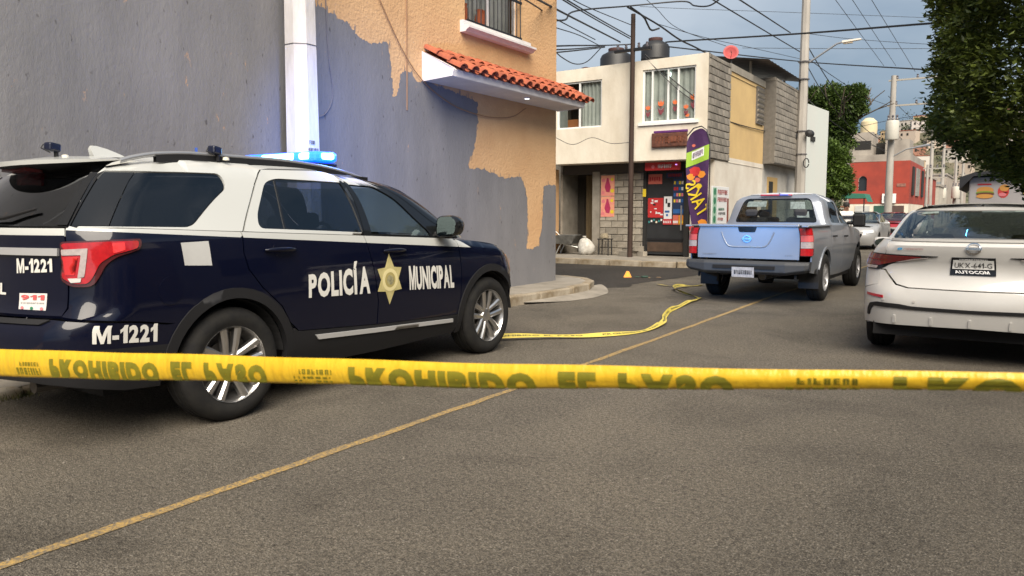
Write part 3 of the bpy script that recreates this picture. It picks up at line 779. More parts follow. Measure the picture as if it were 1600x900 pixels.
# ---------------------------------------------------------------- corner store (white upper floor over a recessed shop front)
M_CREAM = mat('whitewash', (.78, .72, .61), .9, vary=.22, vs=1.6, vcol=(.62, .55, .44), bump=.6, bs=18, stretch=(1, 1, .5))
M_BLOCK = mat('cement_block', (.26, .235, .20), .95, vary=.35, vs=5, rand=.22, bump=.8, bs=35)
M_BLOCKL = mat('cement_block_light', (.36, .32, .26), .95, vary=.35, vs=5, rand=.22, bump=.8, bs=35)
M_MORTAR = mat('mortar', (.17, .155, .135), .95, vary=.3, vs=8)
M_YELLOW = mat('yellow_wall', (.62, .44, .20), .9, vary=.25, vs=1.2, vcol=(.52, .36, .17), bump=.4, bs=20)
M_ALU = mat('white_aluminium', (.80, .80, .78), .45)
FX, FY, GY = -6.93, 20.2, 20.9
def blocks(parent, fn, w, h, z0, z1, bw, bh, m, thick=.03, holes=(), seed=1, name='block'):
    """running-bond blocks; fn(u, z, d) -> world, d = distance out of the wall; each block its own object"""
    rb = random.Random(seed); row = 0; z = z0; cache = {}
    while z < z1 - .03:
        hh = min(bh, z1 - z); u = -(bw / 2) * (row % 2)
        while u < w - .02:
            a, b = max(0, u), min(w, u + bw)
            if b - a > .05 and not any(x0 < (a + b) / 2 < x1 and y0 < z + hh / 2 < y1 for x0, x1, y0, y1 in holes):
                g_ = .008; k = (round(b - a, 2), round(hh, 2))
                if k not in cache:
                    p0, pu, pz, pd = Vector(fn(0, 0, 0)), Vector(fn(1, 0, 0)), Vector(fn(0, 1, 0)), Vector(fn(0, 0, 1))
                    U, Zv, Dv = pu - p0, pz - p0, pd - p0; W2, H2 = (b - a) / 2 - g_, hh / 2 - g_
                    vs = [U * sx * W2 + Zv * sz * H2 + Dv * dd for dd in (-.02, thick * .6) for sz in (-1, 1) for sx in (-1, 1)]
                    vs += [U * sx * (W2 - .012) + Zv * sz * (H2 - .012) + Dv * thick for sz in (-1, 1) for sx in (-1, 1)]
                    cache[k] = MB().add(vs, [(0, 1, 5, 4), (2, 6, 7, 3), (0, 4, 6, 2), (1, 3, 7, 5), (4, 5, 9, 8), (6, 10, 11, 7), (4, 8, 10, 6), (5, 7, 11, 9), (8, 9, 11, 10)]).build(name, m, parent); o = cache[k]
                else: o = link(name, cache[k].data, parent)
                c = Vector(fn((a + b) / 2, z + hh / 2, rb.uniform(-.006, .006))); o.matrix_parent_inverse = parent.matrix_world.inverted(); o.location = c
            u += bw
        z += bh; row += 1
store = empty('corner_store', (0, 0, 0), 0, 'two-storey whitewashed corner shop with big upstairs windows over a recessed shop front', 'shop')
xl = -11.75
W1, W2_ = (-11.52, -10.05, 3.86, 5.20), (-8.80, -7.27, 3.88, 5.32)
v, f = tri_region([(xl, 2.84), (FX, 2.84), (FX, 5.60), (xl, 5.55)], [[(a, c), (b, c), (b, d), (a, d)] for a, b, c, d in (W1, W2_)], .5)
mb = MB().add([(x, FY, z) for x, z in v], f)
for a, b, c, d in (W1, W2_):
    for p, q in (((a, c), (b, c)), ((b, c), (b, d)), ((b, d), (a, d)), ((a, d), (a, c))):
        mb.add([(p[0], FY, p[1]), (q[0], FY, q[1]), (q[0], FY + .16, q[1]), (p[0], FY + .16, p[1])], [(0, 1, 2, 3)])
mb.add([(xl, FY, 2.84), (FX, FY, 2.84), (FX, 31, 2.84), (xl, 31, 2.84)], [(0, 1, 2, 3)])
mb.add([(xl, FY, 5.55), (FX, FY, 5.60), (FX, FY + .15, 5.60), (xl, FY + .15, 5.55)], [(0, 1, 2, 3)])
mb.add([(xl, FY + .15, 5.55), (FX, FY + .15, 5.60), (FX, FY + .15, 5.3), (xl, FY + .15, 5.3)], [(0, 1, 2, 3)])
mb.add([(xl, FY, 2.84), (xl, FY, 5.55), (xl, 31, 5.55), (xl, 31, 2.84)], [(0, 1, 2, 3)])
mb.build('upper_wall', M_CREAM, store)
MB().add([(xl, FY + .15, 5.3), (FX, FY + .15, 5.3), (FX, 31, 5.3), (xl, 31, 5.3)], [(0, 1, 2, 3)]).build('flat_roof', M_CONC, store)
MB().box(FX - .10, FX - .004, FY + .004, 22.06, 2.846, 5.595).build('side_wall', M_MORTAR, store)
blocks(store, lambda u, z, d: (FX + d, FY + .01 + u, z), 1.85, 0, 2.86, 5.58, .40, .20, M_BLOCK, seed=2)
def sash(rect, y, stops, name='window'):
    a, b, c, d = rect; t = .045
    fr = MB().box(a, b, y - .02, y + .05, c, c + t).box(a, b, y - .02, y + .05, d - t, d)
    xs = [a + (b - a) * s for s in stops]
    for i, x in enumerate(xs):
        x0 = a if i == 0 else b - t if i == len(xs) - 1 else x - t / 2
        fr.box(x0, x0 + t, y - .022, y + .052, c + t, d - t)
    o = fr.build(name, M_ALU, store)
    for i in range(len(xs) - 1):
        MB().add([(xs[i], y + .02, c), (xs[i + 1], y + .02, c), (xs[i + 1], y + .02, d), (xs[i], y + .02, d)], [(0, 1, 2, 3)]).build('pane', M_DARKGL, o)
    return o
w1 = sash(W1, FY + .06, (0, .5, 1)); w2 = sash(W2_, FY + .06, (0, .18, .48, .67, 1))
MB().box(W2_[0] - .1, W2_[1] + .1, FY - .05, FY - .004, 3.80, 3.872).build('sill', M_ALU, w2)
def curtain(par, x0, x1, z0, z1, y, m, amp=.03, fr=9, name='curtain'):
    c = MB(); n = 46
    P = lambda i: (x0 + (x1 - x0) * i / n, y + amp * math.sin(i / n * fr * 6.28))
    for i in range(n): a, b = P(i), P(i + 1); c.add([(*a, z0), (*b, z0), (*b, z1), (*a, z1)], [(0, 1, 2, 3)])
    return c.build(name, m, par, smooth=60)
M_CURT2 = mat('pale_curtain', (.62, .64, .60), .9, vary=.25, vs=3)
curtain(w2, -8.85, -7.2, 3.8, 5.4, FY + .14, M_CURT2)
curtain(w1, -11.6, -11.25, 3.8, 5.3, FY + .16, M_CURT); curtain(w1, -10.75, -10.0, 3.8, 5.3, FY + .15, M_CURT2, fr=6)
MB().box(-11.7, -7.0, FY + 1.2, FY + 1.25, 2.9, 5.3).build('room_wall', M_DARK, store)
MB().box(-11.22, -10.84, FY + .13, FY + .40, 3.88, 4.14).build('crate_in_window', mat('orange_wood', (.36, .13, .04), .8), w1)
MB().lathe([(0, 0), (.055, .01), (.075, .06), (.055, .12), (0, .13)], (-8.06, FY + .2, 5.10), n=14).build('ceiling_bulb', mat('lit_lamp', (.9, 1, .95), .5, emit=.9, ecol=(.8, 1, .92)), w2, smooth=60)
M_TUL = mat('orange_sticker', (.72, .16, .05), .6); M_LEAF2 = mat('purple_sticker', (.20, .045, .06), .6)
def tulip(x, z, s):
    ptl = [(-.5, .9), (-.55, .3), (-.3, 0), (.3, 0), (.55, .3), (.5, .9), (.22, .55), (0, 1.05), (-.22, .55)]
    v, f = tri_region(ptl); MB().add([(x + u * s, FY + .072, z + w_ * s) for u, w_ in v], f).build('flower_sticker', M_TUL, w2)
    lf = [(-.06, -.05), (.06, -.05), (.1, -.7), (.55, -.25), (.5, -1.0), (.1, -1.5), (-.1, -1.5), (-.45, -.95), (-.5, -.3), (-.1, -.75)]
    v, f = tri_region(lf); MB().add([(x + u * s, FY + .072, z + w_ * s) for u, w_ in v], f).build('leaf_sticker', M_LEAF2, w2)
for x, z, s in ((-8.66, 4.24, .13), (-8.28, 4.32, .16), (-7.87, 4.34, .13), (-7.56, 4.20, .12), (-7.36, 4.42, .15), (-7.52, 3.98, .10)): tulip(x, z, s)
# shop front
MB().box(-11.75, -11.68, GY - .05, GY + 1.4, 0, 2.84).build('pillar', M_CONC, store)
MB().box(-11.68, -10.9, GY + .95, GY + 1.0, .15, 2.84).build('gate_recess', mat('dark_wood', (.05, .043, .034), .9, vary=.3, vs=4, stretch=(4, 4, .5)), store)
MB().box(-11.20, -10.62, GY + .60, GY + .64, .15, 2.55).build('plywood_door', mat('plywood', (.17, .12, .06), .85, vary=.35, vs=5, stretch=(3, 3, .4)), store)
MB().box(-10.66, -10.42, GY - .04, GY + .5, .10, 2.62).build('pillar', M_CONC, store)
MB().box(-11.7, -9.0, GY - .02, GY + .4, 2.56, 2.83).build('lintel', mat('dark_beam', (.06, .05, .042), .9), store)
MB().box(-10.42, -9.0, GY + .02, GY + .15, .10, 2.60).build('block_backing', M_MORTAR, store)
blocks(store, lambda u, z, d: (-10.42 + u, GY + .02 - d, z), 1.42, 0, .15, 2.55, .38, .2, M_BLOCKL, seed=9)
MB().box(-9.02, -8.93, GY - .03, GY + .2, .10, 2.84).box(-7.78, -7.66, GY - .03, GY + .2, .10, 2.84).box(-8.93, -7.78, GY + .0, GY + .2, 2.55, 2.84).build('door_surround', M_DARK, store)
door = MB().box(-8.93, -7.78, GY + .06, GY + .10, .20, 2.55).build('shop_door', mat('dark_door', (.035, .037, .040), .35, vary=.3, vs=3), store)
MB().box(-8.90, -7.82, GY + .045, GY + .058, .28, .55).build('kick_panel', mat('brown_panel', (.09, .055, .035), .7, vary=.4, vs=4), door)
MB().box(-8.90, -7.82, GY + .04, GY + .056, .60, .66).build('door_rail', M_IRON, door)
MB().box(-7.9, -7.86, GY + .02, GY + .05, .9, 1.6).build('handle', mat('worn_chrome', (.55, .55, .55), .4, metal=.8), door)
adv = random.Random(8)
PAL = {'red': (.50, .03, .03), 'white': (.75, .75, .75), 'blue': (.03, .12, .35), 'navy': (.02, .04, .10), 'orange': (.72, .26, .03), 'yellow': (.75, .55, .03), 'pink': (.7, .2, .22), 'salmon': (.62, .15, .10), 'teal': (.05, .25, .25), 'black': (.02, .02, .02), 'purple': (.12, .03, .16), 'green': (.30, .48, .05), 'dgreen': (.03, .2, .10), 'cream': (.75, .66, .5)}
def pm(c): return mat('print_' + c, PAL[c], .5)
def poster(par, x0, x1, z0, z1, y, c, name='poster', t=.006): return MB().box(x0, x1, y - t, y, z0, z1).build(name, pm(c), par)
yq = GY + .056
p = poster(door, -8.90, -8.48, 2.22, 2.50, yq, 'salmon')
for k in range(5): poster(p, -8.86 + k * .07, -8.82 + k * .07, 2.30 + .02 * (k % 2), 2.42, yq - .007, 'red', 'printed_mark', .002)
p = poster(door, -8.90, -8.43, 1.26, 1.82, yq, 'red')
for k in range(9):
    x, z = adv.uniform(-8.86, -8.52), adv.uniform(1.3, 1.74); poster(p, x, x + adv.uniform(.04, .12), z, z + adv.uniform(.02, .07), yq - .007, adv.choice(['white', 'black', 'pink', 'white']), 'printed_mark', .002)
p = poster(door, -8.90, -8.43, 1.08, 1.25, yq, 'black')
for k in range(6): x = -8.88 + k * .075; poster(p, x, x + .05, 1.10 + .03 * (k % 3), 1.16 + .03 * (k % 3), yq - .007, ['teal', 'white', 'teal', 'cream', 'teal', 'white'][k], 'printed_mark', .002)
p = poster(door, -8.41, -8.17, 1.22, 1.86, yq, 'white')
for k, (a, b, c, d, cc) in enumerate(((-8.36, -8.31, 1.66, 1.80, 'black'), (-8.30, -8.22, 1.56, 1.68, 'black'), (-8.38, -8.24, 1.40, 1.46, 'blue'), (-8.34, -8.28, 1.30, 1.36, 'blue'))): poster(p, a, b, c, d, yq - .007, cc, 'printed_mark', .002)
p = poster(door, -8.14, -7.82, 1.34, 2.36, yq, 'navy')
for r_ in range(4):
    for k in range(4):
        x, z = -8.12 + k * .075, 2.20 - r_ * .17; poster(p, x, x + .055, z, z + .09, yq - .007, adv.choice(['white', 'red', 'yellow', 'cream', 'blue', 'pink']), 'printed_mark', .002)
poster(p, -8.13, -7.83, 1.38, 1.50, yq - .007, 'blue', 'printed_band', .002)
for a, b, cc in ((-8.43, -8.15, 'red'), (-8.13, -7.97, 'salmon'), (-7.96, -7.82, 'orange')):
    p = poster(door, a, b, 1.06, 1.22 if cc == 'red' else 1.33, yq - .012, cc)
    for k in range(4): x = a + (b - a) * (k + .3) / 4.4; poster(p, x, x + .03, 1.10, 1.17, yq - .02, 'white' if cc != 'orange' else 'yellow', 'printed_mark', .002)
p = poster(door, -8.35, -7.85, 2.38, 2.53, yq, 'navy')
scribble('printed_lettering', lambda u, v_: (-8.31 + u * .42, yq - .009, 2.41 + v_ * .09), 8, pm('red'), p, 3)
poster(store, -9.03, -8.93, 1.86, 2.08, GY - .036, 'yellow')
# red lit-box sign, carved brown board, posters
sg = empty('red_shop_sign', (-8.3, GY - .35, 2.68), 0, 'red box sign with white lettering over the shop door', 'sign')
MB().box(-.52, .50, -.06, .06, -.10, .13).build('sign_box', pm('red'), sg, bevel=.012)
scribble('lettering', lambda u, v_: (-.13 + u * .42, -.066, -.045 + v_ * .10), 7, pm('white'), sg, 4)
MB().lathe([(0, -.065), (.05, -.065)], (-.27, 0, 0), axis='Y', n=14).build('logo_ring', pm('pink'), sg)
MB().lathe([(0, 0), (.035, .01), (0, .03)], (.42, -.08, .03), n=10).build('small_lamp', mat('violet_led', (.5, .3, 1), .4, emit=.5, ecol=(.5, .3, 1)), sg)
bd = empty('carved_board', (-7.96, FY, 3.38), 0, 'dark brown carved name board fixed below the right upstairs window', 'sign')
MB().box(-.52, .50, -.09, -.004, -.20, .19).build('board', mat('carved_wood', (.16, .055, .030), .75, vary=.6, vs=7, vcol=(.06, .022, .015), bump=1.5, bs=14), bd, bevel=.03)
scribble('carved_lettering', lambda u, v_: (-.40 + u * .80, -.094, -.09 + v_ * .17), 8, mat('carved_letter', (.22, .07, .035), .8), bd, 5)
MB().box(-.45, .5, -.085, -.01, .195, .25).build('purple_strip', pm('purple'), bd)
for k in range(2):
    z0 = 1.90 - k * .62
    po = empty('wall_poster', (-10.16, GY - .012, z0), 0, ('upper' if k == 0 else 'lower') + ' of two orange and pink posters on the block wall of the shop', 'poster')
    MB().box(-.22, .22, -.010, -.002, 0, .60).build('sheet', mat('poster_orange', (.80, .42, .22), .6, vary=.5, vs=4, vcol=(.75, .18, .22)), po)
    b_ = [(-.05, .12), (.06, .10), (.10, .26), (.04, .44), (.02, .53), (-.03, .53), (-.05, .42), (-.10, .26)]
    v, f = tri_region(b_); MB().add([(x, -.012, z) for x, z in v], f).build('printed_bottle', mat('print_crimson', (.42, .03, .10), .6), po)
    for x, z, r_ in ((-.15, .1, .05), (.15, .15, .06), (.14, .48, .05), (-.14, .46, .06)): MB().lathe([(0, -.012), (r_, -.012)], (x, 0, z), axis='Y', n=12).build('printed_spot', pm('yellow' if x > 0 else 'pink'), po)
# price board on the side wall
mn = empty('price_board', (FX + .07, 21.2, 1.0), 0, 'white price board with red and green lettering leaning on the side wall by the pickup', 'sign')
MB().box(-.02, .02, -.72, .72, .05, 1.12).build('board', pm('white'), mn, bevel=.006)
MB().box(.021, .024, -.70, -.36, .08, 1.08).build('green_strip', mat('print_mint', (.35, .52, .40), .6), mn)
fy = lambda y0, y1, z0, z1: (lambda u, v_: (.028, y0 + u * (y1 - y0), z0 + v_ * (z1 - z0)))
for s_, y0, y1, z0, z1, c in ((6, -.30, .55, .90, 1.03, 'red'), (6, -.30, .50, .70, .82, 'red'), (7, -.2, .3, .46, .53, 'dgreen'), (6, -.2, .4, .34, .41, 'black'), (5, -.25, .2, .18, .26, 'red')):
    scribble('lettering', fy(y0, y1, z0, z1), s_, pm(c), mn, s_)
for k in range(4): MB().lathe([(0, .027), (.10, .027)], (0, -.53, .22 + k * .25), axis='X', n=12).build('green_emblem', pm('dgreen'), mn)
MB().box(.021, .026, .56, .70, .1, .8).build('brown_bottle_print', mat('print_brown', (.22, .06, .04), .6), mn)
# feather flag
fl = empty('feather_flag', (-6.86, 19.3, .15), 0, 'tall purple feather flag with slanting yellow lettering on the shop corner', 'flag')
prof_l = [(.00, .0), (-.06, .5), (-.20, 1.4), (-.30, 2.4), (-.31, 3.0), (-.27, 3.18)]; prof_r = [(.10, 3.40), (.24, 3.28), (.31, 3.0), (.31, 2.2), (.30, 1.2), (.26, .55), (.10, 0.0)]
out = prof_l + [(-.15, 3.33)] + prof_r
wav = lambda x, z: .03 * math.sin(z * 2.4) + .02 * math.sin(x * 9 + z)
out = rnd(out, .14, 5)
v, f = tri_region(subdiv(out, .12), (), .12)
fb = MB().add([(x, wav(x, z), z) for x, z in v] + [(x, wav(x, z) + .004, z) for x, z in v], f + [tuple(i + len(v) for i in t[::-1]) for t in f])
fb.build('cloth', mat('purple_cloth', (.060, .018, .090), .7, vary=.3, vs=3), fl, fix=False)
MB().tube([(.31, .01, 0), (.325, .01, 2.3), (.31, .01, 3.05), (.22, .01, 3.34), (.08, .01, 3.44), (-.12, .01, 3.40), (-.29, .01, 3.22)], .016, 6).build('bent_pole', M_IRON, fl, smooth=50)
MB().lathe([(.16, 0), (.15, .04), (.03, .06), (.025, .12)], (.3, .01, 0), n=14).build('base_weight', M_IRON, fl)
def fpatch(poly, c, name, y=-.006):
    v, f = tri_region(subdiv(poly, .1), (), .1); MB().add([(x, wav(x, z) + y, z) for x, z in v], f).build(name, pm(c), fl)
fpatch([(-.295, 2.40), (.30, 2.60), (.30, 2.98), (-.30, 2.78)], 'green', 'green_panel')
fpatch([(-.16, 2.58), (.17, 2.70), (.17, 2.92), (-.16, 2.80)], 'white', 'white_panel', -.009)
scribble('small_lettering', lambda u, v_: (.14 - u * .26, wav(0, 2.7) - .03, 2.86 - u * .10 - (1 - v_) * .12), 5, pm('purple'), fl, 6)
for (x, z, s_, c) in ((-.05, 2.30, .16, 'red'), (-.16, 2.16, .11, 'orange'), (.12, 2.22, .12, 'orange'), (.02, 2.08, .08, 'salmon'), (.06, 1.92, .09, 'yellow'), (-.05, .82, .14, 'red'), (.16, .98, .13, 'orange'), (-.12, 2.96, .05, 'salmon')):
    fpatch([(x + s_ * math.cos(a * .9) * (1 + .25 * math.sin(a * 3)), z + s_ * math.sin(a * .9) * .8) for a in range(7)], c, 'printed_chip')
# slanting mirrored lettering: the cloth is seen from its back
def lf(u, v_):
    a, b = (u - .5) * .92, (v_ - .5) * (.30 + .10 * (1 - u)); x = .02 - .46 * a + .86 * b; z = 1.62 + .89 * a + .52 * b
    x2 = max(-.27, min(.28, x)); return (x2, wav(x2, z) - .03, z)
text_on('lettering', 'TAKIS', lf, pm('yellow'), fl, .015, 6)
# roof tanks
M_TANK = mat('black_plastic', (.022, .022, .024), .5, vary=.3, vs=2)
for (x, y, r_, h, lab) in ((-9.40, 22.5, .43, .78, 'right and tallest of the black water tanks on the store roof'), (-10.71, 22.5, .50, .62, 'middle black water tank on the store roof, wide and low'), (-12.3, 23.5, .30, .35, 'small black tank lid at the left end of the store roof')):
    t = empty('water_tank', (x, y, 5.6), 0, lab, 'water tank', 'tanks on the store roof')
    mb = MB().lathe([(0, -.3), (r_, -.3), (r_, .12), (r_ * 1.02, .15), (r_, .18), (r_, h * .55), (r_ * 1.02, h * .58), (r_, h * .62), (r_, h), (r_ * .9, h + .10), (r_ * .45, h + .22)], n=26); mb.build('body', M_TANK, t, smooth=35)
    MB().lathe([(r_ * .47, h + .20), (r_ * .5, h + .24), (r_ * .5, h + .30), (0, h + .34)], n=18).build('lid', mat('rusty_lid', (.08, .035, .03), .7), t, smooth=35)
ds = empty('satellite_dish', (-7.2, 22.9, 5.55), 0, 'red satellite dish on the roof edge above the block side wall', 'satellite dish')
dm = MB().lathe([(0, .058), (.10, .05), (.165, .029), (.222, 0), (.216, -.004), (.157, .023), (0, .051)], axis='Y', n=28).build('dish', mat('red_dish', (.40, .025, .025), .5, vary=.2), ds, smooth=60)
dm.location = (0, 0, .55); dm.rotation_euler = (R(-18), 0, R(25))
MB().tube([(0, .04, -.3), (0, .05, .45), (0, .1, .5)], .02, 6).build('mast', M_IRON, ds); MB().tube([(0, 0, .40), (.12, -.3, .45), (.1, -.34, .52)], .008, 5).build('feed_arm', M_IRON, ds)
# ---- neighbours along the street
hy = empty('yellow_house', (0, 0, 0), 0, 'house with yellow upper wall over whitewashed lower wall, next to the corner shop', 'house')
mb = MB().box(-11, FX - .02, 22.06, 25.72, 2.98, 5.42); mb.build('upper_wall', M_YELLOW, hy)
MB().box(-11, FX + .01, 22.07, 25.75, 5.42, 5.62).build('parapet', mat('stained_concrete', (.34, .31, .26), .95, vary=.5, vs=2, vcol=(.20, .18, .15), stretch=(1, 1, .3)), hy)
MB().box(-7.62, FX - .015, 20.92, 25.72, 0, 2.98).build('lower_wall', mat('lime_wash', (.70, .66, .58), .9, vary=.3, vs=1.2, vcol=(.56, .50, .42), bump=.4, bs=14), hy)
vt = MB().box(FX - .02, FX + .03, 24.75, 25.55, 4.20, 5.36).build('vent_frame', mat('vent_frame', (.12, .11, .10), .8), hy)
for k in range(7): MB().obox((FX + .035, 25.15, 4.30 + k * .155), (.05, .76, .07), ry=.5).build('vent_slat', M_BLOCKL, vt)
hb = empty('block_house', (0, 0, 0), 0, 'unplastered cement block house with tin roof behind the lamp pole', 'house')
MB().box(-11, FX + .34, 25.74, 30.1, 3.0, 5.72).build('upper_core', M_MORTAR, hb)
blocks(hb, lambda u, z, d: (FX + .34 + d, 25.75 + u, z), 4.33, 0, 3.02, 5.70, .62, .2, M_BLOCK, thick=.02, seed=5)
blocks(hb, lambda u, z, d: (-8.6 + u, 25.74 - d, z), 2.0, 0, 5.62, 5.75, .4, .13, M_BLOCK, thick=.02, seed=6)
MB().box(-11, FX - .01, 25.75, 30.1, 0, 3.0).build('lower_wall', mat('pale_render', (.52, .50, .46), .9, vary=.35, vs=1.4), hb)
d2 = MB().box(FX - .008, FX + .03, 26.3, 27.5, .15, 2.6).build('doorway', mat('door_yellow', (.45, .30, .12), .8), hb)
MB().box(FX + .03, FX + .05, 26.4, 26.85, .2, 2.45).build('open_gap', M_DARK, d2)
tr = MB(); n = 26
for i in range(n):
    a, b = 24.1 + 4.9 * i / n, 24.1 + 4.9 * (i + 1) / n; za, zb_ = .02 * (i % 2), .02 * ((i + 1) % 2)
    tr.add([(-6.45, a, 6.02 + za), (-6.45, b, 6.02 + zb_), (-8.9, b, 6.42 + zb_), (-8.9, a, 6.42 + za)], [(0, 1, 2, 3)])
tr.build('tin_roof', mat('tin_sheet', (.16, .13, .12), .5, metal=.4, vary=.5, vs=3), hb)
for y in (24.6, 28.8): MB().tube([(-7.1, y, 5.6), (-7.1, y, 6.1)], .04, 6).build('roof_post', M_CONC, hb)
hw = empty('white_house', (0, 0, 0), 0, 'tall blank whitewashed wall of a house behind the lamp pole', 'house')
MB().prism([(30.12, 0), (35.5, 0), (35.5, 5.75), (30.12, 5.55)], lambda u, w_: (-6.85, u, w_), lambda u, w_: (-11, u, w_)).build('wall', mat('blue_white_wash', (.62, .63, .59), .9, vary=.22, vs=1.1, vcol=(.60, .64, .60), bump=.3, bs=14), hw)
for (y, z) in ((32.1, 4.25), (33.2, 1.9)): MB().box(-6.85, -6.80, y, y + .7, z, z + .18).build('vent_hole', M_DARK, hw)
# orange gatepost beside the store, seen past the corner of the near house
ps = empty('orange_gatepost', (-11.95, 20.75, .12), 0, 'orange painted gatepost left of the shop front', 'gatepost')
MB().box(-.16, .16, -.16, .16, 0, .62).build('base', M_ORANGE, ps, bevel=.01); MB().box(-.13, .13, -.13, .13, .62, 2.6).build('shaft', M_ORANGE, ps, bevel=.008)
hn = empty('dim_house', (-14, 24, 0), 0, 'dim grey house wall behind the orange gatepost', 'house')
MB().box(-4, 1.9, -1.6, 4, 0, 3.2).build('wall', M_CONC, hn); MB().box(-4.1, 2.0, -1.7, 4, 3.2, 3.4).build('roof_slab', M_MORTAR, hn)

# ---------------------------------------------------------------- poles, wires
M_WOODP = mat('brown_pole', (.050, .027, .018), .8, vary=.4, vs=5, stretch=(1, 1, .2))
bp_ = empty('brown_pole', (-9.02, 20.0, .1), 0, 'thin dark brown pole on the pavement in front of the shop', 'pole')
MB().tube([(0, 0, 0), (0, 0, 6.72)], [.075, .062], 10).build('shaft', M_WOODP, bp_, smooth=50)
MB().box(-.55, .55, -.05, .05, 5.72, 5.80).build('cross_arm', M_IRON, bp_, bevel=.008)
for x in (-.45, -.2, .18, .42): MB().lathe([(.03, 5.80), (.045, 5.84), (.03, 5.88), (.04, 5.92), (0, 5.95)], (x, 0, 0), n=10).build('insulator', mat('insulator', (.10, .09, .10), .3), bp_, smooth=40)
M_POLE2 = mat('weathered_pole', (.44, .41, .37), .9, vary=.4, vs=2, stretch=(1, 1, .25))
lp = empty('lamp_pole', (-6.42, 28.7, .15), 0, 'tall concrete pole with a street lamp arm beside the white house', 'street lamp')
MB().tube([(0, 0, -.1), (0, 0, 9.4)], [.20, .135], 8, square=1).build('shaft', M_POLE2, lp)
MB().tube([(.1, 0, 6.45), (.55, 0, 6.72), (1.05, 0, 7.02), (1.25, 0, 7.06)], .035, 8).build('lamp_arm', mat('galvanised', (.42, .43, .45), .45, metal=.7), lp, smooth=50)
hd = MB().add([(1.22, -.09, 7.02), (1.80, -.07, 7.06), (1.86, 0, 7.07), (1.80, .07, 7.06), (1.22, .09, 7.02), (1.22, -.05, 7.10), (1.78, -.04, 7.12), (1.78, .04, 7.12), (1.22, .05, 7.10)], [(0, 1, 6, 5), (1, 2, 6), (2, 7, 6), (2, 3, 7), (3, 4, 8, 7), (5, 6, 7, 8), (0, 5, 8, 4), (0, 4, 3, 2, 1)])
hd.build('lamp_head', mat('lamp_housing', (.52, .48, .42), .5), lp, bevel=.01)
MB().box(1.26, 1.56, -.06, .06, 6.985, 7.018).build('lens', mat('lamp_lens', (.55, .45, .33), .3), lp, bevel=.01)
MB().box(-.48, -.2, -.22, .22, 4.75, 5.25).build('meter_box', mat('grey_box', (.42, .43, .42), .5), lp, bevel=.015)
for z in (3.3, 4.1, 5.9, 6.5): MB().tube([(0, 0, z), (0, 0, z + .04)], .205, 8, square=1).build('steel_band', MATS['steel_band'], lp)
for k, (x, y, z) in enumerate(((.30, -.12, 4.02), (-.34, -.1, 3.95))): MB().lathe([(0, -.24), (.12, -.2), (.13, 0), (.12, .2), (0, .24)], (x, y, z), axis='X' if k else 'Y', n=12).build('splice_case', M_CABLE, lp, smooth=40)
MB().tube([(.23 + .09 * math.cos(a * .55), -.2, 3.0 + .16 * math.sin(a * .55)) for a in range(12)], .02, 5).build('coiled_cable', M_CABLE, lp)
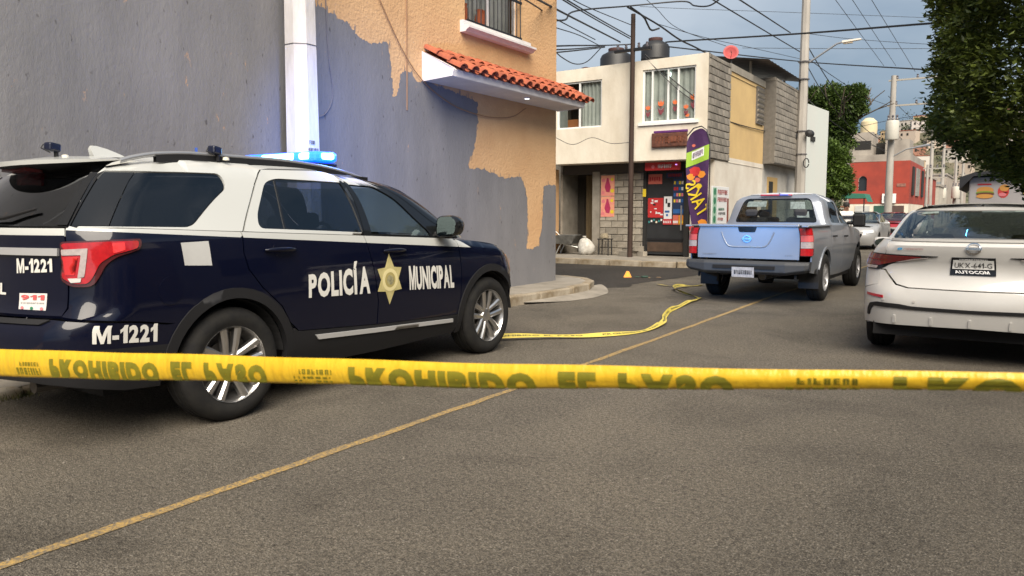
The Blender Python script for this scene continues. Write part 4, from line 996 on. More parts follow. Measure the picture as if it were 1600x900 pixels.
WIRES = [
    ('long black cable crossing the whole sky from the big right-hand tree to the store tanks', [(-0.02, 15.94, 4.66), (-1.48, 17.43, 5.07), (-4.48, 19.75, 5.69), (-8.08, 21.06, 6.18), (-8.6, 21.33, 6.26)], 0.018),
    ('black cable falling from the pole junction past the red dish to the meter box', [(-8.92, 19.39, 6.86), (-8.6, 20.77, 6.63), (-8.38, 21.85, 6.4), (-8.19, 23.4, 6.3), (-7.73, 27.85, 5.94), (-7.29, 31.08, 5.51)], 0.02),
    ('cable running from the store tanks behind the lamp pole to the right-hand tree', [(-8.52, 21.37, 6.13), (-6.8, 29.76, 6.9), (-2.07, 23.04, 5.1), (0.04, 19.52, 4.23)], 0.016),
    ('spliced cable looping over the top of the brown pole and rising out of the picture', [(-7.75, 13.36, 5.12), (-8.28, 14.87, 5.52), (-8.83, 16.37, 6.1), (-8.87, 19.43, 6.89), (-7.7, 20.2, 7.01), (-7.24, 19.87, 6.76), (-6.57, 19.08, 6.49), (-5.96, 18.27, 6.44)], 0.016),
    ('short black cable drooping from the pole junction to the tall tank', [(-8.9, 19.53, 6.89), (-8.72, 19.98, 6.71), (-8.73, 20.32, 6.57), (-8.8, 20.75, 6.51), (-8.7, 21.07, 6.61)], 0.022),
    ('cable slanting down from the top edge to the lamp pole, lower of the pair', [(-5.75, 15.96, 6.01), (-6.15, 18.14, 6.35), (-6.89, 30.1, 7.31)], 0.014),
    ('cable slanting down from the top edge to the lamp pole, upper of the pair', [(-5.42, 16.18, 6.09), (-5.94, 19.5, 6.63), (-6.9, 28.59, 7.71)], 0.016),
    ('cable falling steeply from the lamp pole to the roofs on its right', [(-6.81, 30.56, 7.71), (-7.09, 36.78, 7.13), (-7.58, 48.36, 6.46), (-7.15, 55.77, 5.91)], 0.016),
    ('second cable falling from the lamp pole in front of the leafy tree', [(-6.76, 30.5, 6.93), (-7.02, 35.55, 6.41), (-7.36, 46.03, 5.71), (-7.16, 55.7, 5.37)], 0.014),
    ('left of three fine parallel wires slanting down across the right sky', [(-6.6, 32.66, 10.23), (-6.45, 33.93, 9.96), (-7.25, 53.84, 10.59)], 0.01),
    ('middle of three fine parallel wires slanting down across the right sky', [(-6.02, 33.04, 10.23), (-5.88, 34.3, 9.96), (-6.62, 54.25, 10.59)], 0.01),
    ('right of three fine parallel wires slanting down across the right sky', [(-5.37, 33.46, 10.23), (-5.23, 34.72, 9.96), (-5.59, 54.88, 10.23)], 0.01),
    ('faint level wire high across the sky above the store roof', [(-16.86, 38.2, 12.13), (-14.95, 40.65, 12.27), (-10.84, 46.98, 12.85), (-4.56, 53.48, 13.06)], 0.01),
    ('faint level wire behind the red dish and the lamp pole', [(-13.81, 46.05, 11.06), (-9.4, 48.9, 11.02), (-4.37, 52.17, 11.02)], 0.012),
    ('wire with a slight sag between the two far poles under the tree crown', [(-9.46, 49.55, 6.5), (-8.78, 54.84, 7.03), (-7.38, 61.86, 8.15), (-3.12, 56.22, 7.92)], 0.014),
    ('thick wire from the upper left down to the tank cross-arm', [(-5.91, 9.69, 4.44), (-6.99, 12.05, 4.98), (-8.21, 15.51, 5.57), (-9.25, 19.68, 6.04)], 0.016),
    ('left strand of the twin wires slanting down to the brown pole', [(-6.69, 11.65, 5.06), (-7.08, 12.62, 5.24), (-8.22, 16.13, 5.78), (-9.04, 19.83, 6.14)], 0.012),
    ('right strand of the twin wires slanting down to the brown pole', [(-6.63, 11.69, 5.06), (-7.02, 12.65, 5.24), (-8.14, 16.18, 5.78), (-9.01, 19.85, 6.18)], 0.012),
    ('fine wire slanting over the wide tank from the top edge', [(-7.55, 13.55, 5.63), (-7.87, 14.56, 5.77), (-8.46, 16.61, 6.11), (-9.17, 20.28, 6.59)], 0.009),
    ('fine wire from the orange house passing behind the wide tank', [(-7.4, 12.36, 4.87), (-7.73, 13.37, 5.0), (-8.75, 16.36, 5.53), (-9.7, 19.38, 5.93)], 0.009),
    ('topmost of three level wires between the orange house and the brown pole', [(-7.73, 13.32, 4.62), (-8.31, 15.39, 5.07), (-9.6, 19.44, 5.95), (-9.23, 20.3, 6.09)], 0.014),
    ('middle of three level wires between the orange house and the brown pole', [(-7.72, 13.32, 4.55), (-8.3, 15.39, 5.0), (-9.6, 19.44, 5.93)], 0.012),
    ('lowest of three level wires between the orange house and the brown pole', [(-7.72, 13.31, 4.49), (-8.3, 15.38, 4.96), (-9.6, 19.44, 5.9)], 0.012),
    ('slack loop of wire hanging above the left upstairs window', [(-7.94, 13.79, 4.64), (-8.28, 14.77, 4.69), (-8.79, 16.26, 4.86), (-9.03, 17.33, 5.12), (-9.46, 18.92, 5.77)], 0.01),
    ('service wire crossing the front of the right upstairs window', [(-8.75, 20.22, 5.75), (-8.17, 20.29, 5.18), (-7.26, 20.31, 4.43), (-6.95, 22.14, 4.0), (-6.9, 29.62, 4.16)], 0.012),
    ('lower service wire sagging past the block side wall to the lamp pole', [(-8.74, 20.21, 5.66), (-7.78, 20.25, 4.71), (-7.09, 20.88, 4.19), (-7.18, 25.59, 4.05), (-6.86, 29.63, 3.99)], 0.01),
    ('fine wire grazing the yellow wall toward the lamp pole', [(-7.82, 20.42, 5.46), (-7.29, 21.43, 4.92), (-7.25, 25.03, 4.81), (-6.9, 29.7, 4.86)], 0.008),
    ('fine wire dropping from the top edge behind the tall tank', [(-10.98, 24.86, 8.79), (-10.88, 26.1, 8.54), (-10.58, 27.44, 8.09), (-10.06, 31.37, 8.11)], 0.009),
    ('fine wire slanting from the roof tanks past the red dish toward the lamp pole', [(-9.58, 23.2, 7.26), (-9.09, 25.93, 7.32), (-8.49, 29.94, 7.58), (-7.78, 34.01, 7.8)], 0.008),
    ('upper wire from the lamp pole to the far transformer pole', [(-6.82, 30.62, 7.23), (-7.46, 39.02, 7.83), (-7.85, 50.81, 8.41), (-7.75, 60.52, 8.97)], 0.012),
    ('lower wire from the lamp pole to the far transformer pole', [(-6.75, 30.5, 5.75), (-7.34, 38.85, 5.68), (-7.71, 50.58, 5.66), (-7.59, 60.26, 5.78)], 0.012),
    ('upper wire running between the far poles above the red building', [(-7.79, 60.57, 9.64), (-7.92, 79.67, 9.77), (-7.96, 109.64, 10.26)], 0.016),
    ('lower wire running between the far poles beside the red building', [(-7.67, 60.39, 7.4), (-7.79, 79.47, 7.33), (-7.83, 109.45, 7.89)], 0.016),
    ('faint wire crossing behind the lamp head toward the big tree', [(-6.87, 30.69, 8.09), (-6.65, 37.29, 9.11), (-5.02, 40.78, 9.38), (-3.07, 39.59, 8.82)], 0.009),
    ('second level wire crossing the orange wall edge into the sky at the left', [(-5.54, 8.71, 4.18), (-6.66, 11.03, 4.7), (-7.69, 13.41, 5.15), (-9.36, 18.39, 5.88)], 0.01),
    ('slack telephone wire drooping across the store front below the upstairs windows', [(-10.18, 17.7, 3.37), (-9.76, 17.95, 3.17), (-9.35, 18.24, 3.35), (-8.92, 18.5, 3.2), (-8.48, 18.78, 3.23)], 0.006),
]

for lab, pts, r_ in WIRES: cable('overhead_cable', pts, r_ * 1.25, lab, 'overhead cables')

def far_pole(x, y, h, r_, label, arms=(), lamp_=0, trafo=0):
    p = empty('far_pole', (x, y, 0), 0, label, 'pole', 'concrete poles down the street')
    MB().tube([(0, 0, 0), (0, 0, h)], [r_, r_ * .62], 8).build('shaft', M_POLE2, p, smooth=50)
    for (z, w_) in arms:
        MB().box(-.3, w_, -.06, .06, z - .05, z + .05).build('cross_arm', mat('arm_concrete', (.36, .34, .30), .8), p)
        for k in range(3): MB().lathe([(.05, z + .05), (.08, z + .12), (.05, z + .18), (.07, z + .26), (0, z + .3)], (.2 + (w_ - .3) * k / 2, 0, 0), n=8).build('insulator', MATS['insulator'], p)
    if trafo:
        MB().lathe([(0, trafo), (.36, trafo), (.40, trafo + .1), (.40, trafo + 1.1), (.36, trafo + 1.2), (0, trafo + 1.25)], (.1, -.5, 0), n=18).build('transformer', mat('transformer_paint', (.52, .50, .44), .5), p, smooth=40)
        for k in range(3): MB().lathe([(.05, trafo + 1.2), (.09, trafo + 1.3), (.04, trafo + 1.4), (.08, trafo + 1.5), (0, trafo + 1.6)], (-.15 + k * .25, -.5, 0), n=8).build('bushing', MATS['insulator'], p)
    if lamp_: MB().tube([(0, 0, lamp_), (.9, 0, lamp_ + .5), (2.2, -.2, lamp_ + .7)], [.05, .045, .10], 6).build('lamp_arm', MATS['galvanised'], p)
    return p
far_pole(-6.85, 55.5, 10.2, .26, 'pale concrete pole carrying a drum transformer in front of the red building', ((9.9, 2.6), (8.3, 2.6)), 5.0, 6.1)
far_pole(-6.9, 85.4, 10.4, .22, 'slim pole with a level arm just right of the red building', ((4.9, 1.4),))
far_pole(-7.1, 103, 10.3, .24, 'second slim pole beyond the red building', ((8.0, 2.2),), 0, 3.2)
far_pole(-5.2, 92.5, 7.0, .2, 'shorter street pole with a drum transformer left of the burger stall', (), 0, 3.0)
far_pole(-6.3, 128, 9.0, .24, 'farthest thin pole beside the burger stall', ((7.0, 2.4),))
far_pole(-5.75, 68.2, 5.2, .14, 'short thin pole by the corner of the red building', ((4.9, 1.2),))

# ---------------------------------------------------------------- trees
def leaf_mat(name, a, b):
    m = bpy.data.materials.new(name); m.use_nodes = True; nt = m.node_tree; bs = nt.nodes['Principled BSDF']
    at = nt.nodes.new('ShaderNodeAttribute'); at.attribute_name = 'shade'
    r_ = nt.nodes.new('ShaderNodeValToRGB'); r_.color_ramp.elements[0].color = (*a, 1); r_.color_ramp.elements[1].color = (*b, 1)
    nt.links.new(at.outputs['Fac'], r_.inputs['Fac']); nt.links.new(r_.outputs[0], bs.inputs['Base Color'])
    bs.inputs['Roughness'].default_value = .48; bs.inputs['Specular IOR Level'].default_value = .35
    tl = nt.nodes.new('ShaderNodeBsdfTranslucent'); nt.links.new(r_.outputs[0], tl.inputs['Color'])
    mx = nt.nodes.new('ShaderNodeMixShader'); mx.inputs[0].default_value = .22
    o = nt.nodes['Material Output']; nt.links.new(bs.outputs[0], mx.inputs[1]); nt.links.new(tl.outputs[0], mx.inputs[2]); nt.links.new(mx.outputs[0], o.inputs['Surface'])
    return m
def leaves(name, spots, size, m, parent, rg, per=10):
    """sprigs of pointed leaves: spots = (position, outward direction, radius)"""
    vs = []; fs = []; sh = []
    for (p, d, rad) in spots:
        base = .25 + .25 * math.sin(p.x * 3.1 + p.z * 2.3) * math.sin(p.y * 2.7 - p.z * 3.3) + rg.uniform(-.12, .12)
        for _ in range(per):
            q = p + Vector((rg.gauss(0, rad), rg.gauss(0, rad), rg.gauss(0, rad * .8)))
            t = (d + Vector((rg.gauss(0, .7), rg.gauss(0, .7), rg.gauss(-.15, .6)))).normalized()
            s_ = t.cross(Vector((rg.gauss(0, .5), rg.gauss(0, .5), 1))).normalized(); l = size * rg.uniform(.65, 1.3); w_ = l * rg.uniform(.22, .32)
            n0 = len(vs); up = t.cross(s_) * (l * .10)
            vs += [q, q + t * l * .45 + s_ * w_ + up, q + t * l, q + t * l * .45 - s_ * w_ + up]
            fs.append((n0, n0 + 1, n0 + 2, n0 + 3)); sh.append(max(0, min(1, base + rg.random() ** 1.6 * .65)))
    me = bpy.data.meshes.new(name); me.from_pydata(vs, [], fs); me.materials.append(m)
    at = me.attributes.new('shade', 'FLOAT', 'FACE'); at.data.foreach_set('value', sh); me.update()
    return link(name, me, parent)
M_BARK = mat('bark', (.14, .11, .08), .95, vary=.5, vs=6, bump=1, bs=14)
def limbs(mb, p, d, l, r_, depth, rg, ends):
    q = p + d * l; mid = p + d * l * .5 + Vector((rg.gauss(0, l * .05), rg.gauss(0, l * .05), 0))
    mb.tube([p, mid, q], [r_, r_ * .86, r_ * .7], 7)
    if depth == 0: ends.append(q); return
    for _ in range(3 if depth > 1 else 2):
        e = (d + Vector((rg.gauss(0, .55), rg.gauss(0, .55), rg.uniform(-.05, .45)))).normalized(); limbs(mb, q, e, l * rg.uniform(.6, .8), r_ * .62, depth - 1, rg, ends)
# big clipped tree on the right: its trunk stands outside the picture
rg = random.Random(31)
tc_ = Vector((2.15, 16.6, 0))
big = empty('clipped_tree', tc_, 0, 'big dense dark green tree with a clipped side filling the upper right', 'tree')
tb = MB(); ends = []
tb.tube([(0, 0, 0), (.04, .02, .9), (-.03, .03, 1.9)], [.24, .19, .17], 12)
for k in range(5):
    a = k * 1.26; limbs(tb, Vector((-.03, .03, 1.8)), Vector((math.cos(a) * .7, math.sin(a) * .7, .8)).normalized(), 1.15, .10, 3, rg, ends)
tb.build('trunk', M_BARK, big, smooth=60)
spots = []
def crown_r(th, z):
    # clipped drum: nearly upright sides, domed top, ragged skirt that hangs lower toward the street
    t = (z - 1.5) / 5.6
    prof = min(1, .42 + 2.3 * t) if t < .26 else 1.02 - .10 * (t - .26)
    if t > .8: prof *= math.sqrt(max(0, 1 - ((t - .8) / .2) ** 2))
    return 3.55 * prof * (1 + .05 * math.sin(3 * th + 1) + .035 * math.sin(7 * th + z * 2) + .03 * math.sin(11 * th - z * 3.1))
for _ in range(12500):
    th = rg.uniform(0, 2 * math.pi); z = rg.uniform(1.5, 7.1) ; R0 = crown_r(th, z)
    u = 1 + .02 - abs(rg.gauss(0, .085)) if rg.random() < .80 else rg.random() ** .5
    hole = math.sin(th * 5 + z * 1.7) * math.sin(z * 2.9 - th * 3) 
    if hole > .55 and rg.random() < .6: u *= .86
    p = Vector((R0 * u * math.cos(th), R0 * u * math.sin(th), z))
    spots.append((p, Vector((math.cos(th), math.sin(th), .15)), .085))
leaves('crown', spots, .115, leaf_mat('ficus_leaf', (.011, .022, .005), (.17, .215, .038)), big, rg, 12)
def round_tree(name, x, y, label, lobes, size, n, m, per=9, th=3.2, group=None, r_=.16):
    t = empty(name, (x, y, 0), 0, label, 'tree', group); rg = random.Random(int(abs(x) * 100 + y))
    tb = MB(); ends = []; tb.tube([(0, 0, 0), (.05, 0, th * .5), (0, .05, th)], [r_, r_ * .8, r_ * .6], 9)
    for k in range(5): limbs(tb, Vector((0, .05, th - .1)), Vector((math.cos(k * 1.26) * .6, math.sin(k * 1.26) * .6, .9)).normalized(), th * .35, r_ * .5, 2, rg, ends)
    tb.build('trunk', M_BARK, t, smooth=60)
    sp = []
    tot = sum(l[3] ** 2 for l in lobes)
    for (cx, cy, cz, rad, sq) in lobes:
        for _ in range(int(n * rad ** 2 / tot)):
            d = Vector((rg.gauss(0, 1), rg.gauss(0, 1), rg.gauss(0, 1))).normalized(); u = rad * (1 - abs(rg.gauss(0, .16))) * (1 + .15 * math.sin(d.x * 5 + d.z * 7))
            sp.append((Vector((cx + d.x * u, cy + d.y * u, cz + d.z * u * sq)), d, rad * .10))
    leaves('crown', sp, size, m, t, rg, per)
    return t
M_LF2 = leaf_mat('street_leaf', (.018, .035, .010), (.10, .155, .030)); M_LF3 = leaf_mat('bright_leaf', (.025, .050, .010), (.135, .21, .035))
round_tree('street_tree', -8.5, 45.5, 'leafy dark green tree with a spreading top behind the white house', [(-.6, 0, 7.2, 1.3, .8), (.5, 0, 7.3, 1.1, .75), (1.0, .2, 7.9, .55, .6), (-1.3, 0, 7.6, .9, .7), (0, 0, 5.6, 1.0, 1.0), (.2, 0, 6.3, .9, .9)], .20, 2600, M_LF2, th=5)
round_tree('street_tree', -8.35, 43.4, 'rounded bright green tree lower in front of the dark tree by the red building', [(0, 0, 3.9, 1.05, 1.0), (-.5, 0, 2.9, 1.0, 1.0), (.45, 0, 3.0, .8, 1.0), (-.2, .2, 4.6, .7, .8)], .17, 2200, M_LF3, th=2)

# ---------------------------------------------------------------- far street: red building and what stands round it
M_RED = mat('red_wall', (.38, .058, .036), .92, vary=.45, vs=1.1, vcol=(.26, .045, .032))
M_RAW = mat('raw_concrete', (.40, .36, .31), .95, vary=.4, vs=.8, vcol=(.25, .22, .19))
def arched(x0, x1, z0, zs, n=8):
    r_ = (x1 - x0) / 2; c = (x0 + x1) / 2; return [(x0, z0), (x1, z0)] + [(c + r_ * math.cos(math.pi * k / n), zs + r_ * math.sin(math.pi * k / n)) for k in range(n + 1)]
rb = empty('red_building', (0, 0, 0), 0, 'red painted building with an arched window and raw concrete upper floor down the street', 'building')
RY = 68.5
v, f = tri_region([(-11.4, 2.2), (-7, 2.2), (-7, 5.6), (-11.4, 5.55)], [arched(-10.72, -10.1, 3.25, 4.15)])
mb = MB().add([(x, RY, z) for x, z in v], f); mb.add([(-7, RY, 2.2), (-7, 80.7, 2.2), (-7, 80.7, 5.6), (-7, RY, 5.6)], [(0, 1, 2, 3)]); mb.add([(-11.4, RY, 5.55), (-7, RY, 5.6), (-7, 80.7, 5.6), (-11.4, 80.7, 5.55)], [(0, 1, 2, 3)])
mb.build('red_wall', M_RED, rb)
v, f = tri_region(arched(-10.72, -10.1, 3.25, 4.15)); MB().add([(x, RY + .2, z) for x, z in v], f).build('arched_window', mat('dark_pane', (.03, .035, .04), .15), rb)
MB().box(-11.4, -7.01, RY + .02, 80.6, 0, 2.2).build('ground_floor', M_CREAM, rb)
for a, b, m_ in ((-10.9, -9.8, 'pale'), (-9.5, -8.7, 'green'), (-8.2, -7.3, 'brown')):
    MB().box(a, b, RY - .03, RY + .018, .1, 2.05).build('shutter', mat('shutter_' + m_, {'pale': (.55, .55, .52), 'green': (.03, .10, .07), 'brown': (.10, .06, .05)}[m_], .6, vary=.2, vs=2), rb)
MB().box(-8.9, -7.9, RY - .2, RY - .05, 2.25, 3.0).build('window_unit', M_ALU, rb); MB().box(-8.75, -8.2, RY - .23, RY - .2, 2.4, 2.85).build('window_pane', mat('dull_pane', (.25, .27, .27), .2), rb)
MB().box(-7.9, -7.25, RY - .03, RY - .002, 3.55, 3.8).build('faded_sign', mat('faded_sign', (.35, .16, .12), .8, vary=.5, vs=5), rb)
MB().box(-11.3, -7.02, RY + .1, 80, 5.6, 6.15).build('raw_parapet', M_RAW, rb)
for x0, x1, z1 in ((-11.3, -9.8, 8.0), (-8.9, -8.1, 7.6), (-8.1, -7.15, 7.3)):
    MB().box(x0, x1, RY + .3, RY + 3, 6.15, z1).build('raw_room', M_RAW, rb)
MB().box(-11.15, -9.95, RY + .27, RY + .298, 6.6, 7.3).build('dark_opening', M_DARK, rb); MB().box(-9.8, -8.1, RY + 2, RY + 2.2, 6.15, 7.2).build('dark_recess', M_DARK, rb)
MB().lathe([(0, 7.9), (.62, 7.9), (.66, 8.3), (.62, 8.9), (.3, 9.2), (0, 9.25)], (-10.3, RY + 1.2, 0), n=18).build('roof_tank', mat('cream_tank', (.62, .52, .33), .6), rb, smooth=40)
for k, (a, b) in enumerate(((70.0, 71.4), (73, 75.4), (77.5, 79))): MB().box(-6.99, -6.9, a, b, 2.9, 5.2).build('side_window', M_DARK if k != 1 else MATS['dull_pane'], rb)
rb2 = empty('red_annex', (0, 0, 0), 0, 'smaller red house front just past the red building', 'building')
MB().box(-11, -7, 84, 93, 0, 4.9).build('wall', M_RED, rb2); MB().box(-11.1, -6.9, 83.9, 93.1, 4.9, 5.1).build('cornice', M_RAW, rb2); MB().box(-7.0, -6.95, 86, 88, .2, 2.6).build('door', M_DARK, rb2)
for k in range(3): MB().box(-10.4 + k * 1.2, -9.7 + k * 1.2, 83.93, 83.998, 2.6, 3.9).build('window', MATS['dull_pane'], rb2)
fh = [(96, 108, 4.4, (.55, .50, .42), 'cream'), (110, 122, 6.2, (.42, .36, .30), 'brownish'), (124, 138, 3.8, (.60, .56, .50), 'pale'), (140, 158, 6.5, (.50, .42, .36), 'tan')]
for i, (a, b, h, c, nm) in enumerate(fh):
    e = empty('far_house', (0, 0, 0), 0, nm + ' flat-roofed house in the left row beyond the red building', 'house', 'houses in the far left row')
    MB().box(-12, -6.9 - .25 * (i % 2), a, b, 0, h).build('wall', mat('far_wall_' + nm, c, .9, vary=.3, vs=.6), e)
    MB().box(-12.1, -6.8 - .25 * (i % 2), a - .1, b + .1, h, h + .22).build('roof_slab', M_RAW, e)
    for k in range(3):
        y = a + 1.5 + k * (b - a - 3) / 2; MB().box(-6.9 - .25 * (i % 2), -6.86 - .25 * (i % 2), y - .6, y + .6, .3 if k == 1 else 1.1, 2.4).build('door' if k == 1 else 'window', M_DARK, e)
        MB().box(-11.2 + k * 1.5, -10.4 + k * 1.5, a - .03, a - .004, h - 2.0, h - .8).build('window', MATS['dull_pane'], e)
for i, (a, b, h, c, nm) in enumerate(((-9, -1, 4.2, (.50, .44, .36), 'beige'), (-1, 7.5, 3.6, (.30, .22, .16), 'terracotta'), (7.5, 14.5, 4.8, (.42, .40, .37), 'grey'), (30, 60, 5.5, (.5, .45, .38), 'sand'), (60, 120, 5, (.45, .42, .38), 'dull'))):
    e = empty('opposite_house', (3.7, a, 0), 0, nm + ' house on the right side of the street', 'house', 'houses on the right side of the street')
    MB().box(0, 7, .02, b - a - .02, 0, h).build('wall', mat('opposite_' + nm, c, .9, vary=.3, vs=1), e); MB().box(-.1, 7, .0, b - a, h, h + .2).build('roof_slab', M_RAW, e)
    for k in range(2): MB().box(-.05, -.004, 1.2 + k * 3, 2.6 + k * 3, 1.0, 2.3).build('window', M_DARK, e)
    MB().box(-.05, -.004, 5.9, 6.8, .15, 2.3).build('door', M_IRON, e)
# green stall awning by the red building, white car cover glare excluded
aw = empty('green_awning', (-7.9, 47.5, 0), 0, 'green stall awning behind the person and the pickup', 'awning')
MB().prism([(-1.4, 2.25), (1.0, 2.25), (1.1, 2.05), (.9, 2.5), (-1.2, 2.6)], lambda u, w_: (u, -.8, w_), lambda u, w_: (u, 1.2, w_)).build('canopy', mat('green_tarp', (.03, .16, .11), .6), aw)
for x in (-1.2, .9): MB().tube([(x, -.7, 0), (x, -.7, 2.3)], .035, 6).build('post', M_IRON, aw)
# food trailer parked ahead of the white car
ft = empty('food_trailer', (-.05, 25.2, 0), 0, 'white food trailer with burger pictures parked under the big tree', 'trailer')
MB().box(-1.0, 1.0, -.6, 3.2, .45, 2.36).build('body', mat('trailer_white', (.44, .41, .40), .5, vary=.12, vs=2), ft, bevel=.03)
MB().prism([(-1.22, 2.36), (-.85, 2.50), (1.1, 2.56), (1.1, 2.46), (-.9, 2.38), (-1.22, 2.02)], lambda u, w_: (u, -.8, w_), lambda u, w_: (u, 3.3, w_)).build('roof', mat('dark_roof', (.025, .025, .028), .6), ft)
def bump_disc(x, z, rx, rz, c, y, n=18):
    return MB().add([(x + rx * math.cos(2 * math.pi * k / n), y, z + rz * math.sin(2 * math.pi * k / n)) for k in range(n)], [tuple(range(n))]).build('printed_food', mat(*c), ft)
cb, cl_, cm_ = ('print_bun', (.62, .30, .07), .6), ('print_lettuce', (.20, .32, .04), .6), ('print_patty', (.14, .05, .025), .6)
for (x, z, s_) in ((-.62, 1.93, 1), ):
    bump_disc(x, z + .07 * s_, .20, .10, cb, -.604); bump_disc(x, z, .215, .05, cl_, -.607); bump_disc(x + .01, z - .03, .21, .045, cm_, -.610); bump_disc(x, z - .09, .20, .06, cb, -.613)
bump_disc(-.20, 1.96, .13, .17, ('print_redsauce', (.55, .05, .04), .6), -.604); bump_disc(-.18, 2.06, .11, .09, cb, -.607); bump_disc(-.22, 1.88, .09, .05, ('print_pink', (.7, .25, .35), .6), -.610)
bump_disc(.45, 1.9, .2, .12, ('print_gold', (.7, .5, .08), .6), -.604)
MB().box(-.80, -.48, -.608, -.602, 2.14, 2.18).build('printed_line', pm('red'), ft)
for (x, y) in ((-.8, 1.0), (.8, 1.0)): MB().lathe([(.1, -.1), (.32, -.09), (.34, 0), (.32, .09), (.1, .1)], (x, y, .34), axis='X', n=20).build('tyre', mat('rubber', (.018, .018, .019), .75, vary=.3, vs=20), ft, smooth=40)
MB().tube([(0, -.6, .5), (0, -1.5, .5)], .04, 6).build('drawbar', M_IRON, ft)

# ---------------------------------------------------------------- far hillside with houses
def hill_z(x, y):
    t = max(0, min(1, (y - 250) / 260)); c = 52 * t * t * (3 - 2 * t)
    return c * (1 + .16 * math.sin(x * .035 + 1.2) + .05 * math.sin(x * .11)) * max(.15, min(1, (230 - abs(x + 45)) / 150)) + .6 * math.sin(x * .2) * math.sin(y * .17) * t - .3
nx, ny = 60, 40; vs = []
for j in range(ny + 1):
    for i in range(nx + 1): x, y = -290 + 480 * i / nx, 240 + 400 * j / ny; vs.append((x, y, hill_z(x, y)))
hl = MB().add(vs, [(j * (nx + 1) + i, j * (nx + 1) + i + 1, (j + 1) * (nx + 1) + i + 1, (j + 1) * (nx + 1) + i) for j in range(ny) for i in range(nx)])
tag(hl.build('hill', mat('hill_scrub', (.10, .105, .055), .95, vary=.6, vs=.08, vcol=(.16, .13, .09)), smooth=60), kind='structure')
rh = random.Random(77); placed = []
cols = [(.55, .50, .44), (.46, .38, .31), (.62, .58, .52), (.40, .20, .14), (.50, .45, .42), (.34, .31, .29), (.58, .42, .25)]; cnm = ['beige', 'light brown', 'off-white', 'brick red', 'pale grey', 'dark grey', 'ochre']
tries = 0
while len(placed) < 84 and tries < 4000:
    tries += 1; y = rh.uniform(255, 520); x = rh.uniform(-60, 14) * y / 250 - 5
    if any(abs(x - a) < 7 and abs(y - b) < 7 for a, b in placed): continue
    placed.append((x, y)); w_, d_, h = rh.uniform(4, 8), rh.uniform(4, 7), rh.choice([2.8, 3.2, 5.2, 5.6]); z = hill_z(x, y) - .6
    k = rh.randrange(len(cols)); e = empty('hillside_house', (x, y, z), rh.uniform(-.4, .4), 'small ' + cnm[k] + ' block-shaped house on the far hillside', 'house', 'houses on the far hillside')
    MB().box(-w_ / 2, w_ / 2, -d_ / 2, d_ / 2, -2, h + .6).build('wall', mat('hill_wall_%d' % k, cols[k], .9), e)
    MB().box(-w_ / 2 - .15, w_ / 2 + .15, -d_ / 2 - .15, d_ / 2 + .15, h + .6, h + .85).build('roof', M_RAW if rh.random() < .75 else M_TILE, e)
    for fl_ in range(2 if h > 4 else 1):
        for c in range(rh.choice([1, 2, 2, 3])):
            xx = -w_ / 2 + w_ * (c + .5) / 3 + .3; MB().box(xx - .45, xx + .45, -d_ / 2 - .05, -d_ / 2 - .004, 1.3 + fl_ * 2.6, 2.5 + fl_ * 2.6).build('window', M_DARK, e)
# wood on the hill: loose clumps of leaf faces, reads as one mass
sp = []; rw = random.Random(5)
for _ in range(420):
    y = rw.uniform(255, 540); x = rw.uniform(-70, 22) * y / 250 - 5; h = rw.uniform(3, 7) * (1.5 if y > 480 else 1); z = hill_z(x, y)
    if any(abs(x - a) < 4 and -7 < y - b < 2 for a, b in placed) and rw.random() < .8: continue
    for _ in range(9):
        d = Vector((rw.gauss(0, 1), rw.gauss(0, 1), rw.gauss(0, 1))).normalized(); sp.append((Vector((x, y, z + h * .55)) + Vector((d.x * h * .5, d.y * h * .5, d.z * h * .42)), d, h * .13))
tag(leaves('hillside_wood', sp, 1.1, leaf_mat('hill_leaf', (.015, .026, .010), (.065, .085, .030)), None, rw, 7), 'dark scattered trees covering the far hillside', 'wood', kind='stuff')

# ---------------------------------------------------------------- vehicles: shared materials and pieces
M_NAVY = mat('navy_paint', (.0022, .0032, .0125), .32, coat=.75, spec=.1, bump=.05, bs=2.2)
M_CARW = mat('white_paint', (.47, .48, .465), .35, coat=.6)
M_PLAST = mat('black_plastic_trim', (.013, .013, .0145), .6, bump=.15, bs=300, spec=.3)
M_GBLACK = mat('gloss_black', (.010, .011, .013), .12)
M_CHROME = mat('chrome', (.75, .75, .76), .12, metal=1)
M_ALLOY = mat('alloy', (.62, .61, .60), .28, metal=.95, vary=.12, vs=12)
M_RUBBER = mat('tyre_rubber', (.010, .010, .011), .82, vary=.35, vs=14, vcol=(.020, .019, .017), spec=.25)
M_DISC = mat('brake_iron', (.07, .065, .06), .5, metal=.6)
M_WELL = mat('wheel_well', (.008, .008, .009), .95)
M_TINT = glass('privacy_glass', (.07, .075, .085), .95)
M_CLEARG = glass('door_glass', (.52, .60, .58), .6)
M_SEAT = mat('seat_cloth', (.035, .035, .038), .9)
M_LETTER = mat('white_vinyl', (.62, .61, .57), .55)
M_TAILR = mat('tail_red', (.42, .010, .014), .12, coat=1, vary=.3, vs=30, vcol=(.28, .006, .01))
M_TAILC = mat('tail_clear', (.42, .36, .35), .15, coat=1, vary=.3, vs=40)
M_TAILD = mat('tail_dark', (.06, .008, .010), .15, coat=1)
M_GOLD = mat('badge_gold', (.52, .46, .22), .4, vary=.3, vs=18, vcol=(.40, .34, .14))
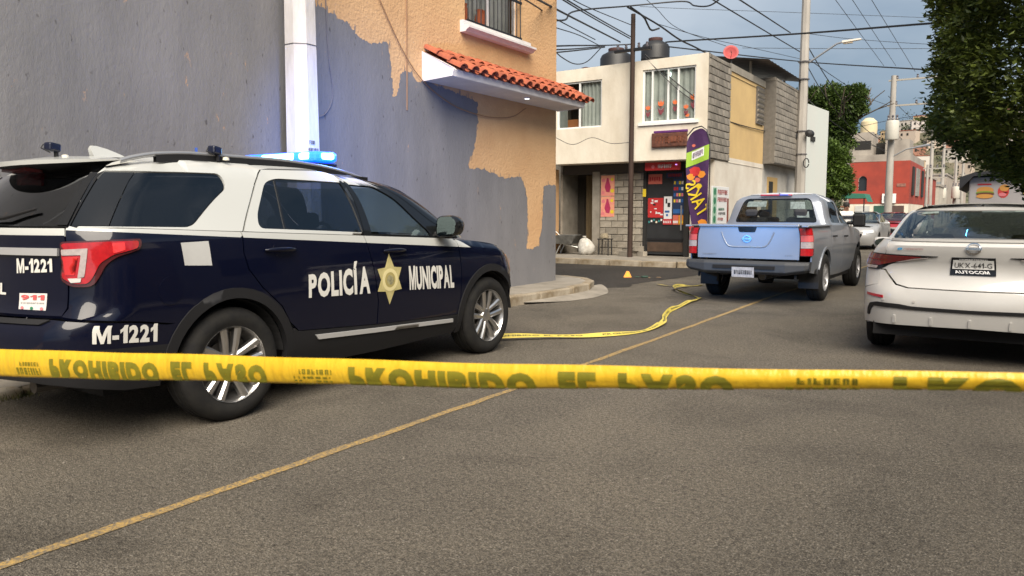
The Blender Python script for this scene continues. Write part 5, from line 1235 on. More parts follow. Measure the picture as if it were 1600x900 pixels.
def wells(root, spots, r, w_, m=None):
    """black inner wheel housings"""
    for (x, y) in spots:
        s_ = 1 if y > 0 else -1
        a_ = [R(4 + 172 * i / 20) for i in range(21)]; zc_ = r * .86
        vs = [(x + r * math.cos(t), y - s_ * d, zc_ + r * math.sin(t)) for d in (.012, w_) for t in a_]
        MB().add(vs, [(i, i + 1, 22 + i, 21 + i) for i in range(20)] + [tuple(21 + i for i in range(21))]).build('wheel_housing', m or M_WELL, root)
def seat(root, x, y, z=.45, w_=.50, h=.62):
    o = MB().obox((x, y, z + .1), (.50, w_, .18)).obox((x - .25, y, z + h * .6), (.16, w_ * .95, h), ry=-.18).obox((x - .36, y, z + h + .13), (.08, .21, .13), ry=-.18)
    return o.build('seat', M_SEAT, root, bevel=.035)

# ---------------------------------------------------------------- patrol SUV
SUV_XR=[(.25,-1.10),(.35,-1.18),(.5,-1.22),(.7,-1.21),(.76,-1.17),(.80,-1.08),(1.0,-1.06),(1.25,-1.05),(1.3,-1.02),(1.5,-.88),(1.62,-.78),(1.72,-.62)]
SUV_W=[(.25,.90),(.4,.955),(.6,.975),(.8,.985),(.95,.982),(1.1,.968),(1.22,.945),(1.3,.905),(1.58,.765),(1.64,.73),(1.69,.67),(1.72,.56)]
SUV_ROOF=[(-1.1,.93),(-.6,.95),(0,1.0),(.7,1.0),(1.3,.97),(2.0,.92),(2.9,.86)]
suv_hood=curve([(2.0,1.2),(2.4,1.13),(2.8,1.10),(3.2,1.05),(3.55,.98),(3.9,.9)])
suv_lo=Surf(.98,-1.06,3.88,.22,.5,SUV_XR,[(.25,3.72),(.4,3.86),(.6,3.90),(.8,3.86),(1.0,3.72),(1.15,3.5)],SUV_W,.2,.28,
   [(-1.2,.97),(-.6,.99),(0,1),(2.6,1),(3.2,.985),(3.9,.93)],edge=(suv_hood,.09,lambda x:sstep(2.1,2.7,x)),ff=1.2)
suv_up=Surf(.98,-1.06,2.95,.22,.25,SUV_XR,[(1.0,3.15),(1.1,3.05),(1.3,2.75),(1.62,2.27),(1.72,2.0)],SUV_W,.2,.3,
   [(-1.2,.97),(-.6,.99),(0,1),(1.6,1),(2.2,.98),(3.0,.93)],zb=1.2,k=SUV_ROOF,ff=2.3)

suv = empty('patrol_suv', (-5.19, 3.17, 0), R(90), 'navy and white police SUV with a lit blue light bar parked by the orange house', 'police car')
LO, UP = suv_lo, suv_up
z_s = lambda x: 1.206 - .0615 * x
z_w = lambda x: 1.240 - .045 * x
def mf_split(q, z): return 1 if z > z_s(LO.P(q, z)[0]) else 0
def cutline(S, x0, x1, zf, n=30, q0=None, q1=None):
    return [(S.qx(x0 + (x1 - x0) * i / n, zf(x0 + (x1 - x0) * i / n)), zf(x0 + (x1 - x0) * i / n)) for i in range(n + 1)]
RA, FA = (0, .37), (2.93, .37)           # axle centres
AR = .505
QD = .795                                # liftgate shut line
QE = LO.qx(-.52, .70)
seam = [(.45, .60), (.38, .72), (.22, .86), (.115, .99), (.088, 1.1), (.098, 1.21)]
for sd_ in (-1, 1):
    # rear quarter panel
    top = [(LO.qx(x, z_w(x)), z_w(x)) for x in [.10 - .07 * k for k in range(11)]]
    quarter = [(QD, .782), (LO.qx(-.62, .73), .73)] + sidepoly(LO, [(-.45, .70)] + [p for p in arch(*RA, AR, 140, 27)] + [(a + .006, b) for a, b in seam]) + top + [(QD, 1.274)]
    conform(LO, quarter, [M_NAVY, M_CARW], 'quarter_panel', suv, sd_, cuts=[[(QD + .002, z_s(LO.P(QD, 1.25)[0]))] + cutline(LO, -.74, .092, z_s, 14)], matfn=mf_split, grid=.055)
    # doors, lower part
    rd = sidepoly(LO, [(a + .016, b) for a, b in seam] + [(.106, z_w(.106)), (.6, z_w(.6)), (1.225, z_w(1.22)), (1.245, 1.136), (1.305, .92), (1.352, .66), (1.347, .478), (.9, .505), (.545, .528), (.50, .57)])
    conform(LO, rd, [M_NAVY, M_CARW], 'rear_door', suv, sd_, cuts=[cutline(LO, .108, 1.241, z_s, 16)], matfn=mf_split, grid=.055)
    fd = sidepoly(LO, [(1.233, z_w(1.235)), (1.7, z_w(1.7)), (2.10, z_w(2.1)), (2.42, 1.128), (2.425, 1.066), (2.455, .85), (2.455, .60), (2.43, .440), (1.357, .476), (1.362, .66), (1.314, .92), (1.255, 1.13)])
    conform(LO, fd, [M_NAVY, M_CARW], 'front_door', suv, sd_, cuts=[cutline(LO, 1.243, 2.424, z_s, 16)], matfn=mf_split, grid=.055)
    # front wing with the white wedge fading out on it
    htop = [(x, suv_hood(x) - .004) for x in (2.432, 2.6, 2.8, 3.0, 3.2, 3.38)]
    wing = sidepoly(LO, htop + [(3.46, .93), (3.50, .80), (3.40, .66)] + arch(*FA, AR, 38, 168, 16) + [(2.438, .46), (2.464, .60), (2.464, .85), (2.434, 1.066)])
    conform(LO, wing, [M_NAVY, M_CARW], 'front_wing', suv, sd_, cuts=[cutline(LO, 2.434, 2.62, z_s, 3), [(LO.qx(2.62, z_s(2.62)), z_s(2.62)), (LO.qx(2.50, 1.105), 1.105)]], matfn=lambda q, z: 1 if (z > z_s(LO.P(q, z)[0]) and LO.P(q, z)[0] < 2.62 - (z - z_s(2.62)) * 2.0) else 0, grid=.05)
    # cladding: wheel arches and sill
    for (c, a0, a1, nm) in ((RA, 176, -12, 'rear'), (FA, 192, 30, 'front')):
        ring = arch(*c, AR + .002, a0, a1, 22) + arch(*c, .440, a1, a0, 22)
        conform(LO, sidepoly(LO, ring), M_PLAST, 'wheel_arch_trim', suv, sd_, off=.012, thick=.05, grid=.05)
    sill = sidepoly(LO, [(.50, .55), (.54, .522), (.9, .498), (1.35, .470), (2.43, .434), (2.44, .33), (2.40, .27), (1.4, .245), (.46, .26), (.45, .40)])
    conform(LO, sill, M_PLAST, 'sill_cladding', suv, sd_, off=.006, thick=.03, grid=.06)
    ch = sidepoly(LO, [(.69, .478), (1.34, .449), (2.34, .410), (2.345, .380), (1.34, .415), (.72, .443)])
    conform(LO, ch, mat('satin_trim', (.50, .50, .50), .3, metal=.3), 'sill_chrome', suv, sd_, off=.020, thick=.02, grid=.06)
    # upper body: quarter and roof rail, door frames, glass
    ztop = lambda q: 1.2 + .52 * UP.k(UP.N(q)[0]) - .001
    w1 = rnd([(.99, 1.288), (1.65, 1.275), (2.055, 1.53), (2.042, 1.617), (1.0, 1.608)], [.005, .07, .07, .07, .005])
    wD = [(.812, 1.288), (.985, 1.288), (.995, 1.606), (.83, 1.606)]
    holeL = rnd([(.806, 1.284), (1.655, 1.270), (2.065, 1.53), (2.05, 1.622), (.825, 1.612)], [0, .07, .07, .07, 0])
    cutd = [(2.062, z_w(.10) + .004), (2.155, 1.371), (2.30, 1.565), (2.365, 1.64), (2.40, 1.665), (2.494, 1.678)]
    front = [(3.0, 1.692), (3.5, 1.690), (4.0, 1.680), (4.35, 1.662), (4.56, 1.628)]
    rail = [(q, ztop(q)) for q in [4.62 - .1 * k for k in range(39)] if q > .80]
    qu = [(.80, 1.274)] + [(UP.qx(x, z_w(x) + .004), z_w(x) + .004) for x in [-.70 + .08 * k for k in range(10)]] + cutd + front + rail + [(.80, ztop(.80))]
    conform(UP, qu, [M_CARW, M_GBLACK], 'upper_quarter', suv, sd_, holes=[holeL], grid=.06, matfn=lambda q, z: 1 if q < .86 and 1.28 < z < 1.608 else 0)
    conform(UP, wD, M_GBLACK, 'pillar_trim', suv, sd_, off=-.004, thick=.01, grid=.06)
    conform(UP, w1, M_TINT, 'quarter_glass', suv, sd_, off=-.008, thick=0, grid=.08)
    fr_r = [(a + .014, b) for a, b in cutd[:-1]] + [(2.50, 1.668), (3.0, 1.682), (3.50, 1.680), (3.53, 1.60), (UP.qx(1.225, 1.2), z_w(1.22) + .004)] + [(UP.qx(x, z_w(x) + .004), z_w(x) + .004) for x in (1.0, .6, .3)]
    w2 = rnd([(2.205, 1.256), (2.23, 1.35), (2.39, 1.575), (2.50, 1.607), (3.43, 1.600), (3.24, 1.21)], [.05, .06, .05, .05, .01, .01])
    conform(UP, fr_r, [M_CARW, M_GBLACK], 'rear_door_frame', suv, sd_, holes=[w2], matfn=lambda q, z: 1 if (q > 3.225 + (z - 1.21) * .5 and z < 1.612) else 0, grid=.05)
    conform(UP, w2, M_TINT, 'rear_door_glass', suv, sd_, off=-.008, thick=0, grid=.08)
    conform(UP, [(2.42, 1.25), (2.435, 1.25), (2.50, 1.60), (2.485, 1.60)], M_GBLACK, 'glass_divider', suv, sd_, off=-.003, thick=.005, grid=.06)
    fr_f = [(3.545, 1.60), (3.512, 1.680), (4.0, 1.668), (4.34, 1.650), (4.55, 1.616), (4.59, 1.50), (4.55, 1.30), (UP.qx(2.40, 1.135), 1.135)] + [(UP.qx(x, z_w(x) + .004), z_w(x) + .004) for x in (2.1, 1.7, 1.36, 1.235)]
    w3 = rnd([(3.35, 1.20), (3.66, 1.588), (4.36, 1.578), (4.44, 1.50), (4.25, 1.162)], [.01, .02, .03, .06, .03])
    conform(UP, fr_f, [M_CARW, M_GBLACK], 'front_door_frame', suv, sd_, holes=[w3], matfn=lambda q, z: 0 if z > 1.592 else 1, grid=.05)
    conform(UP, w3, M_CLEARG, 'front_door_glass', suv, sd_, off=-.008, thick=0, grid=.08)
    pil = [(4.61, 1.135), (4.66, 1.135), (4.95, 1.60), (4.62, 1.635), (4.565, 1.62), (4.605, 1.50), (4.565, 1.30)]
    conform(UP, pil, M_GBLACK, 'windscreen_pillar', suv, sd_, grid=.06)
    # door handles, mirror
    for (q, z) in ((2.34, 1.108), (3.50, 1.058)):
        f_ = on_surf(LO, [(q - .14, z - .024), (q + .14, z - .030), (q + .14, z + .022), (q - .14, z + .028)], sd_, .004)
        cup = conform(LO, rnd([(q - .05, z - .04), (q + .09, z - .044), (q + .09, z + .036), (q - .05, z + .040)], .03), M_NAVY, 'handle_cup', suv, sd_, off=.003, thick=.004, grid=.05)
        hb_ = MB(); n = 10; pts = []
        for i in range(n + 1):
            u = i / n; off = .012 + .030 * math.sin(math.pi * u) ** .6; x, y, zz = LO.at(q - .13 + .26 * u, z - .004 * u, off); pts.append((x, y * sd_, zz))
        hb_.tube(pts, [.010 + .007 * math.sin(math.pi * i / n) for i in range(n + 1)], 8); hb_.build('door_handle', M_NAVY, suv, smooth=50)
    mi = MB(); prm = rnd([(-.115, -.08), (.10, -.07), (.125, .06), (.06, .11), (-.10, .10)], .05, 4)
    mc = Vector((2.13, sd_ * 1.10, 1.235))
    fm = lambda sc, dx: (lambda u, v_: (mc.x + dx, mc.y + u * sc, mc.z + v_ * sc))
    rings = [(.92, -.055), (1.0, -.035), (1.0, .0), (.92, .06), (.66, .115), (.2, .14)]
    vs = []; np_ = len(prm)
    for sc, dx in rings: vs += [fm(sc, dx)(u * sd_, v_) for u, v_ in prm]
    mi.add(vs, [(k * np_ + i, k * np_ + (i + 1) % np_, (k + 1) * np_ + (i + 1) % np_, (k + 1) * np_ + i) for k in range(5) for i in range(np_)] + [tuple(5 * np_ + i for i in range(np_))])
    mr_ = mi.build('mirror', M_GBLACK, suv, smooth=50)
    MB().add([fm(.93, -.050)(u * sd_, v_) for u, v_ in prm], [tuple(range(np_))]).build('mirror_glass', mat('mirror_silver', (.13, .17, .17), .06, metal=1), mr_)
    MB().obox((2.18, sd_ * .985, 1.17), (.10, .16, .06), ry=.1).build('mirror_stalk', M_GBLACK, mr_, bevel=.02)
    # roof rail: silver bow on black feet
    rp_ = [(-.50, 1.690), (-.42, 1.715), (-.25, 1.748), (0, 1.764), (.6, 1.764), (1.1, 1.742), (1.5, 1.688), (1.66, 1.65)]
    yr = lambda x: sd_ * (.60 - .02 * max(0, x - .8))
    cr = curve(rp_)
    pts = [(-.50 + 2.16 * i / 28, yr(-.50 + 2.16 * i / 28), cr(-.50 + 2.16 * i / 28) - .014) for i in range(29)]
    rl_ = MB().tube(pts, .016, 8).build('roof_rail', mat('satin_silver', (.42, .42, .43), .35, metal=.7), suv, smooth=60)
    bl = MB()
    for i in range(3, 28):
        a, b = pts[i], pts[i + 1]; za, zb_ = 1.2 + .52 * UP.k(a[0]) - .03, 1.2 + .52 * UP.k(b[0]) - .03
        for o_ in (-.016, .016): bl.add([(a[0], a[1] + o_, za), (b[0], b[1] + o_, zb_), (b[0], b[1] + o_, b[2] - .006), (a[0], a[1] + o_, a[2] - .006)], [(0, 1, 2, 3)])
    bl.build('rail_foot', M_PLAST, rl_)
    # tail lamp wrapping the corner
    tl = rnd([(.764, 1.196), (1.0, 1.205), (1.185, 1.208), (1.168, 1.150), (1.02, 1.112), (.965, 1.07), (.935, 1.0), (.905, .945), (.81, .945), (.752, .985)], [.02, .05, .03, .03, .05, .05, .04, .03, .03, .02])
    lamp_ = conform(LO, tl, M_TAILD, 'tail_lamp', suv, sd_, off=.012, thick=.03, grid=.04)
    conform(LO, rnd([(.775, 1.186), (1.0, 1.194), (1.155, 1.196), (1.145, 1.156), (1.0, 1.122), (.94, 1.075), (.905, .99), (.885, .962), (.825, .962), (.765, .995)], .02), M_TAILR, 'red_lens', lamp_, sd_, off=.019, thick=.012, grid=.035)
    conform(LO, rnd([(.775, 1.152), (.897, 1.158), (.874, 1.000), (.845, .995), (.866, 1.122), (.775, 1.120)], .006), M_TAILC, 'clear_strip', lamp_, sd_, off=.024, thick=.006, grid=.03)
    conform(LO, rnd([(.778, 1.110), (.852, 1.113), (.832, 1.010), (.786, 1.010)], .006), mat('tail_mid', (.50, .02, .02), .15, coat=1), 'inner_lens', lamp_, sd_, off=.022, thick=.004, grid=.03)
    conform(LO, rnd([(.800, .992), (.862, .994), (.858, .972), (.815, .968)], .004), mat('reverse_lens', (.5, .5, .48), .2), 'reverse_lens', lamp_, sd_, off=.024, thick=.004, grid=.03)
    conform(LO, rnd([(1.0, 1.185), (1.06, 1.187), (1.06, 1.145), (1.0, 1.128)], .006), mat('tail_bright', (.62, .03, .03), .2, coat=1), 'bright_lens', lamp_, sd_, off=.022, thick=.004, grid=.03)
    # head lamp seen as a sliver, reflector square on the quarter, fuel flap
    conform(LO, sidepoly(LO, [(3.42, .94), (3.51, .86), (3.50, .76), (3.47, .80), (3.40, .93)]), mat('amber_lamp', (.35, .20, .12), .2, coat=1), 'head_lamp', suv, sd_, off=.006, grid=.05)
    conform(LO, [(1.522, 1.178), (1.770, 1.183), (1.777, 1.030), (1.535, 1.040)], mat('silver_sticker', (.46, .46, .45), .45, vary=.1, vs=5), 'silver_sticker', suv, sd_, off=.003, thick=.002, grid=.06)
    fc = (1.40, .895); conform(LO, [(fc[0] + .105 * math.cos(a * .2618), fc[1] + .085 * math.sin(a * .2618)) for a in range(24)], M_NAVY, 'fuel_flap', suv, sd_, off=.003, thick=.006, grid=.06)
    # lettering, badge
    L4 = lambda p: (p if sd_ < 0 else [p[1], p[0], p[3], p[2]])
    text_on('lettering', 'M-1221', on_surf(LO, L4([(1.005, .632), (1.385, .600), (1.383, .708), (1.0, .732)]), sd_, .004), M_LETTER, suv, .05, 6)
    text_on('lettering', 'POLICÍA', on_surf(LO, L4([(2.572, .752), (3.205, .730), (3.195, 1.002), (2.578, .962)]), sd_, .004), M_LETTER, suv, .045, 7)
    text_on('lettering', 'MUNICIPAL', on_surf(LO, L4([(3.676, .718), (4.292, .688), (4.270, .904), (3.666, .922)]), sd_, .004), M_LETTER, suv, .045, 7)
    sc = (3.434, .828); star = []
    for k in range(12):
        rr_ = (.205 if k % 6 == 0 else .178) if k % 2 == 0 else .098; a = math.pi / 2 + k * math.pi / 6; rr_ = rr_ if k % 2 == 0 else .112; star.append((sc[0] + rr_ * math.cos(a) * .92, sc[1] + rr_ * math.sin(a)))
    bdg = conform(LO, star, M_GOLD, 'star_badge', suv, sd_, off=.004, thick=.003, grid=.04)
    crc = lambda r_: [(sc[0] + r_ * math.cos(a * .2618), sc[1] - .005 + r_ * math.sin(a * .2618)) for a in range(24)]
    conform(LO, crc(.092), mat('badge_pale', (.66, .58, .30), .45), 'badge_ring', bdg, sd_, off=.006, thick=.001, grid=.04, holes=[crc(.062)])
    conform(LO, crc(.060), mat('badge_olive', (.36, .30, .11), .5), 'badge_disc', bdg, sd_, off=.006, thick=.001, grid=.04)
    conform(LO, crc(.040), mat('badge_dark', (.10, .10, .08), .5, vary=.7, vs=40, vcol=(.40, .36, .18)), 'badge_emblem', bdg, sd_, off=.0075, thick=.001, grid=.03)
# rear: bumper, liftgate, window, spoiler
QA = LO.qx(-.50, .66)
half = [(0, .768), (.60, .768), (.80, .768), (LO.qx(-.62, .718), .718)] + sidepoly(LO, [(-.46, .69)] + arch(*RA, AR, 139, 183, 8)) + sidepoly(LO, [(-.50, .32)]) + [(1.15, .335), (1.0, .37), (.85, .405), (.7, .42), (0, .43)]
full = half + [(-q, z) for q, z in half[::-1][1:-1]]
zc = lambda q: .605 - .035 * max(0, min(1, (abs(q) - .8) / .75))
ql = [-1.54 + 3.08 * i / 40 for i in range(41)]
conform(LO, full, [M_NAVY, M_PLAST], 'rear_bumper', suv, 1, cuts=[[(q, zc(q)) for q in ql]], matfn=lambda q, z: 1 if z < zc(q) else 0, grid=.06)
conform(LO, rnd([(-.74, .742), (.74, .742), (.78, .766), (-.78, .766)], .005), M_PLAST, 'bumper_step_pad', suv, 1, off=.006, thick=.01, grid=.06)
lg = [(-.785, .785), (.785, .785), (.785, 1.272), (-.785, 1.272)]
tg = conform(LO, lg, [M_NAVY, M_CARW], 'liftgate', suv, 1, cuts=[[(-.784, 1.232), (.784, 1.232)]], matfn=lambda q, z: 1 if z > 1.232 else 0, grid=.06)
conform(LO, [(-.74, 1.118), (.74, 1.118), (.745, 1.160), (-.745, 1.160)], mat('bright_trim', (.62, .62, .63), .18, metal=.55), 'chrome_bar', tg, 1, off=.016, thick=.016, grid=.06)
text_on('lettering', 'M-1221', on_surf(LO, [(-.415, 1.013), (-.69, 1.027), (-.692, 1.102), (-.418, 1.098)], 1, .005), M_LETTER, tg, .045, 4)
text_on('lettering', 'MUNICIPAL', on_surf(LO, [(.335, .885), (-.318, .885), (-.318, .955), (.335, .955)], 1, .005), M_LETTER, tg, .03, 6)
stk = conform(LO, [(-.44, .800), (-.648, .806), (-.650, .905), (-.437, .900)], mat('white_sticker', (.66, .64, .62), .5), 'emergency_sticker', tg, 1, off=.004, thick=.002, grid=.06)
text_on('sticker_lettering', '911', on_surf(LO, [(-.455, .862), (-.635, .866), (-.637, .896), (-.455, .892)], 1, .008), mat('sticker_red', (.60, .10, .10), .5), stk, .04, 2)
scribble('sticker_small_lettering', on_surf(LO, [(-.455, .842), (-.635, .846), (-.637, .854), (-.455, .850)], 1, .008), 10, mat('sticker_grey', (.35, .34, .34), .5), stk, 2)
for q, c in ((-.47, 'pink'), (-.545, 'dgreen'), (-.62, 'pink')): conform(LO, [(q + .012 * math.cos(a * .7854), .818 + .009 * math.sin(a * .7854)) for a in range(8)], pm(c), 'sticker_emblem', stk, 1, off=.008, thick=.001, grid=.03)
conform(UP, [(-.79, 1.284), (.79, 1.284), (.80, 1.605), (-.80, 1.605)], M_TINT, 'rear_glass', suv, 1, off=-.004, thick=0, grid=.08)
conform(UP, [(.72, 1.290), (.790, 1.290), (.80, 1.600), (.745, 1.600)], M_GBLACK, 'glass_edge', suv, -1, off=.002, thick=.006, grid=.06)
conform(UP, [(.72, 1.290), (.790, 1.290), (.80, 1.600), (.745, 1.600)], M_GBLACK, 'glass_edge', suv, 1, off=.002, thick=.006, grid=.06)
wp = MB().tube([UP.at(-.05, 1.30, .03), UP.at(-.28, 1.315, .025), UP.at(-.52, 1.37, .02)], [.018, .012, .008], 6); wp.build('rear_wiper', M_PLAST, suv, smooth=50)
spo = MB(); n = 24; vs = []
for i in range(n + 1):
    y = -.615 + 1.23 * i / n; t = abs(y) / .615
    xt = -.92 + .42 * t ** 2.4; zt = 1.648 + .022 * t
    xr_ = -.40; zr_ = 1.2 + .52 * UP.k(-.4) + .028 * (1 - t * t) - .002 - .02 * t ** 6
    vs += [(xr_, y * .80, zr_), (-.60 + .08 * t, y * .93, zr_ - .010), (xt, y, zt + .014), (xt + .004, y, zt - .012 + .022 * t ** 4), (xt + .12, y * .97, zt - .028 + .040 * t ** 3), (-.58, y * .95, 1.590 + .05 * t ** 3)]
spo.add(vs, [(i * 6 + j, i * 6 + j + 1, (i + 1) * 6 + j + 1, (i + 1) * 6 + j) for i in range(n) for j in range(5)] + [tuple(range(6)), tuple(n * 6 + j for j in range(6))[::-1]])
spo.m = [1 if (k < n * 5 and k % 5 in (3, 4)) else 0 for k in range(len(spo.f))]
sp_o = spo.build('spoiler', [M_CARW, M_PLAST], suv, smooth=35)
MB().obox((-.79, -.02, 1.618), (.10, .30, .02), ry=.12).build('high_brake_lamp', mat('dark_red_lens', (.10, .008, .010), .2), sp_o)
# roof, bonnet, nose, windscreen
roof = cap_across(UP, .80, UP.Q - .02, lambda q: 1.2 + .52 * UP.k(UP.N(q)[0]) - .001, lambda x: .030, 60, 10)
roof.build('roof', M_CARW, suv, smooth=40)
bon = cap_across(LO, LO.qx(2.40, 1.12), LO.qx(3.36, 1.0), lambda q: suv_hood(LO.P(q, 1.0)[0]) - .004, lambda x: .055 - .02 * max(0, x - 3), 20, 10)
bon.build('bonnet', M_NAVY, suv, smooth=40)
nose = [(LO.qx(3.38, suv_hood(3.38)), .985), (LO.qx(3.46, .93), .93), (LO.qx(3.50, .80), .80), (LO.qx(3.41, .66), .66)] + sidepoly(LO, arch(*FA, AR, 36, -8, 6)) + [(LO.qx(3.45, .27), .27), (LO.Q, .25)]
full = nose + [(2 * LO.Q - q, z) for q, z in nose[::-1][1:]] + [(LO.Q + .4, 1.0), (LO.Q, 1.0), (LO.Q - .4, 1.0)]
conform(LO, full, [M_NAVY, M_PLAST], 'front_bumper', suv, 1, matfn=lambda q, z: 1 if z < .42 else 0, grid=.08)
conform(LO, [(LO.Q - .5, .60), (LO.Q + .5, .60), (LO.Q + .45, .86), (LO.Q - .45, .86)], M_CHROME, 'grille', suv, 1, off=.01, grid=.1)
MB().add([(3.30, -.8, .99), (3.66, -.5, .96), (3.72, 0, .96), (3.66, .5, .96), (3.30, .8, .99)], [(0, 1, 2, 3, 4)]).build('bonnet_nose', M_NAVY, suv)
conform(UP, [(4.67, 1.14), (2 * UP.Q - 4.67, 1.14), (2 * UP.Q - 4.95, 1.60), (4.95, 1.60)], M_CLEARG, 'windscreen', suv, 1, off=-.006, thick=0, grid=.1)
# inside and underneath
MB().box(-.75, 3.2, -.74, .74, .28, .40).build('floor_pan', M_WELL, suv)
for x, y in ((1.55, .38), (1.55, -.38), (.55, .45), (.55, -.45), (-.25, .3), (-.25, -.3)): seat(suv, x, y, .55)
MB().obox((2.35, 0, 1.02), (.5, 1.6, .2)).build('dashboard', M_SEAT, suv, bevel=.04)
sw = MB(); sw.tube([(1.98 + .07 * math.cos(a * .5236), .38 + .18 * math.sin(a * .5236), 1.10 + .17 * math.cos(a * .5236)) for a in range(13)], .016, 6); sw.build('steering_wheel', M_SEAT, suv)
MB().tube([(-1.02, -.50, .36), (-.6, -.50, .36)], .04, 12).build('exhaust', M_DISC, suv)
MB().obox((-.70, 0, .42), (.3, 1.0, .08)).build('under_tray', M_PLAST, suv, bevel=.02)
wells(suv, [(0, .95), (0, -.95), (2.93, .95), (2.93, -.95)], .43, .34)
set_wheels(suv, make_wheel(.375, .245, .252, 5, True, M_ALLOY, M_RUBBER, M_DISC), [(0, -.845), (2.93, -.845), (0, .845), (2.93, .845)], .372)
# on the roof: light bar (lit), fin aerial, two small cameras, whip aerial
M_BLUE = mat('blue_lamp', (.05, .25, 1), .3, emit=1.3, ecol=(.0, .04, 1))
M_BLUEW = mat('blue_lamp_core', (.3, .8, 1), .3, emit=2.0, ecol=(.25, .75, 1))
MB().obox((1.30, .04, 1.752), (.26, 1.04, .03)).build('light_bar_base', M_PLAST, suv, bevel=.01)
lb = MB().obox((1.30, .04, 1.815), (.24, 1.08, .085)).build('light_bar', M_BLUE, suv, bevel=.03)
for (y, l) in ((-.40, .12), (-.08, .40), (.36, .24)):
    MB().obox((1.30, y + .04, 1.820), (.262, l, .055)).build('lit_module', M_BLUEW, lb, bevel=.018)
MB().obox((1.30, -.485, 1.818), (.12, .08, .05)).build('end_lamp', M_BLUEW, lb, bevel=.015)
for y in (-.48,):
    ld = bpy.data.lights.new('light_bar_glow', 'POINT'); ld.energy = 3.5; ld.color = (.10, .22, 1); ld.shadow_soft_size = .12
    lo_ = bpy.data.objects.new('light_bar_glow', ld); COL.objects.link(lo_); lo_.parent = suv; lo_.location = (1.50, y, 1.93)
sp_d = bpy.data.lights.new('light_bar_beam', 'SPOT'); sp_d.energy = 190; sp_d.color = (.10, .42, 1); sp_d.spot_size = R(34); sp_d.spot_blend = .8; sp_d.shadow_soft_size = .1
sp_l = bpy.data.objects.new('light_bar_beam', sp_d); COL.objects.link(sp_l); sp_l.parent = suv; sp_l.location = (1.52, -.2, 1.86)
sp_l.rotation_euler = Vector((-7.0, 1.75, .75)).to_track_quat('Z', 'Y').to_euler()      # forward-facing module, lights the pickup's tailgate
sw_d = bpy.data.lights.new('light_bar_side_beam', 'SPOT'); sw_d.energy = 120; sw_d.color = (.10, .28, 1); sw_d.spot_size = R(72); sw_d.spot_blend = 1; sw_d.shadow_soft_size = .15
sw_l = bpy.data.objects.new('light_bar_side_beam', sw_d); COL.objects.link(sw_l); sw_l.parent = suv; sw_l.location = (1.60, -.50, 1.90)
sw_l.rotation_euler = Vector((-2.5, -2.2, -.2)).to_track_quat('Z', 'Y').to_euler()      # corner module, washes the wall ahead
fin = MB(); pf = [(-.34, 1.735), (-.355, 1.785), (-.345, 1.805), (-.31, 1.806), (-.24, 1.79), (-.17, 1.765), (-.11, 1.74)]
vs = []
for s_ in (-1, 0, 1):
    for x, z in pf: vs.append((x, s_ * .028 * max(.15, 1 - (z - 1.735) / .13), z) if s_ else (x, 0, z + .003))
n = len(pf); fin.add(vs, [(k * n + i, k * n + i + 1, (k + 1) * n + i + 1, (k + 1) * n + i) for k in range(2) for i in range(n - 1)]); fin.add([(x, s_ * .028 * max(.15, 1 - (z - 1.735) / .13), z) for s_ in (-1, 1) for x, z in pf], [tuple(range(n)), tuple(range(n, 2 * n))[::-1]]); fin.build('fin_aerial', M_CARW, suv, smooth=50)
def roof_cam(x, y, z):
    c = MB().obox((x, y, z + .055), (.085, .06, .055), rz=.3, ry=.1).build('roof_camera', mat('camera_navy', (.006, .009, .026), .35), suv, bevel=.012)
    MB().tube([(x + .02, y, z - .02), (x + .02, y, z + .03)], .014, 8).build('camera_foot', M_PLAST, c); MB().lathe([(0, .012), (.020, .008), (.022, -.01), (0, -.014)], (x + .05, y - .05, z), n=10).build('camera_joint', mat('cream_ball', (.7, .66, .55), .5), c, smooth=60)
    MB().tube([(x - .06, y - .01, z + .07), (x - .08, y - .02, z + .045), (x - .03, y - .03, z + .02)], .005, 5).build('camera_lead', M_CABLE, c)
roof_cam(.16, -.62, 1.728); roof_cam(-.64, -.10, 1.715)
MB().tube([(.52, .1, 1.74), (.52, .1, 1.86)], .010, 6).build('whip_aerial', mat('blue_rubber', (.03, .08, .35), .5), suv)

# ---------------------------------------------------------------- saloon cars (white one near, others down the street)
SD_HI = curve([(-1.0, 1.115), (-.6, 1.125), (-.1, 1.115), (.2, 1.06), (1.9, 1.0), (2.3, .99), (2.8, .93), (3.3, .84), (3.62, .72)])
def saloon_surfs():
    w = [(.2, .86), (.35, .880), (.55, .887), (.75, .888), (.88, .874), (.96, .845), (1.05, .80), (1.13, .765), (1.37, .675), (1.42, .62), (1.45, .50)]
    lo = Surf(.888, -.95, 3.62, .30, .42, [(.2, -.88), (.33, -.925), (.45, -.955), (.55, -.97), (.64, -.955), (.75, -.895), (.88, -.870), (.96, -.905), (1.05, -.945), (1.10, -.905), (1.13, -.86)],
              [(.2, 3.5), (.4, 3.62), (.6, 3.64), (.75, 3.55), (.9, 3.3), (1.0, 3.1)], w, .14, .30, [(-1, .965), (-.4, .985), (.2, 1), (2.6, 1), (3.1, .98), (3.7, .9)],
              edge=(SD_HI, .055, lambda x: max(sstep(-.15, -.45, x) if False else (1 - sstep(-.45, -.1, x)), sstep(1.9, 2.4, x))), ff=1.1, fr=.9)
    up = Surf(.888, 0., 2.55, .16, .3, [(1.0, -.22), (1.11, -.08), (1.2, .14), (1.38, .66), (1.43, .84), (1.45, .95)], [(1.0, 2.75), (1.1, 2.5), (1.38, 1.75), (1.45, 1.45)], w, .12, .25,
              [(-.5, .985), (.2, 1), (2.0, 1), (2.8, .95)], zb=1.05, k=[(-.2, .97), (.5, .98), (1.1, 1.0), (1.7, .99), (2.6, .95)], fr=1.3, ff=2.0)
    return lo, up
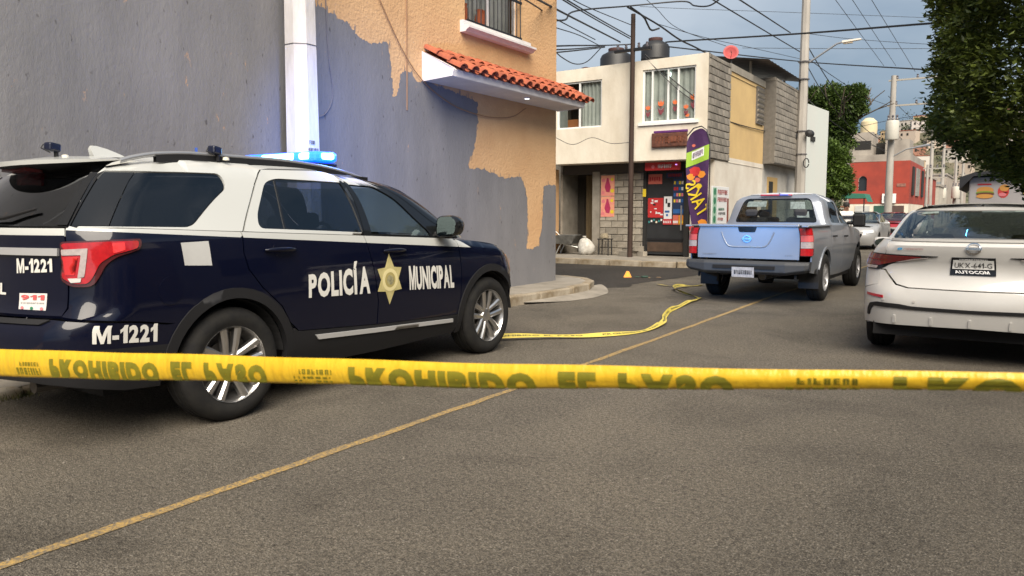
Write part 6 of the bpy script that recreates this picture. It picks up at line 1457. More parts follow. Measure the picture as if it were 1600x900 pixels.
def saloon(name, loc, rz, label, paint, detail=1, group=None, cat='car'):
    lo, up = saloon_surfs(); root = empty(name, loc, rz, label, cat, group); g = .07 if detail else .16
    RA, FA, AR_ = (0, .315), (2.71, .315), .375
    belt = lambda x: SD_HI(max(x, -.1)) - .055 if x < 2.1 else .94
    zwin = lambda x: 1.045 - .03 * (x - .1)
    tip = lambda q: lo.P(q, .98)[0]
    for s_ in (-1, 1):
        top_q = [(lo.qx(x, SD_HI(x) - .006), SD_HI(x) - .006) for x in (.16, 0, -.2, -.4, -.6, -.72)]
        quarter = [(.76, .70), (.95, .66)] + sidepoly(lo, [(-.42, .60)] + arch(*RA, AR_, 128, 20, 12) + [(.46, .50), (.50, .70), (.36, .9), (.30, zwin(.3))]) + top_q + [(.80, 1.10), (.76, .985)]
        conform(lo, quarter, paint, 'quarter_panel', root, s_, grid=g)
        conform(lo, sidepoly(lo, [(.31, zwin(.31)), (.372, .9), (.512, .70), (.475, .50), (.40, .40), (.45, .27), (1.20, .25), (1.22, .6), (1.20, zwin(1.2))]), paint, 'rear_door', root, s_, grid=g)
        conform(lo, sidepoly(lo, [(1.21, zwin(1.21)), (1.23, .6), (1.21, .25), (2.28, .26), (2.32, .5), (2.33, .8), (2.22, zwin(2.2) - .01)]), paint, 'front_door', root, s_, grid=g)
        wing = sidepoly(lo, [(2.23, zwin(2.2) - .015), (2.34, .8), (2.33, .45)] + arch(*FA, AR_, 160, 35, 12) + [(3.10, .6), (3.20, .78), (3.12, SD_HI(3.12) - .004), (2.8, SD_HI(2.8) - .004), (2.45, SD_HI(2.45) - .004)])
        conform(lo, wing, paint, 'front_wing', root, s_, grid=g)
        # greenhouse side: roof frame, glass
        zt = lambda q: 1.05 + .40 * up.k(up.N(q)[0]) - .001
        qa, qb = .86, up.qx(2.18, 1.02)
        glassp = rnd([(up.qx(.32, 1.075), 1.075), (up.qx(.52, 1.25), 1.25), (up.qx(.78, 1.355), 1.355), (up.qx(1.3, 1.375), 1.375), (up.qx(1.62, 1.345), 1.345), (up.qx(2.02, 1.08), 1.08), (up.qx(1.9, 1.03), 1.03), (up.qx(.6, 1.045), 1.045)], .04)
        ring = [(q, zt(q)) for q in [.94 + (up.q3 + .1 - .94) * k / 26 for k in range(27)]]
        side = [(.935, 1.07), (up.qx(.0, 1.06), 1.06)] + [(up.qx(x, zwin(x) + .002), zwin(x) + .002) for x in (.35, .8, 1.3, 1.8, 2.12)] + [(up.q3 + .12, 1.12), (up.q3 + .16, 1.3)] + ring[::-1] + [(.935, 1.30)]
        conform(up, side, paint, 'roof_side', root, s_, holes=[glassp], grid=g)
        conform(up, glassp, M_TINT, 'side_glass', root, s_, off=-.008, thick=0, grid=.12)
        conform(up, [(up.qx(1.17, 1.05), 1.04), (up.qx(1.24, 1.05), 1.04), (up.qx(1.22, 1.37), 1.368), (up.qx(1.16, 1.37), 1.368)], M_GBLACK, 'door_pillar', root, s_, off=-.002, thick=.004, grid=.1)
        # mirror
        mm = MB().obox((1.98, s_ * 1.03, 1.0), (.12, .22, .13)); mm.build('mirror', paint, root, bevel=.04)
        MB().add([(1.915, s_ * 1.03 + .095 * math.cos(a * .5236), 1.0 + .055 * math.sin(a * .5236)) for a in range(12)], [tuple(range(12))]).build('mirror_glass', MATS['mirror_silver'], root)
        # tail lamp: slim blade reaching in over the boot
        tl = rnd([(.28, .975), (.50, .945), (.64, .900), (.76, .832), (.93, .828), (1.06, .88), (1.10, .945), (1.04, .992), (.76, .985)], [.005, .05, .05, .03, .03, .03, .02, .02, .05])
        L0 = conform(lo, tl, M_GBLACK, 'tail_lamp', root, s_, off=.008, thick=.02, grid=.05)
        conform(lo, rnd([(.42, .966), (.62, .922), (.76, .872), (.96, .872), (1.06, .905), (1.07, .955), (1.0, .982), (.76, .976)], .012), mat('dark_tail_red', (.20, .006, .010), .14, coat=1, vary=.4, vs=25, vcol=(.10, .003, .006)), 'red_lens', L0, s_, off=.014, thick=.008, grid=.04)
        conform(lo, rnd([(.79, .842), (.93, .840), (1.03, .885), (.98, .868), (.78, .866)], .004), M_TAILC, 'clear_lens', L0, s_, off=.016, thick=.006, grid=.04)
        conform(lo, rnd([(.36, .963), (.50, .949), (.62, .915), (.56, .922), (.48, .940)], .004), M_TAILC, 'reverse_lens', L0, s_, off=.015, thick=.006, grid=.04)
        conform(lo, [(.70, .924), (.98, .924), (.99, .934), (.70, .934)], mat('tail_bar', (.20, .006, .008), .2), 'lens_rib', L0, s_, off=.0165, thick=.002, grid=.05)
        conform(lo, rnd([(.70, .575), (.90, .588), (.90, .612), (.70, .600)], .004), M_TAILR, 'bumper_reflector', root, s_, off=.006, thick=.008, grid=.04)
    # rear bumper and boot
    h = [(0, .672), (.50, .676), (.60, .70), (.72, .83), (.755, .83), (.755, .70), (.95, .652)] + sidepoly(lo, [(-.43, .595)] + arch(*RA, AR_, 128, 186, 8)[1:] + [(-.44, .315)]) + [(.9, .325), (0, .345)]
    full = h + [(-q, z) for q, z in h[::-1][1:-1]]
    conform(lo, full, paint, 'rear_bumper', root, 1, grid=g)
    hb2 = [(0, .682), (.49, .686), (.59, .712), (.70, .84), (.745, .84), (.750, .985), (.792, 1.105), (0, 1.105)]
    conform(lo, hb2 + [(-q, z) for q, z in hb2[::-1][1:-1]], paint, 'boot_lid', root, 1, grid=g)
    deck = cap_across(lo, .795, lo.qx(.16, 1.05), lambda q: SD_HI(lo.P(q, 1.0)[0]) - .008, lambda x: .012, 24, 10); deck.build('boot_deck', paint, root, smooth=40)
    MB().add([(lo.P(-.78 + 1.56 * i / 20, 1.10)[0] - .03 + dx, lo.P(-.78 + 1.56 * i / 20, 1.10)[1] * .99, z) for dx, z in ((.12, 1.120), (.024, 1.130), (.024, 1.108), (.06, 1.095)) for i in range(21)], [(k * 21 + i, k * 21 + i + 1, (k + 1) * 21 + i + 1, (k + 1) * 21 + i) for k in range(3) for i in range(20)]).build('boot_lip', paint, root, smooth=50)
    up_roof = cap_across(up, .03, up.Q - .02, lambda q: 1.05 + .40 * up.k(up.N(q)[0]) - .001, lambda x: .022, 50, 10); up_roof.build('roof', paint, root, smooth=40)
    rgl = conform(up, rnd([(-.85, 1.112), (.85, 1.112), (.865, 1.392), (-.865, 1.392)], .05), M_TINT2, 'rear_glass', root, 1, off=-.004, thick=0, grid=.1)
    conform(up, [(-.932, 1.07), (.932, 1.07), (.932, 1.436), (-.932, 1.436)], paint, 'rear_frame', root, 1, holes=[rnd([(-.855, 1.109), (.855, 1.109), (.87, 1.396), (-.87, 1.396)], .05)], grid=g)
    bon = cap_across(lo, lo.qx(2.1, .99), lo.qx(3.14, .84), lambda q: SD_HI(lo.P(q, .9)[0]) - .004, lambda x: .05, 16, 8); bon.build('bonnet', paint, root, smooth=40)
    nz = [(lo.qx(3.13, .83), .845), (lo.qx(3.20, .78), .78), (lo.qx(3.11, .6), .6)] + sidepoly(lo, arch(*FA, AR_, 33, -6, 6)) + [(lo.qx(3.2, .2), .2), (lo.Q, .2)]
    conform(lo, nz + [(2 * lo.Q - q, z) for q, z in nz[::-1][1:]] + [(lo.Q + .5, .86), (lo.Q, .87), (lo.Q - .5, .86)], paint, 'front_bumper', root, 1, grid=max(.09, g))
    conform(lo, rnd([(lo.Q - .35, .42), (lo.Q + .35, .42), (lo.Q + .5, .70), (lo.Q - .5, .70)], .08), M_GBLACK, 'grille', root, 1, off=.008, grid=.12)
    for s_ in (-1, 1): conform(lo, rnd([(lo.qx(3.24, .66), .66), (lo.Q - .58, .62), (lo.Q - .55, .72), (lo.qx(3.22, .77), .77)], .03), mat('head_clear', (.55, .57, .58), .1, coat=1), 'head_lamp', root, s_, off=.008, grid=.1)
    conform(up, [(up.q3 + .19, 1.03), (2 * up.Q - up.q3 - .19, 1.03), (2 * up.Q - up.q3 - .34, 1.40), (up.q3 + .34, 1.40)], M_CLEARG, 'windscreen', root, 1, off=-.004, thick=0, grid=.12)
    MB().box(-.75, 3.1, -.76, .76, .22, .34).build('floor_pan', M_WELL, root)
    MB().obox((-.55, 0, .97), (.55, 1.1, .10)).build('parcel_shelf', M_SEAT, root) if False else MB().box(-.12, .35, -.62, .62, .98, 1.04).build('parcel_shelf', M_SEAT, root)
    if detail:
        for x, y in ((1.45, .36), (1.45, -.36), (.55, .4), (.55, -.4)): seat(root, x, y, .38, .5, .56)
        MB().obox((2.2, 0, .88), (.45, 1.4, .2)).build('dashboard', M_SEAT, root, bevel=.04)
    wells(root, [(0, .86), (0, -.86), (2.71, .86), (2.71, -.86)], .36, .30)
    set_wheels(root, make_wheel(.315, .205, .215, 5, False, M_ALLOY, M_RUBBER, M_DISC), [(0, -.775), (2.71, -.775), (0, .775), (2.71, .775)], .313)
    return root, lo, up
M_TINT2 = glass('rear_car_glass', (.40, .40, .38), .55)
M_PWHITE = mat('pearl_white', (.53, .52, .50), .34, coat=.7, vary=.12, vs=1.5)
sed, slo, sup = saloon('white_saloon', (-.27, 8.74, 0), R(90), 'white saloon car parked at the right edge seen from behind', M_PWHITE)
sed.scale = (1, 1.05, 1)
sed_s = lambda pts: [(-q, z) for q, z in pts]
# number plate, maker's badge, script, black diffuser band with fins, stickers on the glass
pl = conform(slo, [(-.172, .812), (.172, .812), (.172, .972), (-.172, .972)], M_GBLACK, 'number_plate', sed, 1, off=.010, thick=.015, grid=.03)
conform(slo, [(-.157, .868), (.157, .868), (.157, .952), (-.157, .952)], mat('plate_white', (.74, .74, .72), .5, vary=.2, vs=20), 'plate_face', pl, 1, off=.0135, thick=.002, grid=.03)
text_on('plate_lettering', 'UKX-641-G', on_surf(slo, [(.142, .880), (-.142, .880), (-.142, .936), (.142, .936)], 1, .019), mat('plate_ink', (.05, .05, .05), .6), pl, .010, 3)
text_on('dealer_lettering', 'AUTOCOM', on_surf(slo, [(.13, .826), (-.13, .826), (-.115, .855), (.145, .855)], 1, .017), pm('white'), pl, .03, 3)
scribble('plate_top_line', on_surf(slo, [(.11, .957), (-.11, .957), (-.11, .965), (.11, .965)], 1, .017), 14, pm('white'), pl, 3)
def ringp(r0, r1, n=22): return [(r0 * math.cos(a * 2 * math.pi / n), 1.050 + r1 * math.sin(a * 2 * math.pi / n)) for a in range(n)]
em = conform(slo, ringp(.062, .044), M_CHROME, 'badge_ring', sed, 1, off=.012, thick=.008, grid=.05, holes=[ringp(.050, .033)])
conform(slo, [(-.066, 1.043), (.066, 1.043), (.066, 1.057), (-.066, 1.057)], M_CHROME, 'badge_bar', em, 1, off=.014, thick=.005, grid=.05)
text_on('badge_lettering', 'NISSAN', on_surf(slo, [(.060, 1.045), (-.060, 1.045), (-.060, 1.055), (.060, 1.055)], 1, .017), mat('badge_ink', (.08, .08, .08), .5), em, .01, 1)
scribble('script_lettering', on_surf(slo, [(.60, 1.028), (.42, 1.030), (.42, 1.046), (.60, 1.044)], 1, .005), 9, mat('script_red', (.34, .20, .20), .5), sed, 8)
text_on('script_initial', 'e', on_surf(slo, [(.655, 1.024), (.61, 1.026), (.61, 1.048), (.655, 1.046)], 1, .005), mat('script_blue', (.03, .30, .60), .5), sed, .03, 1)
band = [(0, .512), (.46, .516), (.56, .530), (.76, .534), (.84, .515), (.875, .46), (.885, .40), (.855, .395), (.835, .45), (.80, .492), (.60, .492), (.48, .486), (0, .484)]
conform(slo, rnd(band + [(-q, z) for q, z in band[::-1][1:-1]], .015), M_PLAST, 'bumper_band', sed, 1, off=.010, thick=.02, grid=.05)
for q in (-.60, -.30, 0, .30, .60):
    conform(slo, rnd([(q - .012, .352), (q + .012, .352), (q + .010, .425), (q - .010, .425)], .006), M_PWHITE, 'diffuser_fin', sed, 1, off=.010, thick=.015, grid=.05)
for q in (-.44, .44, .70, -.70): conform(slo, [(q + .012 * math.cos(a * .7854), .56 + .012 * math.sin(a * .7854)) for a in range(8)], mat('sensor_grey', (.45, .43, .41), .4), 'parking_sensor', sed, 1, off=.004, thick=.004, grid=.04)
conform(sup, [(.50, 1.362), (.70, 1.352), (.70, 1.374), (.51, 1.382)], mat('pale_glass_sticker', (.22, .27, .25), .6, vary=.6, vs=25), 'glass_sticker', sed, 1, off=.002, thick=.002, grid=.06)
conform(sup, [(-.50, 1.372), (.0, 1.374), (-.0, 1.386), (-.49, 1.384)], MATS['pale_glass_sticker'], 'glass_sticker', sed, 1, off=.002, thick=.002, grid=.06)
MB().obox((-.5, 0, .24), (.3, 1.1, .08)).build('under_tray', M_WELL, sed, bevel=.02)
# cars further down the street
M_CSIL = mat('silver_paint', (.42, .42, .42), .35, metal=.4, coat=.5); M_CRED = mat('red_paint', (.28, .012, .018), .3, coat=.8)
saloon('silver_saloon', (-5.15, 35.2, 0), R(-90), 'silver saloon facing the camera beyond the pickup', M_CSIL, 0, 'cars parked down the street')
saloon('red_saloon', (-5.35, 46.5, 0), R(-88), 'red saloon parked behind the silver one down the street', M_CRED, 0, 'cars parked down the street')
saloon('pale_saloon', (-5.3, 58, 0), R(-92), 'white saloon farthest down the left kerb beyond the red one', M_CARW, 0, 'cars parked down the street')
saloon('dark_saloon', (-.25, 16.2, 0), R(90), 'dark car parked ahead of the white saloon, its roof just showing', mat('dark_paint', (.012, .012, .014), .25, coat=1), 0, 'cars parked down the street')

# ---------------------------------------------------------------- silver pickup
M_PSIL = mat('pickup_silver', (.25, .27, .31), .38, metal=.35, coat=.5, vary=.06, vs=3)
PW = [(.3, .84), (.42, .885), (.6, .905), (.85, .915), (1.0, .912), (1.10, .895), (1.18, .865), (1.25, .82), (1.55, .735), (1.62, .695), (1.67, .62), (1.70, .50)]
pk_hi = curve([(-1.2, 1.18), (.4, 1.18), (2.3, 1.14), (2.5, 1.13), (3.0, 1.08), (3.5, 1.0), (3.8, .92)])
plo = Surf(.915, -1.14, 3.85, .07, .40, [(.3, -1.14), (1.2, -1.14)], [(.3, 3.7), (.5, 3.85), (.8, 3.84), (1.0, 3.7), (1.2, 3.5)], PW, .012, .28, [(-1.2, 1), (2.8, 1), (3.3, .98), (3.9, .92)], edge=(pk_hi, .05, lambda x: 1 if x > 2.4 else 0), ff=1.1, fr=.5)
pup = Surf(.915, .42, 2.70, .12, .30, [(1.0, .40), (1.2, .42), (1.58, .52), (1.66, .60), (1.70, .70)], [(1.0, 2.95), (1.15, 2.7), (1.6, 1.95), (1.70, 1.65)], PW, .05, .25, [(.3, 1), (2.0, 1), (2.8, .95)], zb=1.2, k=[(.4, .97), (1.2, 1.0), (1.9, .98), (2.8, .95)], fr=.5, ff=2.0)
pk = empty('silver_pickup', (-3.33, 12.75, 0), R(90), 'silver double-cab pickup standing in the middle of the road', 'pickup')
PRA, PFA, PAR = (0, .375), (3.02, .375), .47
qs = lambda x, z: plo.qx(x, z)
for s_ in (-1, 1):
    bed = sidepoly(plo, [(-1.03, 1.176), (-1.03, .72), (-1.02, .50)] + arch(*PRA, PAR, 172, 8, 14) + [(.40, .45), (.40, 1.176)])
    conform(plo, bed, M_PSIL, 'bed_side', pk, s_, grid=.08)
    conform(plo, sidepoly(plo, [(.415, 1.176), (.415, .45), (.60, .36), (1.38, .34), (1.40, 1.17)]), M_PSIL, 'rear_door', pk, s_, grid=.09)
    conform(plo, sidepoly(plo, [(1.41, 1.17), (1.39, .34), (2.42, .36), (2.50, .55), (2.50, 1.0), (2.42, 1.128)]), M_PSIL, 'front_door', pk, s_, grid=.09)
    conform(plo, sidepoly(plo, [(2.43, 1.125), (2.51, 1.0), (2.51, .50)] + arch(*PFA, PAR, 165, 25, 12) + [(3.50, .60), (3.55, .85), (3.45, .995), (3.0, 1.076)]), M_PSIL, 'front_wing', pk, s_, grid=.09)
    conform(plo, sidepoly(plo, [(.42, .345), (2.46, .345), (2.44, .28), (.44, .28)]), M_PLAST, 'sill', pk, s_, off=-.01, grid=.1)
    zt = lambda q: 1.2 + .50 * pup.k(pup.N(q)[0]) - .001
    gA = rnd([(pup.qx(.72, 1.22), 1.215), (pup.qx(.82, 1.56), 1.555), (pup.qx(1.36, 1.575), 1.572), (pup.qx(1.40, 1.2), 1.20)], [.03, .06, .02, .02])
    gB = rnd([(pup.qx(1.47, 1.2), 1.195), (pup.qx(1.44, 1.57), 1.570), (pup.qx(1.72, 1.55), 1.552), (pup.qx(2.26, 1.18), 1.18)], [.02, .02, .05, .04])
    ring = [(q, zt(q)) for q in [.90 + (pup.q3 + .1 - .90) * k / 24 for k in range(25)]]
    side = [(.86, 1.19)] + [(pup.qx(x, 1.18), 1.18 - .02 * (x - .5)) for x in (.6, 1.0, 1.4, 1.8, 2.3)] + [(pup.q3 + .13, 1.20), (pup.q3 + .18, 1.5)] + ring[::-1] + [(.86, 1.6)]
    conform(pup, side, M_PSIL, 'cab_side', pk, s_, holes=[gA, gB], grid=.08)
    for nm, gg in (('rear_door_glass', gA), ('front_door_glass', gB)): conform(pup, gg, glass('pickup_side_glass', (.06, .065, .07), .3), nm, pk, s_, off=-.008, thick=0, grid=.12)
    # tail lamp on the bed corner
    tl = conform(plo, rnd([(.768, .742), (.905, .742), (1.0, .76), (1.03, 1.13), (.97, 1.150), (.768, 1.150)], .02), M_TAILD, 'tail_lamp', pk, s_, off=.010, thick=.03, grid=.05)
    for z0, z1, m_, nm in ((1.05, 1.145, M_TAILR, 'red_lens'), (.955, 1.045, mat('tail_pink', (.55, .10, .10), .15, coat=1), 'indicator_lens'), (.86, .95, M_TAILC, 'clear_lens'), (.752, .855, M_TAILR, 'red_lens')):
        conform(plo, rnd([(.778, z0), (.90, z0), (.99, z0 + .004), (1.0, z1), (.778, z1)], .008), m_, nm, tl, s_, off=.018, thick=.010, grid=.05)
    for (q, z) in ((plo.qx(.60, 1.0), 1.0), (plo.qx(1.58, .98), .98)):
        pts = [];
        for i in range(7):
            x, y, zz = plo.at(q - .1 + .2 * i / 6, z, .008 + .03 * math.sin(math.pi * i / 6)); pts.append((x, y * s_, zz))
        MB().tube(pts, .014, 6).build('door_handle', M_PLAST, pk, smooth=50)
    mm = MB().obox((1.98, s_ * 1.06, 1.25), (.13, .20, .22)).obox((2.0, s_ * .93, 1.20), (.07, .16, .06)); mm.build('mirror', M_PLAST, pk, bevel=.05)
    conform(plo, sidepoly(plo, arch(*PRA, PAR + .004, 172, 8, 14) + arch(*PRA, PAR - .035, 8, 172, 14)), M_PSIL, 'arch_lip', pk, s_, off=.012, thick=.04, grid=.06)
    MB().box(-.52, -.48, *sorted((s_ * .62, s_ * .92)), .22, .52).build('mud_flap', M_PLAST, pk, bevel=.006)
    MB().obox((-.45, s_ * .86, 1.18), (1.7, .10, .03)).build('bed_rail', M_PSIL, pk, bevel=.01)
# tailgate with pressed V, handle, badge, script
tgp = [(-.760, .690), (.760, .690), (.760, 1.172), (-.760, 1.172)]
tgo = conform(plo, tgp, M_PSIL, 'tailgate', pk, 1, off=.004, grid=.08)
MB().obox((-1.13, 0, 1.185), (.07, 1.50, .045)).build('tailgate_cap', M_PSIL, tgo, bevel=.014)
vv = [(-.42, 1.08), (-.36, 1.08), (-.27, .915), (-.20, .885), (.20, .885), (.27, .915), (.36, 1.08), (.42, 1.08), (.315, .885), (.22, .838), (-.22, .838), (-.315, .885)]
rib = [(.40, 1.085), (.355, .985), (.31, .905), (.27, .872), (.20, .862), (-.20, .862), (-.27, .872), (-.31, .905), (-.355, .985), (-.40, 1.085)]
MB().tube([plo.at(q, z, .003) for q, z in rib], .011, 8).build('pressed_rib', M_PSIL, tgo, smooth=60)
conform(plo, rnd([(-.15, 1.172), (.15, 1.172), (.12, 1.085), (-.12, 1.085)], .02), M_GBLACK, 'tailgate_handle', tgo, 1, off=.010, thick=.008, grid=.05)
def ringt(r, n=20): return [(r * 1.15 * math.cos(a * 2 * math.pi / n), .985 + r * math.sin(a * 2 * math.pi / n)) for a in range(n)]
em2 = conform(plo, ringt(.056), mat('badge_blue_chrome', (.45, .55, .70), .2, metal=.9), 'badge', tgo, 1, off=.014, thick=.01, grid=.05, holes=[ringt(.040)])
conform(plo, [(-.072, .974), (.072, .974), (.072, .996), (-.072, .996)], MATS['badge_blue_chrome'], 'badge_bar', em2, 1, off=.018, thick=.006, grid=.05)
scribble('tailgate_script', on_surf(plo, [(.68, .735), (.46, .735), (.46, .757), (.68, .757)], 1, .008), 8, mat('script_dark', (.18, .19, .22), .4), tgo, 3)
scribble('tailgate_script', on_surf(plo, [(-.56, .735), (-.66, .735), (-.66, .757), (-.56, .757)], 1, .008), 3, MATS['script_dark'], tgo, 5)
# bed inside, bumper with plate, underside
MB().box(-1.08, .36, -.82, .82, .78, .80).box(-1.08, .36, -.82, -.80, .80, 1.17).box(-1.08, .36, .80, .82, .80, 1.17).box(.34, .36, -.80, .80, .80, 1.17).build('bed_liner', M_PLAST, pk)
MB().box(-1.12, -1.075, -.72, .72, .72, 1.165).build('tailgate_inner', M_PSIL, pk)
bpo = MB()
prf = [(-1.16, .66), (-1.28, .66), (-1.31, .62), (-1.31, .50), (-1.24, .46), (-1.12, .46)]
ys = [-.92, -.86, -.6, -.3, .3, .6, .86, .92]; vs = []
for y in ys:
    t = abs(y) / .92; dx = .10 * max(0, t - .85) / .15; dz = .06 * max(0, t - .8) / .2 if True else 0
    vs += [(x + (dx if x < -1.15 else 0), y, z + (dz if z < .55 else 0)) for x, z in prf]
bpo.add(vs, [(i * 6 + j, i * 6 + j + 1, (i + 1) * 6 + j + 1, (i + 1) * 6 + j) for i in range(7) for j in range(5)] + [tuple(range(6)), tuple(42 + j for j in range(6))])
bo = bpo.build('rear_bumper', mat('bumper_charcoal', (.035, .037, .040), .6, vary=.2, vs=10), pk, bevel=.012)
MB().box(-1.325, -1.312, -.46, .46, .545, .595).build('bumper_recess', M_WELL, bo)
np2 = MB().obox((-1.318, .0, .495), (.012, .33, .15), ry=-.06).build('number_plate', mat('dirty_plate', (.42, .41, .42), .5, vary=.4, vs=25), bo)
scribble('plate_lettering', lambda u, v_: (-1.328, .13 - u * .26, .465 + v_ * .06), 7, mat('plate_ink', (.03, .03, .03), .6), np2, 9)
for y in (-.7, .7): MB().tube([(-1.16, y * 1.03, .40), (-1.08, y * 1.03, .70)], .02, 6).build('bumper_bracket', M_WELL, pk)
MB().box(-1.0, 3.5, -.45, -.35, .42, .56).box(-1.0, 3.5, .35, .45, .42, .56).build('chassis_rails', M_WELL, pk)
MB().tube([(0, -.7, .36), (0, .7, .36)], .05, 10).lathe([(0, -.14), (.12, -.1), (.13, 0), (.12, .1), (0, .14)], (0, 0, .36), axis='Y', n=16).build('rear_axle', M_WELL, pk)
MB().tube([(-1.0, -.2, .42), (-.2, -.25, .42)], .06, 10).build('silencer', M_DISC, pk)
MB().obox((-.65, 0, .52), (.65, .65, .18)).build('spare_wheel_tray', M_WELL, pk, bevel=.08)
# cab rear wall and window, roof, bonnet
rw = rnd([(-.72, 1.235), (.72, 1.235), (.67, 1.600), (-.67, 1.600)], .06)
conform(pup, [(-.87, 1.17), (.87, 1.17), (.87, 1.675), (-.87, 1.675)], M_PSIL, 'cab_rear', pk, 1, holes=[rw], grid=.08)
seal = rnd([(-.745, 1.218), (.745, 1.218), (.69, 1.615), (-.69, 1.615)], .07)
conform(pup, seal, M_GBLACK, 'window_seal', pk, 1, off=.004, thick=.01, grid=.06, holes=[rw])
conform(pup, rw, glass('cab_glass', (.42, .45, .43), .6), 'cab_rear_glass', pk, 1, off=-.003, thick=0, grid=.1)
for q0, q1, z0, z1, c in ((-.60, -.20, 1.48, 1.57, 'pale_glass_sticker'), (.28, .56, 1.44, 1.56, 'pale_glass_sticker'), (.40, .62, 1.30, 1.40, 'pale_glass_sticker')):
    conform(pup, [(-q0, z0), (-q1, z0), (-q1, z1), (-q0, z1)], MATS[c], 'glass_sticker', pk, 1, off=-.001, thick=.001, grid=.08)
cap_across(pup, .03, pup.Q - .02, lambda q: 1.2 + .50 * pup.k(pup.N(q)[0]) - .001, lambda x: .025, 44, 10).build('roof', mat('pickup_roof', (.55, .56, .58), .35, metal=.2, coat=.4), pk, smooth=40)
lb2 = MB().obox((.60, .03, 1.672), (.06, .52, .028)).build('roof_lamp', mat('red_roof_lamp', (.40, .02, .03), .3, coat=.5), pk, bevel=.012)
MB().obox((.596, -.10, 1.673), (.064, .15, .022)).build('blue_reflection', mat('blue_reflection', (.06, .10, .55), .3, coat=.5), lb2, bevel=.008)  # blue reflection on the red brake lamp, painted as a small coloured block
cap_across(plo, plo.qx(2.35, 1.13), plo.qx(3.48, 1.0), lambda q: pk_hi(plo.P(q, 1.0)[0]) - .004, lambda x: .05, 16, 8).build('bonnet', M_PSIL, pk, smooth=40)
nz = [(plo.qx(3.46, .99), .99), (plo.qx(3.56, .85), .85), (plo.qx(3.51, .6), .6), (plo.qx(3.45, .42), .42), (plo.qx(3.5, .35), .35), (plo.Q, .35)]
conform(plo, nz + [(2 * plo.Q - q, z) for q, z in nz[::-1][1:]] + [(plo.Q + .4, 1.0), (plo.Q - .4, 1.0)], M_PSIL, 'front_bumper', pk, 1, grid=.12)
conform(pup, [(pup.q3 + .20, 1.16), (2 * pup.Q - pup.q3 - .20, 1.16), (2 * pup.Q - pup.q3 - .34, 1.62), (pup.q3 + .34, 1.62)], M_CLEARG, 'windscreen', pk, 1, off=-.004, thick=0, grid=.12)
for x, y in ((1.55, .38), (1.55, -.38), (.85, .4), (.85, -.4)): seat(pk, x, y, .62, .5, .62)
MB().obox((2.3, 0, 1.05), (.4, 1.5, .2)).build('dashboard', M_SEAT, pk, bevel=.04)
MB().box(.45, 3.3, -.8, .8, .42, .5).build('cab_floor', M_WELL, pk)
wells(pk, [(0, .88), (0, -.88), (3.02, .88), (3.02, -.88)], .43, .34)
set_wheels(pk, make_wheel(.372, .235, .215, 6, False, mat('steel_wheel', (.40, .40, .41), .4, metal=.6), M_RUBBER, M_DISC), [(0, -.80), (3.02, -.80), (0, .80), (3.02, .80)], .37)

# ---------------------------------------------------------------- barrier tapes
M_TAPE = mat('yellow_tape', (.76, .49, .030), .34, vary=.14, vs=9, vcol=(.66, .40, .02), bump=.5, bs=16, stretch=(3, 3, .6))
M_INK = mat('faded_ink', (.155, .145, .012), .5, vary=.35, vs=30, vcol=(.24, .21, .012))
A, B = Vector((-3.561, 1.017, .834)), Vector((.958, 1.487, 1.180))
ax = (B - A); LT = ax.length; ax.normalize()
side_n = Vector((ax.y, -ax.x, 0)).normalized()        # toward the camera
vh_c = curve([(0, .082), (.94, .080), (1.9, .062), (2.7, .046), (3.6, .0235), (LT, .022)])     # height left open; the rest is rolled under
def tape_pt(s_, h, off=0):
    """s_ metres along, h metres down from the upper edge of the .105 m strip: a slightly bellied face, then a roll tucked behind it"""
    t = s_ / LT; c = A.lerp(B, t); c.z -= .018 * 4 * t * (1 - t) - .0016 * math.sin(s_ * 4.1) - .0009 * math.sin(s_ * 11.3)
    v = vh_c(s_); r_ = .0075
    if h <= v:
        u = h / v; y = .5 * v - h; d = .007 * (1 - (2 * u - 1) ** 2); tn = Vector((0, 0, 1)) * (2 * u - 1) * .25
    else:
        a = min(math.pi * 1.25, (h - v) / r_); y = -.5 * v - r_ * math.sin(a); d = -r_ * (1 - math.cos(a)); tn = Vector((0, 0, -math.sin(a))) ; 
        p = c + Vector((0, 0, y)) + side_n * d
        return p + (side_n * math.cos(a) - Vector((0, 0, math.sin(a)))) * off
    return c + Vector((0, 0, y)) + side_n * (d + off)
n, k = 220, 14; hs_ = [.105 * j / k for j in range(k + 1)]; tp = MB()
tp.add([tape_pt(LT * i / n, hs_[j]) for i in range(n + 1) for j in range(k + 1)], [(i * (k + 1) + j, (i + 1) * (k + 1) + j, (i + 1) * (k + 1) + j + 1, i * (k + 1) + j + 1) for i in range(n) for j in range(k)])
tape = empty('barrier_tape', (0, 0, 0), 0, 'taut yellow police tape stretched across the foreground at knee height', 'tape')
tp.build('strip', M_TAPE, tape, smooth=60, fix=False)
# print: the strip hangs upside down and is seen from the back, so each word is flipped top to bottom
s0 = .08
for rep in range(4):
    b = s0 + rep * 1.12
    for (wrd, a0, a1) in (('PROHIBIDO', .0, .475), ('EL', .525, .605), ('PASO', .650, .865)):
        text_on('lettering', wrd, lambda u, v_, a0=a0, a1=a1: tape_pt(min(LT, max(0, b + a0 + u * (a1 - a0))), .30 * vh_c(b + a0) + v_ * .058, .0010), M_INK, tape, .085, 10)
    scribble('small_print', lambda u, v_: tape_pt(min(LT, max(0, b + .97 + u * .10)), vh_c(b + .97) * .45 + v_ * .012, .0010), 6, M_INK, tape, rep); scribble('small_print', lambda u, v_: tape_pt(min(LT, max(0, b + .95 + u * .12)), vh_c(b + .97) * .45 + .018 + v_ * .022, .0010), 5, M_INK, tape, rep + 7)
